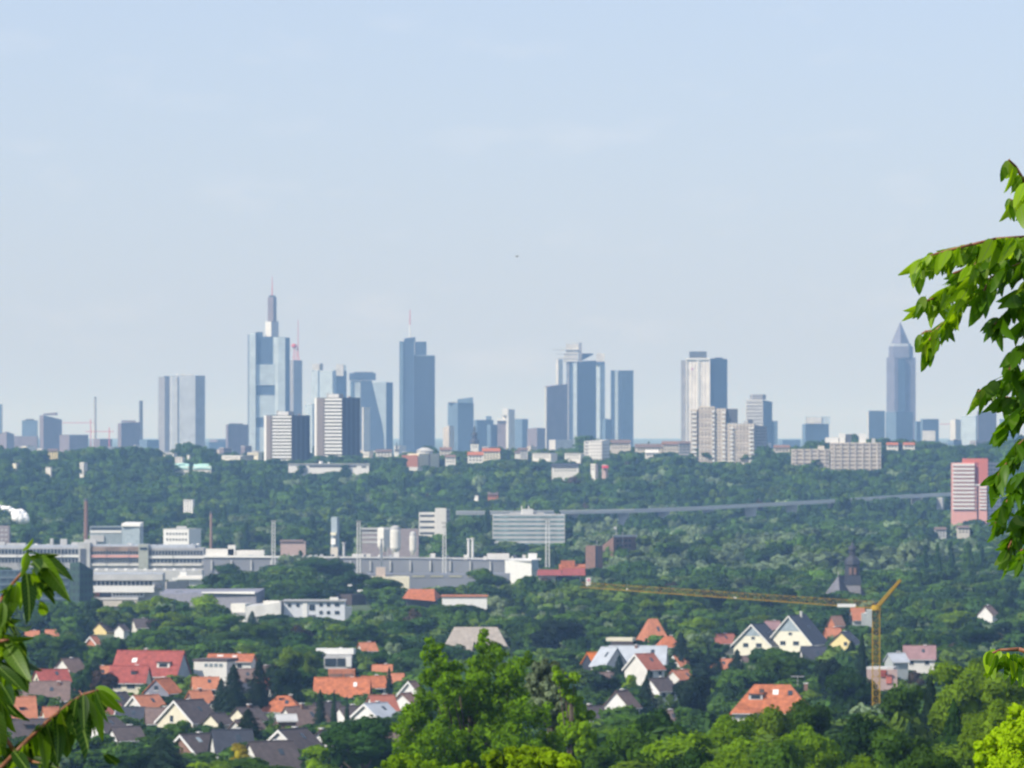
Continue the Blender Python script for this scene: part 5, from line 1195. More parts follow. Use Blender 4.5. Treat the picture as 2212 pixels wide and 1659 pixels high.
# ---------------------------------------------------------------- tower crane
d = 1190; m = d / F; x = 1892
wx = (x - CX) * m; zb = zg(wx, d); Z = lambda y: (HY - y) * m - zb
e = empty('tower_crane', (wx, d, zb), 'yellow tower crane with a long lattice jib reaching left across the trees', 'crane')
LMK.append((1892, 1360, 'yellow crane mast'))
def lattice(name, a, b, w0, w1, n, mat, rch=.09, rbr=.05, up=(0, 0, 1), tri=False):
    a, b = Vector(a), Vector(b); t = (b - a).normalized(); s = t.cross(Vector(up)).normalized(); u = s.cross(t).normalized()
    mb = MB(); cr = [(-.5, -.5), (.5, -.5), (.5, .5), (-.5, .5)] if not tri else [(-.5, -.4), (.5, -.4), (0, .6)]
    Pp = lambda k, i: a + (b - a) * (i / n) + (s * cr[k][0] + u * cr[k][1]) * (w0 + (w1 - w0) * i / n)
    K = len(cr)
    for k in range(K): mb.rod(Pp(k, 0), Pp(k, n), rch, rch)
    for i in range(n):
        for k in range(K):
            q = (k + 1) % K
            mb.rod(Pp(k, i), Pp(q, i), rbr); mb.rod(Pp(k, i) if i % 2 else Pp(q, i), Pp(q, i + 1) if i % 2 else Pp(k, i + 1), rbr)
    return mb.obj(name, mat, e)
lattice('mast', (0, 0, 0), (0, 0, Z(1316)), 1.45, 1.45, 22, cranem, .085, .04, up=(0, 1, 0))
lattice('jib', (-.5, 0, Z(1308)), ((1262 - x) * m, 48, Z(1277)), 1.35, 1.0, 34, cranem, .042, .024, tri=True)
lattice('tower_top_boom', (.2, 0, Z(1312)), ((1943 - x) * m, -3, Z(1252)), .55, .35, 9, cranem, .10, .05)
mb = MB(); mb.lathe([(1.0, Z(1318)), (1.0, Z(1312)), (.9, Z(1310)), (.9, Z(1307))], n=12); mb.obj('slewing_ring', cranem, e)
mb = MB(); mb.rod(((1943 - x) * m, -3, Z(1252)), ((1762 - x) * m, 8, Z(1303)), .03); mb.rod(((1943 - x) * m, -3, Z(1252)), (.4, 0, Z(1330)), .03); mb.obj('stay_cable', slateb, e)
b_ = MB(); b_.box(-1.9, -.9, -1.2, .2, Z(1334), Z(1318)); b_.obj('cab', plain('grey_wall', (0.4, 0.43, 0.42)), e)
b_ = MB(); b_.box(-2.0, -.85, -1.25, .25, Z(1318), Z(1316.4)); b_.obj('cab_roof', whitep, e)
b_ = MB(); b_.box((1810 - x) * m, (1850 - x) * m, 2.2, 2.4, Z(1312), Z(1305)); b_.obj('white_banner', whitep, e)
t = (x - 1598) / (x - 1262)
b_ = MB(); b_.box((1594 - x) * m, (1600 - x) * m, 48 * t - .4, 48 * t + .4, Z(1299), Z(1296)); b_.obj('trolley', whitep, e)
b_ = MB(); b_.box((1360 - x) * m, (1364 - x) * m, 36, 37, Z(1283.5), Z(1281)); b_.obj('jib_lamp', whitep, e)
mb = MB(); mb.rod(((1598 - x) * m, 48 * t, Z(1299)), ((1598 - x) * m, 48 * t, Z(1340)), .03); mb.obj('hoist_rope', slateb, e)
protect(1883, 1312, 1902, 1478, 1180); protect(1884, 1250, 1946, 1318, 1180); protect(1270, 1270, 1884, 1312, 1150)

# ---------------------------------------------------------------- more roofs, half buried in greenery
hr_ = random.Random(19); nh = 0; t = 0
ROOFK = [('dark brown', slateb), ('brown-grey', browng), ('orange', oran), ('faded orange', orap), ('slate', slate), ('red-brown', plain('red_brown_tiles', (0.34, 0.12, 0.08)))]
while nh < 34 and t < 4000:
    t += 1
    if nh < 24: x = hr_.uniform(0, 860); d = hr_.uniform(1080, 1750)
    else: x = hr_.uniform(1260, 1780); d = hr_.uniform(1300, 2100)
    wx = (x - CX) * d / F; L = hr_.uniform(6.5, 10); Wd = hr_.uniform(7, 9.5); hr2 = hr_.uniform(2.8, 4.2); H = hr_.uniform(5.6, 7.6)
    yr = HY - (zg(wx, d) + H) * F / d; px = L * .62 * F / d
    if yr > 1650: continue
    if any(abs(x - (p[0] + p[2]) / 2) < px * .62 + (p[2] - p[0]) * .5 and p[1] - px * .55 < yr < p[3] + 4 for p in PROT): continue
    if any(abs(x - (p[0] + p[2]) / 2) < px * .5 + (p[2] - p[0]) * .5 and abs(p[4] - d) < 14 for p in PROT): continue
    k, rm = hr_.choice(ROOFK if yr < 1535 else [ROOFK[0], ROOFK[1], ROOFK[4]]); wc = hr_.choice([white, white, cream, whitep])
    rz = hr_.choice([50, 44, 58, 12, -8, 30])
    e, ze, zr = house('x', x, yr, d, L, Wd, hr2, rz, wc, rm, prot=(x - px * .45, yr, x + px * .45, yr + px * .34), verge=whitep if hr_.random() < .4 else None)
    MOREH.append((e, k, rz, x, yr, L)); nh += 1
for (e, k, rz, x, yr, L) in MOREH:
    later(e, '%s %s roof' % (k, 'gabled' if rz > 35 else 'long'), x, yr, L)
    e['group'] = 'small houses half hidden among the garden trees'
print('MOREH', nh)

# ---------------------------------------------------------------- foliage
LM = {
 'dark': leafmat('dark_leaves', (0.024, 0.072, 0.012), trans=.3),
 'mid': leafmat('mid_leaves', (0.065, 0.155, 0.012)),
 'light': leafmat('light_leaves', (0.145, 0.260, 0.010), trans=.4),
 'willow': leafmat('grey_green_leaves', (0.20, 0.28, 0.15), trans=.3, second=(0.25, 0.31, 0.17)),
 'yellow': leafmat('yellow_green_leaves', (0.24, 0.40, 0.006), trans=.45, rnd=(.95, 1.15), second=(0.32, 0.44, 0.006)),
 'copper': leafmat('copper_leaves', (0.060, 0.040, 0.030), trans=.2, second=(0.075, 0.05, 0.035)),
 'needle': leafmat('dark_needles', (0.015, 0.038, 0.018), trans=.1, second=(0.022, 0.045, 0.018)),
 'bright': leafmat('bright_spring_leaves', (0.12, 0.27, 0.004), trans=.45, scale=1.2, second=(0.23, 0.34, 0.006)),
 'flower': leafmat('yellow_blossom', (0.60, 0.42, 0.01), trans=.3, second=(0.3, 0.3, 0.02)),
}
LM['hero'] = leafmat('airy_spring_leaves', (0.080, 0.200, 0.004), trans=.45, scale=.9, var=.5, second=(0.19, 0.32, 0.006))
LM['black'] = leafmat('nearly_black_needles', (0.010, 0.026, 0.010), trans=.05, second=(0.014, 0.032, 0.012))
LW = {k: leafmat('wood_' + k, c, trans=.3, scale=.022, var=.42, rnd=(.86, 1.14), second=s_) for k, c, s_ in (
 ('dark', (0.032, 0.082, 0.022), (0.055, 0.120, 0.020)), ('mid', (0.058, 0.135, 0.018), (0.085, 0.165, 0.018)), ('light', (0.105, 0.185, 0.024), (0.13, 0.20, 0.03)),
 ('willow', (0.17, 0.25, 0.13), (0.22, 0.29, 0.16)), ('needle', (0.020, 0.048, 0.022), (0.026, 0.055, 0.022)), ('copper', (0.07, 0.055, 0.035), (0.08, 0.06, 0.04)))}
def quads(P, Nn, size, rs, asp=1.0):
    """one small leaf-clump face per point"""
    n = len(P)
    Nn = Nn / np.linalg.norm(Nn, axis=1, keepdims=True)
    a = rs.normal(size=(n, 3)); a -= (a * Nn).sum(1, keepdims=True) * Nn; a /= np.linalg.norm(a, axis=1, keepdims=True)
    b = np.cross(Nn, a)
    s = (size * rs.uniform(.6, 1.35, n))[:, None]
    k = rs.uniform(.55, 1.0, (4, n, 1))
    v = np.stack([P + a * s * k[0], P + b * s * k[1] * asp, P - a * s * k[2], P - b * s * k[3] * asp], 1).reshape(-1, 3)
    return v
def core(c, r, rs, n=7, m=5):
    v, f = [], []
    for j in range(m + 1):
        for i in range(n):
            th, ph = 2 * math.pi * i / n, math.pi * j / m
            q = r * rs.uniform(.8, 1.05)
            v.append((c[0] + q[0] * math.sin(ph) * math.cos(th), c[1] + q[1] * math.sin(ph) * math.sin(th), c[2] + q[2] * math.cos(ph)))
    f = [(j * n + i, (j + 1) * n + i, (j + 1) * n + (i + 1) % n, j * n + (i + 1) % n) for j in range(m) for i in range(n)]
    return v, f
def leaf_mesh(name, V, cores, mat, NV=None):
    n = len(V) // 4
    vs = [V]; fs = np.arange(n * 4).reshape(-1, 4); k = n * 4; allf = [fs]
    for cv, cf in cores:
        vs.append(np.array(cv)); allf.append(np.array(cf) + k); k += len(cv)
    V = np.concatenate(vs).astype(np.float32); Fq = np.concatenate(allf).astype(np.int32)
    me = bpy.data.meshes.new(name)
    me.vertices.add(len(V)); me.vertices.foreach_set('co', V.ravel())
    me.loops.add(Fq.size); me.loops.foreach_set('vertex_index', Fq.ravel())
    me.polygons.add(len(Fq)); me.polygons.foreach_set('loop_start', np.arange(0, Fq.size, 4, dtype=np.int32))
    me.materials.append(mat); me.update(calc_edges=True)
    if NV is not None:
        nn = np.zeros((len(V), 3)); nn[:len(NV) * 4] = np.repeat(NV, 4, 0)
        me.normals_split_custom_set_from_vertices(nn.tolist())
    return me
def unit(a): return a / np.maximum(1e-6, np.linalg.norm(a, axis=1, keepdims=True))
def crown_lobes(kind, rs):
    """unit crown: radius about 1, z from 0 to 1 (scaled later)"""
    L = []
    if kind == 'round':
        for i in range(15):
            th = rs.uniform(0, 6.28); z = rs.uniform(.18, .84); r = math.sqrt(max(0, 1 - ((z - .48) / .55) ** 2)) * rs.uniform(.35, .74)
            L.append(((r * math.cos(th), r * math.sin(th), z), (rs.uniform(.28, .46),) * 2 + (rs.uniform(.13, .2),)))
        L.append(((0, 0, .5), (.62, .62, .36)))
    elif kind == 'tall':
        for i in range(16):
            th = rs.uniform(0, 6.28); z = rs.uniform(.12, .88); r = rs.uniform(.3, .7) * (1.05 - .75 * abs(z - .42))
            L.append(((r * math.cos(th), r * math.sin(th), z), (rs.uniform(.25, .45),) * 2 + (rs.uniform(.09, .16),)))
        L.append(((0, 0, .48), (.5, .5, .4)))
    elif kind == 'poplar':
        for i in range(13):
            th = rs.uniform(0, 6.28); z = .06 + .86 * i / 12; r = rs.uniform(.2, .5) * (1.1 - .7 * abs(z - .4))
            L.append(((r * math.cos(th), r * math.sin(th), z), (rs.uniform(.4, .6) * (1.15 - .65 * z),) * 2 + (rs.uniform(.08, .12),)))
        L.append(((0, 0, .46), (.5, .5, .42)))
    elif kind == 'willow':
        for i in range(20):
            th = rs.uniform(0, 6.28); z = rs.uniform(.15, .8); r = math.sqrt(max(0, 1 - ((z - .4) / .62) ** 2)) * rs.uniform(.4, .8)
            L.append(((r * math.cos(th), r * math.sin(th), z), (rs.uniform(.2, .38),) * 2 + (rs.uniform(.1, .2),)))
        L.append(((0, 0, .45), (.6, .6, .33)))
    return L
def crown_mesh(kind, mat, n, ls, seed):
    rs = np.random.RandomState(seed)
    if kind == 'conifer':
        t = rs.uniform(0, 1, n) ** 1.25
        th = rs.uniform(0, 6.28, n); tier = 11
        saw = 1 - (t * tier) % 1.0
        br = .78 + .22 * np.sin(th * 7 + np.floor(t * tier) * 2.1)
        r = 1.18 * (1 - t) ** .72 * (.5 + .5 * saw) * br * rs.uniform(.72, 1.04, n) + .015
        P = np.stack([r * np.cos(th), r * np.sin(th), .02 + t * .98 - .035 * saw * (r > .2)], 1)
        N = np.stack([np.cos(th), np.sin(th), .9 + 0 * t], 1) + rs.normal(size=(n, 3)) * .45
        V = quads(P, N, ls * (.55 + .6 * (1 - t)), rs, .8)
        V[:, 2] = P[:, 2].repeat(4) + (V[:, 2] - P[:, 2].repeat(4)) * .38
        cores = []
        cv = [(math.cos(a) * .52, math.sin(a) * .52, .05) for a in np.linspace(0, 6.28, 9)[:-1]] + [(math.cos(a) * .2, math.sin(a) * .2, .62) for a in np.linspace(0, 6.28, 9)[:-1]]
        cores = [(cv, [(i, (i + 1) % 8, 8 + (i + 1) % 8, 8 + i) for i in range(8)])]
        return leaf_mesh('crown', V, cores, mat, unit(np.stack([np.cos(th), np.sin(th), .8 + 0 * t], 1) + .3 * rs.normal(size=(n, 3))))
    L = crown_lobes(kind, rs)
    sub = []
    for c, r in L[:-1]:
        for q in range(5):
            dv = rs.normal(size=3); dv /= np.linalg.norm(dv); dv[2] = abs(dv[2]) * .8 - .1
            sub.append((np.array(c) + dv * np.array(r) * .75, np.array(r) * rs.uniform(.38, .6)))
    allL = [(np.array(c), np.array(r)) for c, r in L[:-1]] + sub
    wts = np.array([r[0] * r[2] for c, r in allL]) ** .8; wts /= wts.sum()
    idx = rs.choice(len(allL), n, p=wts)
    Cc = np.array([l[0] for l in allL])[idx]; Rr = np.array([l[1] for l in allL])[idx]
    D = rs.normal(size=(n, 3)); D /= np.linalg.norm(D, axis=1, keepdims=True)
    D[:, 2] = np.where(rs.uniform(size=n) < .35, np.abs(D[:, 2]), D[:, 2])
    P = Cc + D * Rr * rs.uniform(.72, 1.12, (n, 1))
    if kind == 'willow': P[:, 2] -= rs.uniform(0, .06, n)
    V = quads(P, D / Rr * Rr.mean() + rs.normal(size=(n, 3)) * .38, ls, rs)
    V[:, 2] = P[:, 2].repeat(4) + (V[:, 2] - P[:, 2].repeat(4)) * (.22 if kind == 'poplar' else .5)
    V[:, 2] = np.clip(V[:, 2], 0, 1.08)
    cores = [core(c, np.array(r) * .74, rs) for c, r in L]
    out = P - np.array([0, 0, .4]); out[:, 2] *= 1.5
    return leaf_mesh('crown', V, cores, mat, unit(.55 * unit(D / Rr) + .65 * unit(out) + .22 * rs.normal(size=(n, 3))))
def trunk_mesh(kind, seed):
    rs = random.Random(seed); mb = MB()
    top = {'round': .45, 'willow': .4, 'tall': .6, 'poplar': .8, 'conifer': .95}[kind]
    mb.rod((0, 0, -.45), (.02, .01, top * .5), .075, .05, 7); mb.rod((.02, .01, top * .5), (0, 0, top), .05, .015, 6)
    if kind in ('round', 'willow', 'tall'):
        for i in range(5):
            a = i * 1.25 + rs.random(); z = rs.uniform(.0, .3)
            mb.rod((0, 0, z), (math.cos(a) * .55, math.sin(a) * .55, z + .28), .035, .012, 5)
    me = bpy.data.meshes.new('trunk'); me.from_pydata(mb.v, [], mb.f); me.materials.append(bark); me.update()
    return me
_cm, _tm = {}, {}
def get_crown(kind, m, lod, variant):
    k = (kind, m, lod, variant)
    if k not in _cm:
        n, ls = {0: (1100, .15), 1: (3600, .085), 2: (11000, .052)}[lod]
        if kind == 'conifer': n = int(n * 1.3); ls *= 1.05
        _cm[k] = crown_mesh(kind, LM[m], n, ls, hash(kind) % 97 + variant * 13 + 5 if False else sum(map(ord, kind)) + variant * 13)
    return _cm[k]
def get_trunk(kind):
    if kind not in _tm: _tm[kind] = trunk_mesh(kind, 3)
    return _tm[kind]
NOUN = {'round': 'broad round tree', 'tall': 'tall oval tree', 'poplar': 'slim poplar', 'conifer': 'conifer', 'willow': 'feathery spreading tree'}
TONE = {'black': 'nearly black', 'dark': 'dark green', 'mid': 'mid-green', 'light': 'light green', 'willow': 'grey-green', 'yellow': 'yellow-green', 'copper': 'copper-brown', 'needle': 'dark', 'bright': 'bright green', 'flower': 'yellow-flowering'}
ntree = 0
trg = random.Random(77)
OCC = []
def tree(x, yt, wpx, d, kind='round', m='mid', label=None, H=None, lm=None, group=None):
    global ntree
    ntree += 1
    wx = (x - CX) * d / F; g = zg(wx, d); top = (HY - yt) * d / F
    if kind == 'conifer' and label: wpx *= 1.3
    H = H or max(3.0, top - g); R = wpx * d / F / 2
    nm = {'conifer': 'conifer', 'poplar': 'poplar'}.get(kind, 'tree')
    e = empty(nm, (wx, d, g), label or 'x', 'tree', group)
    if kind in ('round', 'tall', 'willow') and d < 1300: R *= 1.22
    cb = H * {'round': .16, 'tall': .12, 'poplar': .06, 'conifer': .05, 'willow': .1}[kind]
    if kind in ('round', 'willow'): cb = max(cb, H - (2.7 if d < 1300 else 3.6) * R)
    if kind == 'tall': cb = max(cb, H - (3.4 if d < 1300 else 4.5) * R)
    vis = wpx * .463
    lod = 2 if vis > 42 else (1 if vis > 15 else 0)
    c = bpy.data.objects.new('crown', get_crown(kind, m, lod, trg.randrange(3 if lod < 2 else 2))); C.objects.link(c); c.parent = e
    c.location = (0, 0, cb); c.scale = (R, R, (H - cb) * .97); c.rotation_euler = (0, 0, trg.uniform(0, 6.28))
    t = bpy.data.objects.new('trunk', get_trunk(kind)); C.objects.link(t); t.parent = e
    t.location = (0, 0, cb); t.scale = (max(R, 2.2) * .8, max(R, 2.2) * .8, (H - cb) if kind in ('conifer', 'poplar') else (H - cb) * .9)
    if cb > H * .3:
        mb = MB(); mb.rod((0, 0, -.3), (0, 0, cb), R * .07, R * .055, 7); mb.obj('lower_trunk', bark, e)
    OCC.append((wx, d, R))
    if lm: LMK.append((x, yt + 18, lm))
    if not label: later(e, TONE[m] + ' ' + NOUN[kind], x, yt, wpx * (1 + .001 * ntree))
    return e
MAN = [
 (350, 1590, 140, 1000, 'conifer', 'needle', 'wide dark conifer at the lower edge left of the white gable with square window'),
 (298, 1622, 70, 960, 'round', 'dark', 'dark round shrub-like tree at the lower edge left of the wide dark conifer'),
 (536, 1528, 100, 1120, 'conifer', 'black', 'big dark conifer in the suburb beside the yellow flowering shrub'),
 (478, 1556, 60, 1110, 'conifer', 'needle', 'dark conifer touching the left of the yellow flowering shrub'),
 (505, 1430, 84, 1430, 'conifer', 'black', 'left one of the wide dark conifers behind the long orange roof'),
 (560, 1420, 80, 1440, 'conifer', 'black', 'middle one of the wide dark conifers behind the long orange roof'),
 (612, 1428, 96, 1450, 'round', 'black', 'dark spreading tree in the middle of the conifers left of the long orange roof'),
 (652, 1440, 70, 1530, 'round', 'dark', 'dark round tree touching the left end of the long orange roof'),
 (478, 1462, 60, 1440, 'conifer', 'needle', 'leftmost of the dark conifers above the blue-grey roof'),
 (625, 1392, 70, 1640, 'round', 'light', 'light green tree above the dark conifers left of the flat-roofed white house'),
 (672, 1402, 44, 1650, 'round', 'light', 'small light green tree touching the flat-roofed white house'),
 (692, 1486, 40, 1300, 'conifer', 'needle', 'pointed dark conifer in front of the long orange roof, the larger'),
 (722, 1489, 22, 1340, 'conifer', 'needle', 'thin pointed conifer in front of the long orange roof'),
 (750, 1500, 18, 1320, 'conifer', 'needle', 'thinnest pointed conifer left of the long white gable end'),
 (841, 1438, 26, 1540, 'conifer', 'needle', 'slim conifer between the curved orange roof and the small white gable'),
 (782, 1540, 150, 880, 'round', 'dark', 'big dark round tree left of the bright spreading tree'),
 (728, 1582, 80, 930, 'tall', 'dark', 'dark tree between the white rounded gable end and the big dark round tree'),
 (678, 1606, 90, 820, 'tall', 'bright', 'olive-bright bush at the lower edge below the white gable with square window'),
 (560, 1632, 150, 860, 'round', 'mid', 'mid-green tree crown along the lower edge left of the olive-bright bush'),
 (460, 1640, 90, 850, 'round', 'light', 'light crown along the lower edge below the dark roof with white verge'),
 (130, 1364, 132, 1850, 'round', 'mid', 'big round green tree left of the large red-roofed house, below the dark tower'),
 (205, 1416, 66, 1600, 'conifer', 'needle', 'dark conifer left of the large red-roofed house'),
 (182, 1430, 60, 1560, 'round', 'dark', 'dark tree between the big round tree and the dark conifer'),
 (225, 1440, 60, 1500, 'round', 'copper', 'brownish shrubby tree at the left foot of the large red-roofed house'),
 (395, 1322, 100, 2150, 'round', 'copper', 'copper-brown tree above the large red-roofed house'),
 (345, 1335, 70, 2200, 'round', 'copper', 'smaller copper-brown tree left of the other copper tree'),
 (452, 1280, 82, 2300, 'round', 'light', 'light green round tree below the long grey-roofed hall'),
 (480, 1322, 120, 2100, 'round', 'mid', 'large mid-green tree right of the copper-brown tree'),
 (330, 1283, 100, 2350, 'round', 'light', 'light green tree at the foot of the terraced office'),
 (230, 1310, 60, 2300, 'round', 'light', 'light green tree between the dark tower and the terraced office'),
 (705, 1200, 150, 2950, 'round', 'dark', 'large dark round tree before the dark grey factory hall'),
 (622, 1218, 120, 2900, 'round', 'mid', 'mid-green round tree left of the large dark tree before the factory hall'),
 (560, 1230, 90, 2950, 'round', 'willow', 'grey-green tree left in the clump before the factory hall'),
 (500, 1215, 80, 3050, 'round', 'dark', 'dark tree at the left end of the clump before the factory hall'),
 (765, 1230, 80, 2800, 'round', 'dark', 'dark tree at the right end of the clump before the factory hall'),
 (828, 1242, 92, 2700, 'round', 'mid', 'mid-green tree covering the cream workshop'),
 (1052, 1224, 92, 2800, 'round', 'mid', 'round tree standing alone before the low grey warehouse'),
 (1150, 1240, 60, 2600, 'tall', 'dark', 'left one of the tall dark trees left of the white cylinders'),
 (1182, 1250, 56, 2550, 'tall', 'dark', 'right one of the tall dark trees left of the white cylinders'),
 (1215, 1334, 116, 1950, 'round', 'black', 'nearly black round tree left of the small bright orange gable'),
 (1178, 1358, 70, 1930, 'round', 'black', 'dark round tree right of the big lichen-grey roof'),
 (1255, 1372, 50, 1920, 'tall', 'dark', 'dark tree above the small bright orange gable'),
 (1291, 1318, 36, 2150, 'conifer', 'needle', 'slim dark conifer left of the tall orange pyramid-like roof'),
 (1470, 1362, 60, 1820, 'conifer', 'black', 'dark conifer right of the smaller orange hipped roof'),
 (1512, 1402, 80, 1700, 'round', 'black', 'dark tree below the dark conifer right of the orange roofs'),
 (1592, 1400, 58, 1700, 'conifer', 'black', 'dark conifer below the left slate-roofed gable'),
 (1550, 1406, 40, 1720, 'conifer', 'black', 'slim conifer left of the left slate-roofed gable'),
 (1338, 1412, 46, 1690, 'conifer', 'needle', 'dark conifer in front of the blue-grey metal roof'),
 (1358, 1452, 44, 1480, 'tall', 'yellow', 'bright yellow-green bush above the white gable in conifers'),
 (1396, 1462, 76, 1400, 'conifer', 'black', 'wide dark conifer right of the yellow-green bush'),
 (1300, 1446, 84, 1450, 'round', 'black', 'dark tree below the small bright orange gable'),
 (1500, 1452, 100, 1350, 'round', 'black', 'large dark tree left of the wide orange hipped roof'),
 (1688, 1408, 140, 1500, 'round', 'mid', 'broad green tree above the wide orange hipped roof'),
 (1800, 1416, 96, 1400, 'round', 'black', 'nearly black tree below the yellow gable by the crane'),
 (1848, 1432, 104, 1210, 'round', 'dark', 'dark tree left of the yellow crane mast foot'),
 (1998, 1170, 26, 3000, 'poplar', 'dark', 'leftmost poplar of the row in the right wood'),
 (2028, 1166, 26, 3000, 'poplar', 'dark', 'second poplar from the left of the row in the right wood'),
 (2056, 1163, 30, 3000, 'poplar', 'dark', 'third poplar from the left of the row in the right wood'),
 (2090, 1165, 36, 3000, 'poplar', 'mid', 'fourth, broadest poplar of the row in the right wood'),
 (2118, 1172, 28, 3050, 'poplar', 'dark', 'rightmost poplar of the row in the right wood'),
 (1925, 1268, 80, 2400, 'round', 'light', 'light green tree right of the crane boom'),
 (1470, 1292, 90, 2350, 'round', 'light', 'light green round tree below the crane jib left part'),
 (1408, 1290, 70, 2300, 'round', 'light', 'small light round tree below the left end of the crane jib'),
 (2010, 1440, 90, 700, 'conifer', 'black', 'tall dark conifer right of the building at the crane foot'),
 (1952, 1470, 90, 720, 'round', 'mid', 'mid-green tree left of the tall dark conifer at right'),
 (2085, 1412, 130, 620, 'round', 'light', 'sunlit yellowish tree right of the tall dark conifer at right'),
 (2168, 1440, 120, 560, 'round', 'light', 'light green tree at the right edge beside the sunlit yellowish tree'),
 (2060, 1500, 120, 520, 'conifer', 'dark', 'dark broad conifer below the sunlit yellowish tree'),
 (1560, 1532, 120, 560, 'round', 'bright', 'bright green tree in front of the left end of the wide orange hipped roof'),
 (1648, 1516, 120, 600, 'round', 'light', 'light green tree before the middle of the wide orange hipped roof'),
 (1735, 1500, 110, 640, 'round', 'mid', 'mid-green tree before the right end of the wide orange hipped roof'),
 (1440, 1520, 110, 620, 'round', 'dark', 'very dark tree left of the bright green tree before the orange hipped roof'),
 (1385, 1552, 120, 540, 'round', 'mid', 'mid-green tree in the lower trees right of the bright spreading tree'),
 (1300, 1590, 110, 560, 'round', 'mid', 'mid-green tree at the right foot of the bright spreading tree'),
 (1840, 1530, 140, 560, 'round', 'dark', 'large dark green tree left of centre in the lower right wood'),
 (1940, 1560, 130, 480, 'round', 'mid', 'mid-green tree right of the large dark tree in the lower right wood'),
 (1700, 1590, 140, 460, 'round', 'mid', 'round green tree at the lower edge left of the faded brown roof'),
 (1600, 1610, 140, 420, 'round', 'bright', 'bright green crown on the lower edge below the bright green tree'),
 (1480, 1600, 150, 430, 'round', 'dark', 'dark crown on the lower edge left of the bright lower crown'),
 (1760, 1556, 120, 520, 'round', 'bright', 'sunlit bright tree right of the light green tree before the orange hipped roof'),
 (2140, 1500, 110, 420, 'round', 'light', 'light yellowish tree above the yellow-green dome tree'),
 (1890, 1620, 150, 380, 'round', 'bright', 'bright crown on the lower edge right of the faded brown roof'),
 (545, 1318, 34, 2320, 'conifer', 'needle', 'dark conifer before the white blocky wing'),
 (588, 1324, 76, 2300, 'round', 'dark', 'dark round tree covering the curved white wing'),
 (652, 1338, 30, 2300, 'conifer', 'needle', 'small conifer before the stair strip of the white three-storey house'),
 (712, 1342, 90, 2250, 'round', 'mid', 'mid-green tree below the white three-storey house'),
 (925, 1302, 130, 2200, 'round', 'mid', 'broad mid-green tree below the orange-red hipped roof'),
 (1010, 1304, 110, 2250, 'round', 'dark', 'dark round tree below the long low shed'),
 (388, 1552, 56, 1230, 'round', 'mid', 'green tree in front of the pale yellow gable'),
 (1862, 1362, 46, 1500, 'conifer', 'black', 'dark conifer between the yellow gable and the crane mast'),
 (1640, 1402, 60, 1750, 'round', 'dark', 'dark tree in front of the lower yellow gabled house'),
 (2110, 1345, 110, 1900, 'round', 'dark', 'broad dark tree below the lone white house'),
 (2010, 1600, 120, 360, 'round', 'mid', 'mid-green crown on the lower edge left of the yellow-green dome tree'),
]
for x, yt, wpx, d, k, m, lab in MAN:
    tree(x, yt, wpx, d, k, m, lab)
    if yt < 1640 and d < 2000: protect(x - wpx * .34, yt, x + wpx * .34, yt + min(wpx * .75, 52), d)
# yellow flowering shrub
tree(515, 1590, 46, 1060, 'tall', 'flower', 'yellow flowering shrub in front of the big dark conifer', H=5.2, lm='yellow flowering shrub')

# trees made to measure from clumps seen in the picture
def clump_tree(name, label, blobs, d, mat, n, ls, limbs=(), seed=1, lm=None, trunk_w=.22):
    rs = np.random.RandomState(seed)
    xs = [b[0] for b in blobs]; x0 = sum(xs) / len(xs); wx = (x0 - CX) * d / F; g = zg(wx, d)
    e = empty(name, (wx, d, g), label, 'tree'); o = np.array([wx, d, g]); m = d / F
    C_, R__ = [], []
    for (x, y, r) in blobs:
        C_.append(np.array(W(x, y, d)) - o + np.array([0, rs.uniform(-1, 1) * r * m * 1.5, 0])); R__.append(r * m)
    C_ = np.array(C_); R__ = np.array(R__)
    subs, sr = [], []
    for c, r in zip(C_, R__):
        for q in range(14):
            dv = rs.normal(size=3); dv /= np.linalg.norm(dv); subs.append(c + dv * r * rs.uniform(.5, 1.15)); sr.append(r * rs.uniform(.12, .4))
    A = np.concatenate([C_, subs]); Bq = np.concatenate([R__ * .7, sr])
    w_ = Bq ** 1.6; w_ /= w_.sum(); idx = rs.choice(len(A), n, p=w_)
    D = rs.normal(size=(n, 3)); D /= np.linalg.norm(D, axis=1, keepdims=True)
    P = A[idx] + D * Bq[idx][:, None] * rs.uniform(.7, 1.12, (n, 1))
    V = quads(P, D + rs.normal(size=(n, 3)) * .6, ls, rs, .8)
    me = leaf_mesh('crown', V, [core(c, np.array([r * .3] * 3), rs) for c, r in zip(C_, R__)], mat, unit(D + .35 * rs.normal(size=(n, 3)) + np.array([0, 0, .25])))
    c = bpy.data.objects.new('crown', me); C.objects.link(c); c.parent = e
    mb = MB(); base = Vector((0, 0, -.3)); top = Vector((0, 0, float(C_[:, 2].mean())))
    mb.rod(base, top, trunk_w, trunk_w * .6, 8); mb.obj('trunk', bark, e)
    for c_, r in zip(C_, R__):
        mb = MB(); a = base.lerp(top, rs.uniform(.45, .95)); q = Vector(c_); md = (a + q) / 2 + Vector((0, 0, -r * .2))
        mb.rod(a, md, trunk_w * .42, trunk_w * .28, 6); mb.rod(md, q, trunk_w * .28, trunk_w * .1, 5); mb.obj('limb', bark, e)
    if lm: LMK.append((x0, min(b[1] for b in blobs) + 40, lm))
    return e
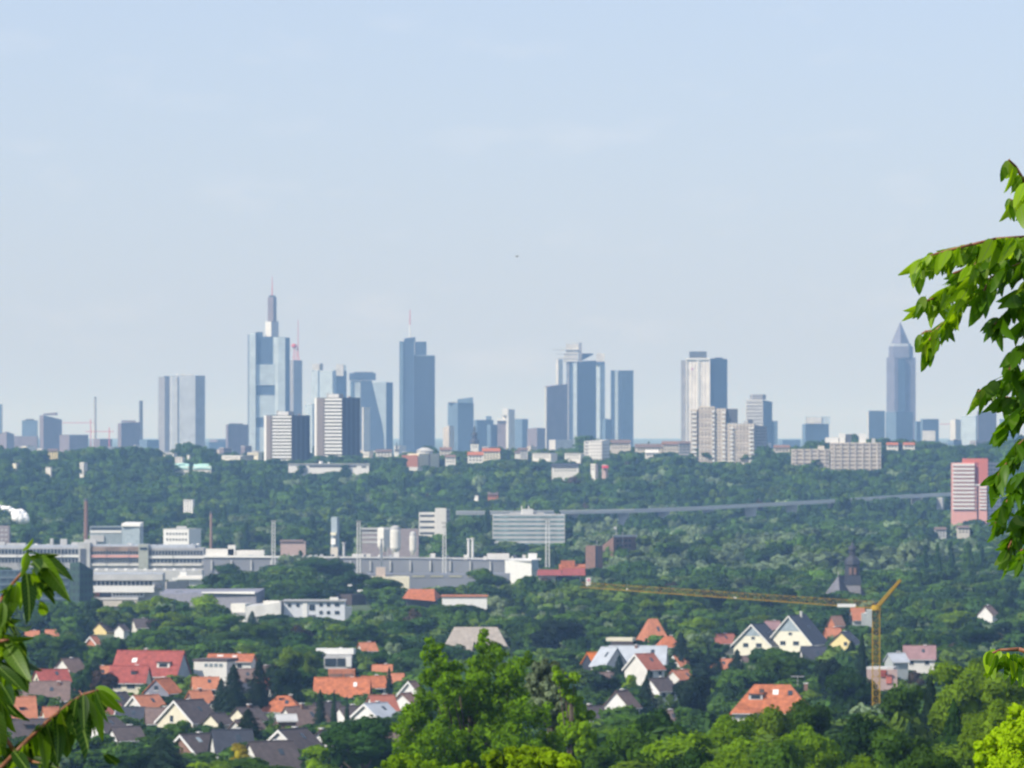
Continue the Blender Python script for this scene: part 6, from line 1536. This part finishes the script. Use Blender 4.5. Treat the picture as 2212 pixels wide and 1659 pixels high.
clump_tree('tree', 'large bright green spreading tree with see-through crown in the centre foreground',
 [(935, 1408, 26), (950, 1440, 24), (1048, 1396, 26), (1062, 1425, 34), (1030, 1450, 34), (1118, 1440, 34), (985, 1448, 18), (975, 1480, 42), (1040, 1496, 52), (1105, 1490, 46), (925, 1470, 22),
  (920, 1520, 40), (985, 1540, 56), (1060, 1550, 62), (1130, 1540, 50), (890, 1560, 42), (950, 1590, 58), (1030, 1610, 66), (1110, 1600, 60), (880, 1610, 46), (920, 1650, 60), (1010, 1670, 70), (1100, 1660, 70), (1180, 1640, 50)],
 400, LM['hero'], 46000, .135, seed=4, lm='bright spreading tree')
clump_tree('tree', 'silvery green tree with light tufts, touching the right side of the bright spreading tree',
 [(1175, 1450, 26), (1205, 1462, 24), (1165, 1490, 34), (1205, 1500, 30), (1180, 1540, 40), (1220, 1560, 36)], 470, LM['willow'], 9000, .2, seed=6, lm='silvery green tree')
clump_tree('tree', 'light green tufted tree right of the silvery green tree',
 [(1205, 1456, 14), (1218, 1478, 16), (1240, 1462, 12), (1232, 1502, 18), (1248, 1540, 28), (1230, 1580, 34), (1260, 1600, 34)], 440, LM['bright'], 9000, .17, seed=7)
clump_tree('tree', 'vivid yellow-green crown rising over the lower edge in the centre',
 [(1072, 1640, 22), (1108, 1634, 24), (1150, 1634, 28), (1192, 1640, 26), (1228, 1650, 22), (1130, 1650, 30), (1175, 1655, 30), (1100, 1690, 40), (1170, 1695, 44), (1230, 1690, 30), (1010, 1664, 18), (1015, 1690, 24)], 150, LM['yellow'], 14000, .075, seed=8, lm='vivid yellow-green crown')
clump_tree('tree', 'yellow-green dome-shaped tree in the lower right corner',
 [(2205, 1575, 44), (2165, 1600, 36), (2130, 1635, 32), (2190, 1640, 56), (2215, 1610, 50), (2150, 1670, 40)], 110, LM['yellow'], 15000, .055, seed=9, lm='yellow-green dome tree')
clump_tree('tree', 'bright green bushy tree on the lower edge left of the vivid yellow-green crown',
 [(870, 1655, 34), (915, 1668, 34), (960, 1680, 30), (835, 1680, 30)], 260, LM['bright'], 9000, .11, seed=10)

# ---------------------------------------------------------------- filling trees that leave every building in view
def clear(x, yt, yb, wpx, d, wx, R):
    for (x0, y0, x1, y1, bd) in PROT:
        q = (x1 - x0) * (.13 if bd < 2000 else .06); hh = (y1 - y0) * ((.48 if bd < 2000 else .25) if d < 2700 else .05)
        if bd > d - 6 and x + wpx * .42 > x0 + q and x - wpx * .42 < x1 - q and yb > y0 and yt < y1 - hh: return False
        if abs(bd - d) < 4.5 + R * .55 and x + wpx * .2 > x0 and x - wpx * .2 < x1: return False
    return True
def filler(n, xr, dr, Hr, Rr, kinds, spacing=.75, tries=40):
    k = 0; t = 0
    while k < n and t < n * tries:
        t += 1
        u = trg.random(); dd = 1 / (1 / dr[0] + (1 / dr[1] - 1 / dr[0]) * u)
        x = trg.uniform(*xr); wx = (x - CX) * dd / F; R = trg.uniform(*Rr); H = trg.uniform(*Hr)
        kd, m = trg.choice(kinds)
        if kd in ('poplar',): R *= .4; H *= 1.35
        if kd == 'conifer': R *= .72
        g = zg(wx, dd); yt = HY - (g + H) * F / dd; yb = HY - g * F / dd; wpx = 2 * R * F / dd
        if any((ox - wx) ** 2 + (od - dd) ** 2 < ((R + rr) * spacing) ** 2 for ox, od, rr in OCC): continue
        if not clear(x, yt, yb, wpx, dd, wx, R): continue
        tree(x, yt, wpx, dd, kd, m, H=H); k += 1
    return k
MIX = [('round', 'mid'), ('round', 'dark'), ('round', 'light'), ('tall', 'mid'), ('conifer', 'needle'), ('round', 'mid'), ('round', 'dark'), ('tall', 'dark'), ('willow', 'willow')]
MIXR = [('round', 'mid'), ('round', 'light'), ('round', 'bright'), ('tall', 'mid'), ('conifer', 'needle'), ('round', 'dark'), ('tall', 'bright'), ('round', 'bright')]
c1 = filler(46, (1240, 2260), (480, 1150), (9, 13.5), (4.2, 6.8), MIXR, .62)
c2 = filler(66, (-40, 2260), (1120, 1700), (6, 10.5), (2.6, 5.0), MIX, .65)
c3 = filler(96, (-40, 2260), (1700, 2600), (9, 14), (5.5, 8.5), MIX, .68)
# ---------------------------------------------------------------- the woods: very many trees read as one mass
def protos(specs):
    col = bpy.data.collections.new('wood_kinds')
    for i, (kd, m) in enumerate(specs):
        me = crown_mesh(kd, LW[m], 1700 if kd != 'conifer' else 1500, .125, 40 + i)
        o = bpy.data.objects.new('crown_kind%02d' % i, me); col.objects.link(o)
    return col
WK = [('round', 'dark'), ('round', 'mid'), ('round', 'light'), ('tall', 'mid'), ('poplar', 'dark'), ('willow', 'willow'), ('conifer', 'needle'), ('round', 'copper'), ('round', 'dark'), ('tall', 'dark'), ('round', 'mid')]
wood_col = protos(WK)
def wood(name, label, pts):
    me = bpy.data.meshes.new(name)
    me.from_pydata([p[:3] for p in pts], [], [])
    for nm, tp, data in (('wscale', 'FLOAT_VECTOR', [q for p in pts for q in p[3]]), ('wrot', 'FLOAT_VECTOR', [q for p in pts for q in (0, 0, p[4])]), ('wkind', 'INT', [p[5] for p in pts])):
        at = me.attributes.new(nm, tp, 'POINT'); at.data.foreach_set('vector' if tp == 'FLOAT_VECTOR' else 'value', data)
    o = bpy.data.objects.new(name, me); C.objects.link(o)
    ng = bpy.data.node_groups.new(name + '_scatter', 'GeometryNodeTree')
    ng.interface.new_socket('Geometry', in_out='INPUT', socket_type='NodeSocketGeometry'); ng.interface.new_socket('Geometry', in_out='OUTPUT', socket_type='NodeSocketGeometry')
    N, L = ng.nodes, ng.links
    i_, o_ = N.new('NodeGroupInput'), N.new('NodeGroupOutput')
    ip = N.new('GeometryNodeInstanceOnPoints'); ci = N.new('GeometryNodeCollectionInfo')
    ci.inputs['Collection'].default_value = wood_col; ci.inputs['Separate Children'].default_value = True; ci.inputs['Reset Children'].default_value = True
    def na(n_, t_):
        q = N.new('GeometryNodeInputNamedAttribute'); q.data_type = t_; q.inputs['Name'].default_value = n_; return q.outputs['Attribute']
    L.new(i_.outputs[0], ip.inputs['Points']); L.new(ci.outputs[0], ip.inputs['Instance']); ip.inputs['Pick Instance'].default_value = True
    L.new(na('wkind', 'INT'), ip.inputs['Instance Index']); L.new(na('wscale', 'FLOAT_VECTOR'), ip.inputs['Scale']); L.new(na('wrot', 'FLOAT_VECTOR'), ip.inputs['Rotation'])
    L.new(ip.outputs[0], o_.inputs[0])
    md = o.modifiers.new('scatter', 'NODES'); md.node_group = ng
    tag(o, label, kind='stuff')
    return o
def wood_pts(dr, xr, step, Hr, Rr, wts, seed, cond=None, patch=.006):
    rs = random.Random(seed); pts = []
    d = dr[0]; kk = list(range(len(WK)))
    PR = [p for p in PROT if p[4] > dr[0] - 20]
    while d < dr[1]:
        x = xr[0]
        while x < xr[1]:
            dd = d + rs.uniform(-.5, .5) * step; xx = x + rs.uniform(-.5, .5) * step * F / dd
            x += step * F / d
            wx = (xx - CX) * dd / F
            if cond and not cond(xx, dd): continue
            H, R = rs.uniform(*Hr), rs.uniform(*Rr)
            H *= 1 + .2 * math.sin(wx * .021 + dd * .013) + .12 * math.sin(wx * .057 - dd * .031)
            s = math.sin(wx * patch + 1.3) + math.sin(dd * patch * 1.7 + wx * .003) + math.sin(wx * patch * 2.7 - dd * patch * 2.1)
            w_ = list(wts) + [wts[0] * .8, wts[0] * .6, wts[1] * .8]
            if s > .9: w_[2] *= 3; w_[5] *= 3
            if s < -.9: w_[0] *= 3; w_[4] *= 2
            if 3050 < dd < 4000 and xx > 1240 and s > -.7: w_[5] *= 8; w_[2] *= 2
            k = rs.choices(kk, w_)[0]
            if WK[k][0] == 'poplar': R *= .45; H *= 1.3
            if WK[k][0] == 'conifer': R *= .6
            g = zg(wx, dd); yt = HY - (g + H * 1.02) * F / dd; yb = HY - g * F / dd; wpx = 2 * R * F / dd
            bad = False
            for (x0, y0, x1, y1, bd) in PR:
                if bd > dd - 5 and xx + wpx * .38 > x0 and xx - wpx * .38 < x1 and yb > y0 and yt < y1 - (y1 - y0) * ((.48 if bd < 2000 else .25) if dd < 2700 else .05): bad = True; break
            if bad: continue
            qx = rs.uniform(.82, 1.2); pts.append((wx, dd, g - .3, (R * qx, R / qx, H), rs.uniform(0, 6.28), k))
        d += step * .95
    return pts
def hillc(x, d): return True
w1 = wood_pts((4350, 5900), (-160, 2370), 15, (10, 25), (6.0, 14.5), (5, 5, 2.4, 3, .15, .8, .3, .1), 21)
wood('wooded_ridge', 'dense mixed wood covering the long ridge below the skyline', w1)
def crestc(x, d): return math.sin(x * .02 + d * .01) + math.sin(x * .053 - d * .004) > .1
w2 = wood_pts((5900, 8200), (-160, 2370), 22, (9, 15), (5, 8), (5, 5, 1, 3, .3, .3, .5, .1), 22, crestc)
wood('town_trees', 'scattered tree crowns among the town roofs on top of the ridge', w2)
def valc(x, d):
    if 3000 < d < 3760 and -60 < x < 1165 and d > 3120: return (d < 3300 and (470 < x < 800)) or (d > 3640 and (x > 500 or x < 180))
    return True
w3 = wood_pts((3080, 4340), (-160, 2370), 16.5, (8, 21), (6.5, 14.5), (3, 3, 1.6, 2.5, .6, 3.2, .2, .1), 23, valc, patch=.012)
wood('valley_wood', 'grey-green valley wood around the works and below the bridge', w3)
w4 = wood_pts((2600, 3080), (-160, 2370), 14, (9, 15), (6, 11), (4, 4, 2, 2, .5, 1.6, .8, .2), 24, None, patch=.015)
wood('parkland_trees', 'mixed park trees between the works and the suburb', w4)
w5 = wood_pts((520, 1750), (-160, 2370), 7.5, (2.4, 5.6), (2.2, 4.2), (4, 4, 3, 1, 0, 1.0, 1.0, .3), 25, lambda x, d: (x > 1240 or d > 1040), patch=.02)
wood('garden_shrubs', 'low hedges and shrubs filling the gardens between the houses', w5)
w6 = wood_pts((2360, 2620), (1200, 2370), 14.0, (9, 15), (6.5, 10), (4, 4, 4, 2, .2, .8, .3, .1), 26, None, patch=.02)
wood('orchard_trees', 'green tree belt behind the crane and the slate church', w6)
w7 = wood_pts((560, 1150), (1260, 2370), 11.0, (7, 11.5), (3.6, 6.5), (4, 4, 5, 2, .2, .6, .6, .1), 27, None, patch=.03) + wood_pts((1060, 2360), (-160, 2370), 12.0, (6, 12), (3.6, 8.0), (4, 4, 3, 2, .2, .8, 1.2, .2), 28, None, patch=.02)
wood('suburb_trees', 'smaller garden trees filling the gaps between the houses and the large crowns', w7)
print('TREES', ntree, c1, c2, c3, len(w1), len(w2), len(w3), len(w4), len(w5))

# ---------------------------------------------------------------- leafy twigs close to the camera
def leaf_material(nm, c0, c1, pos):
    m, nt, b = nodes(nm); N, L = nt.nodes, nt.links
    t = N.new('ShaderNodeTexCoord'); oi = N.new('ShaderNodeObjectInfo')
    sp = N.new('ShaderNodeSeparateXYZ'); L.new(t.outputs['Object'], sp.inputs[0])
    ab = N.new('ShaderNodeMath'); ab.operation = 'ABSOLUTE'; L.new(sp.outputs[1], ab.inputs[0])
    rib = N.new('ShaderNodeMath'); rib.operation = 'LESS_THAN'; rib.inputs[1].default_value = .012; L.new(ab.outputs[0], rib.inputs[0])
    # side veins: slanted waves
    a = N.new('ShaderNodeMath'); a.operation = 'MULTIPLY_ADD'; a.inputs[1].default_value = -.9; L.new(ab.outputs[0], a.inputs[0]); L.new(sp.outputs[0], a.inputs[2])
    s = N.new('ShaderNodeMath'); s.operation = 'MULTIPLY'; s.inputs[1].default_value = 75; L.new(a.outputs[0], s.inputs[0])
    sn = N.new('ShaderNodeMath'); sn.operation = 'SINE'; L.new(s.outputs[0], sn.inputs[0])
    gt = N.new('ShaderNodeMath'); gt.operation = 'GREATER_THAN'; gt.inputs[1].default_value = .86; L.new(sn.outputs[0], gt.inputs[0])
    mxv = N.new('ShaderNodeMath'); mxv.operation = 'MAXIMUM'; L.new(rib.outputs[0], mxv.inputs[0])
    g2 = N.new('ShaderNodeMath'); g2.operation = 'MULTIPLY'; g2.inputs[1].default_value = .35; L.new(gt.outputs[0], g2.inputs[0]); L.new(g2.outputs[0], mxv.inputs[1])
    cr = N.new('ShaderNodeValToRGB'); e = cr.color_ramp.elements
    e[0].color = c0; e[1].color = c1
    e[0].position = pos; L.new(oi.outputs['Random'], cr.inputs['Fac'])
    mc = N.new('ShaderNodeMix'); mc.data_type = 'RGBA'; mc.inputs['B'].default_value = (0.20, 0.30, 0.06, 1)
    L.new(cr.outputs['Color'], mc.inputs['A']); L.new(mxv.outputs[0], mc.inputs['Factor'])
    L.new(mc.outputs['Result'], b.inputs['Base Color']); b.inputs['Roughness'].default_value = .42; b.inputs['Specular IOR Level'].default_value = .3
    tr = N.new('ShaderNodeBsdfTranslucent'); v2 = N.new('ShaderNodeVectorMath'); v2.operation = 'MULTIPLY'; v2.inputs[1].default_value = (1.9, 1.8, .5)
    L.new(mc.outputs['Result'], v2.inputs[0]); L.new(v2.outputs['Vector'], tr.inputs['Color'])
    ms = N.new('ShaderNodeMixShader'); ms.inputs[0].default_value = .52
    L.new(b.outputs[0], ms.inputs[1]); L.new(tr.outputs[0], ms.inputs[2]); L.new(ms.outputs[0], N['Material Output'].inputs['Surface'])
    return m
leafm = leaf_material('sunlit_cherry_leaf', (0.08, 0.19, 0.005, 1), (0.32, 0.50, 0.010, 1), .1)
leafd = leaf_material('deep_green_cherry_leaf', (0.018, 0.060, 0.004, 1), (0.17, 0.31, 0.008, 1), .35)
LEAVES = []
for q in range(6):
    rs = random.Random(q); n = 9; v, f = [], []
    fold = rs.uniform(.15, .4); droop = rs.uniform(.05, .28); wv = .20 + rs.uniform(-.02, .03); curl = rs.uniform(-.12, .12)
    v.append((-.12, 0, .02)); 
    for i in range(n + 1):
        t = i / n
        wd = wv * (math.sin(math.pi * min(1, t ** .8)) ** .75) * (1 - .25 * t) if 0 < t < 1 else .004
        z = -droop * t * t; y0 = curl * t * t
        v += [(t - .02 * (i % 2), y0 + wd, z + wd * fold), (t, y0, z), (t - .02 * (i % 2), y0 - wd, z + wd * fold)]
    for i in range(n):
        a = 1 + i * 3
        f += [(a, a + 1, a + 4, a + 3), (a + 1, a + 2, a + 5, a + 4)]
    f += [(0, 2, 1), (0, 3, 2)]
    me = bpy.data.meshes.new('leaf'); me.from_pydata(v, [], f); me.materials.append(leafm)
    me.polygons.foreach_set('use_smooth', [True] * len(f)); me.update(); LEAVES.append(me)
DEEP = []
for me in LEAVES:
    m2 = me.copy(); m2.materials[0] = leafd; DEEP.append(m2)
    for q_ in m2.vertices: q_.co.y *= .82
nr = random.Random(9)
def leaf_matrix(base, tip, roll, flat):
    L_ = tip - base; ln = L_.length; X = L_.normalized()
    up = Vector((math.cos(roll), flat * 1.5, math.sin(roll))).normalized()
    Z = (up - X * up.dot(X)).normalized(); Y = Z.cross(X)
    M = Matrix((X, Y, Z)).transposed().to_4x4()
    return Matrix.Translation(base) @ M @ Matrix.Scale(ln, 4)
class Twig:
    def __init__(s, name, label, cat, org, lm=None):
        s.e = empty(name, org, label, cat); s.o = Vector(org); s.n = 0; s.extra = []
    def leaf(s, base, tip, roll=None, flat=-.8):
        M = leaf_matrix(base - s.o, tip - s.o, nr.uniform(-2.6, 2.6) if roll is None else roll, flat)
        me = nr.choice(DEEP if s.e.name == 'cherry_shoot' else LEAVES)
        if s.n < 295:
            o = bpy.data.objects.new('leaf', me); C.objects.link(o); o.parent = s.e; o.matrix_local = M; s.n += 1
        else: s.extra.append((M, me))
    def stem(s, P, r0, r1, name='stem'):
        mb = MB(); n = len(P) - 1
        for i in range(n): mb.rod(P[i] - s.o, P[i + 1] - s.o, r0 + (r1 - r0) * i / n, r0 + (r1 - r0) * (i + 1) / n, 7)
        mb.obj(name, twigm, s.e, smooth=True)
    def finish(s):
        if not s.extra: return
        v, f = [], []
        for M, me in s.extra:
            k = len(v); v += [tuple(M @ q.co) for q in me.vertices]; f += [tuple(i + k for i in p.vertices) for p in me.polygons]
        o = mesh_obj('leaf_mass', v, f, leafm, s.e, smooth=True); o['kind'] = 'stuff'
DL = 13.5
t = Twig('cherry_shoot', 'young leafy shoots with reddish twigs close to the camera at the lower left', 'branch', (-1.62, DL, zg(-1.6, DL)))
w_ = lambda x, y, dz=0: W(x, y, DL + dz)
t.stem([Vector((-1.62, DL, zg(-1.6, DL) - .1)), Vector((-1.5, DL, -1.3)), w_(-30, 1690), w_(15, 1645), w_(60, 1598), w_(105, 1556), w_(150, 1520), w_(180, 1500), w_(213, 1490)], .0075, .0025)
t.stem([Vector((-1.62, DL, zg(-1.6, DL) + .6)), Vector((-1.45, DL + .1, -1.0)), w_(-55, 1500, .1), w_(-30, 1400, .1), w_(5, 1290, .1), w_(30, 1258, .1), w_(52, 1232, .1), w_(66, 1205, .1)], .007, .0025)
t.stem([w_(-30, 1400, .1), w_(0, 1385), w_(20, 1382)], .006, .003, 'side_twig')
t.stem([w_(-10, 1560), w_(30, 1620), w_(70, 1645), w_(130, 1660)], .006, .003, 'side_twig')
LV = [  # base x,y  tip x,y  depth of tip
 (60, 1192, 58, 1245, -.05), (62, 1205, 137, 1222, .06), (85, 1200, 142, 1290, -.06), (70, 1234, 128, 1300, .02), (82, 1232, 138, 1262, .1), (58, 1195, 96, 1188, .05), (70, 1212, 104, 1240, -.1),
 (56, 1236, 76, 1338, -.06), (66, 1240, 102, 1290, .05), (98, 1262, 140, 1290, .08), (88, 1300, 104, 1342, .05),
 (36, 1262, 28, 1338, .0), (22, 1262, 4, 1330, .08), (30, 1270, 12, 1352, -.06), (26, 1284, 44, 1330, .08), (8, 1300, -8, 1392, -.05), (2, 1310, 14, 1384, .02),
 (16, 1340, 60, 1384, .1), (22, 1378, 72, 1382, -.03), (10, 1372, 44, 1398, .06), (24, 1384, 70, 1470, .05), (12, 1392, 58, 1462, -.08), (40, 1410, 66, 1500, .05),
 (0, 1432, 36, 1470, .02), (-4, 1440, 58, 1492, -.06), (4, 1452, 50, 1534, .08), (-10, 1480, 24, 1570, 0), (2, 1476, 40, 1530, -.1), (-6, 1500, 28, 1600, .06), (-12, 1530, 10, 1632, -.03), (0, 1540, 22, 1590, .1),
 (213, 1490, 270, 1548, .05), (206, 1490, 232, 1560, -.06), (198, 1494, 250, 1540, .1), (190, 1496, 232, 1602, .04), (180, 1500, 182, 1570, -.06), (172, 1504, 196, 1560, .08), (165, 1508, 150, 1596, .0), (158, 1514, 204, 1616, -.08), (170, 1503, 212, 1580, .12), (145, 1525, 150, 1580, .1),
 (140, 1528, 176, 1600, -.04), (132, 1536, 166, 1650, .06), (120, 1545, 140, 1640, -.1), (112, 1552, 176, 1628, .1), (100, 1562, 132, 1668, .03), (88, 1572, 104, 1660, -.05), (92, 1568, 60, 1640, .08),
 (70, 1590, 96, 1668, .04), (60, 1600, 40, 1668, -.05), (46, 1612, 120, 1634, .1), (30, 1622, 70, 1672, -.1), (60, 1642, 134, 1650, -.04), (20, 1640, 6, 1700, .05), (100, 1652, 160, 1690, .04), (36, 1620, 4, 1652, .1), (10, 1600, -20, 1660, .05),
 (226, 1628, 262, 1660, .06), (-5, 1350, -20, 1440, .1), (-8, 1395, 14, 1450, .1),
 (4, 1610, 44, 1640, .14), (-14, 1570, 26, 1622, .14),
]
for (x0, y0, x1, y1, dz) in LV:
    b_ = w_(x0, y0, nr.uniform(-.03, .03)); tp = w_(x1, y1, dz * 1.0)
    t.leaf(b_, tp)
    for q in range(1 if x1 > 66 or y1 < 1340 else 3):
        ox, oy = nr.uniform(-16, 10), nr.uniform(-12, 14); sc = nr.uniform(.6, .95); a_ = nr.uniform(-.5, .5)
        dx, dy = (x1 - x0) * sc, (y1 - y0) * sc
        t.leaf(w_(x0 + ox * .5, y0 + oy * .5, .06), w_(x0 + ox * .5 + dx * math.cos(a_) - dy * math.sin(a_), y0 + oy * .5 + dx * math.sin(a_) + dy * math.cos(a_), .06 + nr.uniform(-.05, .12)))
t.finish()
# right side: the overhanging branches of a cherry tree whose trunk stands outside the frame
DR = 17.0
g = zg(2.9, DR)
t = Twig('cherry_tree', 'overhanging cherry tree branches with drooping leaves close to the camera along the right edge', 'tree', (2.9, DR, g))
w_ = lambda x, y, dz=0: W(x, y, DR + dz)
mb = MB()
tr = [Vector((2.9, DR, g - .2)), Vector((2.75, DR, g + 1.2)), Vector((2.5, DR, .2)), Vector((2.3, DR + .1, 1.2)), Vector((2.2, DR + .1, 2.2))]
for i in range(4): mb.rod(tr[i] - t.o, tr[i + 1] - t.o, .13 - .025 * i, .13 - .025 * (i + 1), 10)
mb.obj('trunk', bark, t.e)
BR = [  # polyline of (x, y), r0, r1, leaves per 100 px, droop length range
 ([(2420, 300), (2300, 380), (2215, 395), (2195, 360), (2180, 345)], .007, .003, 9, 1.0),
 ([(2300, 380), (2240, 420), (2205, 440), (2180, 430)], .005, .0025, 7, .9),
 ([(2450, 560), (2300, 520), (2212, 512), (2150, 516), (2100, 528), (2050, 540), (2010, 552), (1982, 566)], .006, .0025, 17, 1.0),
 ([(2150, 516), (2110, 560), (2070, 600), (2030, 640), (2000, 650), (1985, 660)], .005, .0025, 16, .95),
 ([(2110, 560), (2100, 610), (2075, 650), (2050, 690), (2020, 715), (2008, 735)], .007, .003, 20, .85),
 ([(2020, 715), (2000, 716), (1990, 722)], .004, .0025, 16, .9),
 ([(2300, 540), (2230, 560), (2180, 580), (2140, 600), (2120, 640)], .006, .0025, 20, .95),
 ([(2420, 640), (2280, 620), (2210, 640), (2170, 680), (2150, 700)], .006, .0025, 22, .95),
 ([(2420, 760), (2300, 720), (2230, 730), (2190, 760), (2180, 800)], .006, .0025, 22, .9),
 ([(2430, 860), (2300, 810), (2220, 800), (2170, 820), (2130, 838), (2112, 846)], .006, .0025, 15, .85),
 ([(2430, 960), (2300, 880), (2220, 880), (2180, 900), (2168, 930)], .006, .0025, 24, .8),
 ([(2430, 1060), (2300, 960), (2230, 950), (2190, 980), (2160, 1020), (2150, 1040)], .006, .0025, 24, .8),
 ([(2430, 1100), (2290, 1030), (2220, 1030), (2185, 1060), (2165, 1110), (2150, 1130)], .006, .0025, 24, .8),
 ([(2430, 1160), (2290, 1100), (2225, 1110), (2195, 1140), (2180, 1180), (2172, 1215)], .006, .0025, 24, .8),
 ([(2300, 1180), (2240, 1170), (2205, 1190), (2195, 1220)], .005, .0025, 18, .8),
]
BR += [([(2430, 700), (2290, 600), (2230, 600), (2195, 640)], .006, .0025, 20, .95), ([(2430, 800), (2290, 660), (2240, 680), (2205, 700)], .006, .0025, 22, .95),
 ([(2430, 900), (2300, 770), (2240, 780), (2205, 830)], .006, .0025, 22, .9), ([(2300, 860), (2240, 850), (2195, 860), (2160, 858)], .005, .0025, 20, .85),
 ([(2430, 1000), (2290, 920), (2235, 930), (2200, 960)], .006, .0025, 22, .85), ([(2430, 1100), (2300, 1000), (2240, 1010), (2196, 1030)], .006, .0025, 22, .85),
 ([(2430, 1140), (2290, 1060), (2240, 1075), (2205, 1100)], .006, .0025, 22, .85), ([(2430, 600), (2300, 560), (2250, 550), (2200, 548)], .006, .0025, 18, 1.0),
 ([(2212, 512), (2180, 540), (2130, 560), (2090, 580), (2060, 590)], .006, .003, 18, .95)]
for bi, (P, r0, r1, dens, ll) in enumerate(BR):
    dz = nr.uniform(-.25, .35); Q = [w_(x, y, dz + .05 * math.sin(i)) for i, (x, y) in enumerate(P)]
    if P[0][0] > 2280 and P[0][0] >= 2400: Q[0] = tr[2].lerp(tr[4], max(0, min(1, (1000 - P[0][1]) / 800)))
    t.stem(Q, r0, r1, 'branch')
    for i in range(len(P) - 1):
        (xa, ya), (xb, yb) = P[i], P[i + 1]
        ln = math.hypot(xb - xa, yb - ya); n = max(1, int(ln * dens * 2.0 / 100))
        for k in range(n):
            s = nr.random(); bx, by = xa + (xb - xa) * s, ya + (yb - ya) * s
            if bx > 2262: continue
            dx = (xb - xa) / ln
            L_ = nr.uniform(40, 66) * ll
            ang = nr.gauss(0, .30) + (-.22 if xb < xa else .06)
            tx, ty = bx + math.sin(ang) * L_, by + math.cos(ang) * L_ * nr.uniform(.75, 1.05)
            q = nr.uniform(-.06, .06)
            t.leaf(w_(bx, by, dz + q), w_(tx, ty, dz + q + nr.uniform(-.09, .09)))
for (x0, y0, x1, y1) in ((1982, 566, 1966, 606), (1990, 560, 1974, 640), (2010, 552, 1988, 610), (2000, 640, 1972, 690), (1992, 658, 1970, 680), (1990, 722, 1972, 766), (2008, 735, 2000, 812), (2004, 735, 2012, 800), (2112, 846, 2098, 905), (2122, 840, 2122, 902), (2180, 345, 2162, 400), (2184, 430, 2164, 446), (2190, 430, 2186, 486)):
    t.leaf(w_(x0, y0), w_(x1, y1, .03))
t.finish()
# sprig on the right, lower down
DS = 22.0
w_ = lambda x, y, dz=0: W(x, y, DS + dz)
o_ = Vector((2.35, DS, zg(2.3, DS)))
t = Twig('cherry_sapling', 'blurred bright sprig of yellow-green leaves at the right edge below the cherry branches', 'branch', o_)
t.stem([o_ - Vector((0, 0, .1)), Vector((2.2, DS, -1.6)), w_(2260, 1420), w_(2200, 1402), w_(2160, 1404), w_(2130, 1416)], .016, .003)
for i in range(26):
    bx = nr.uniform(2135, 2235); by = 1408 + nr.uniform(-6, 8) + (bx - 2150) * .12
    t.leaf(w_(bx, by, nr.uniform(-.1, .1)), w_(bx + nr.uniform(-22, 14), by + nr.uniform(28, 58), nr.uniform(-.1, .1)))
t.finish()
settle()
print('PENDING', len(PEND), 'PROT', len(PROT))
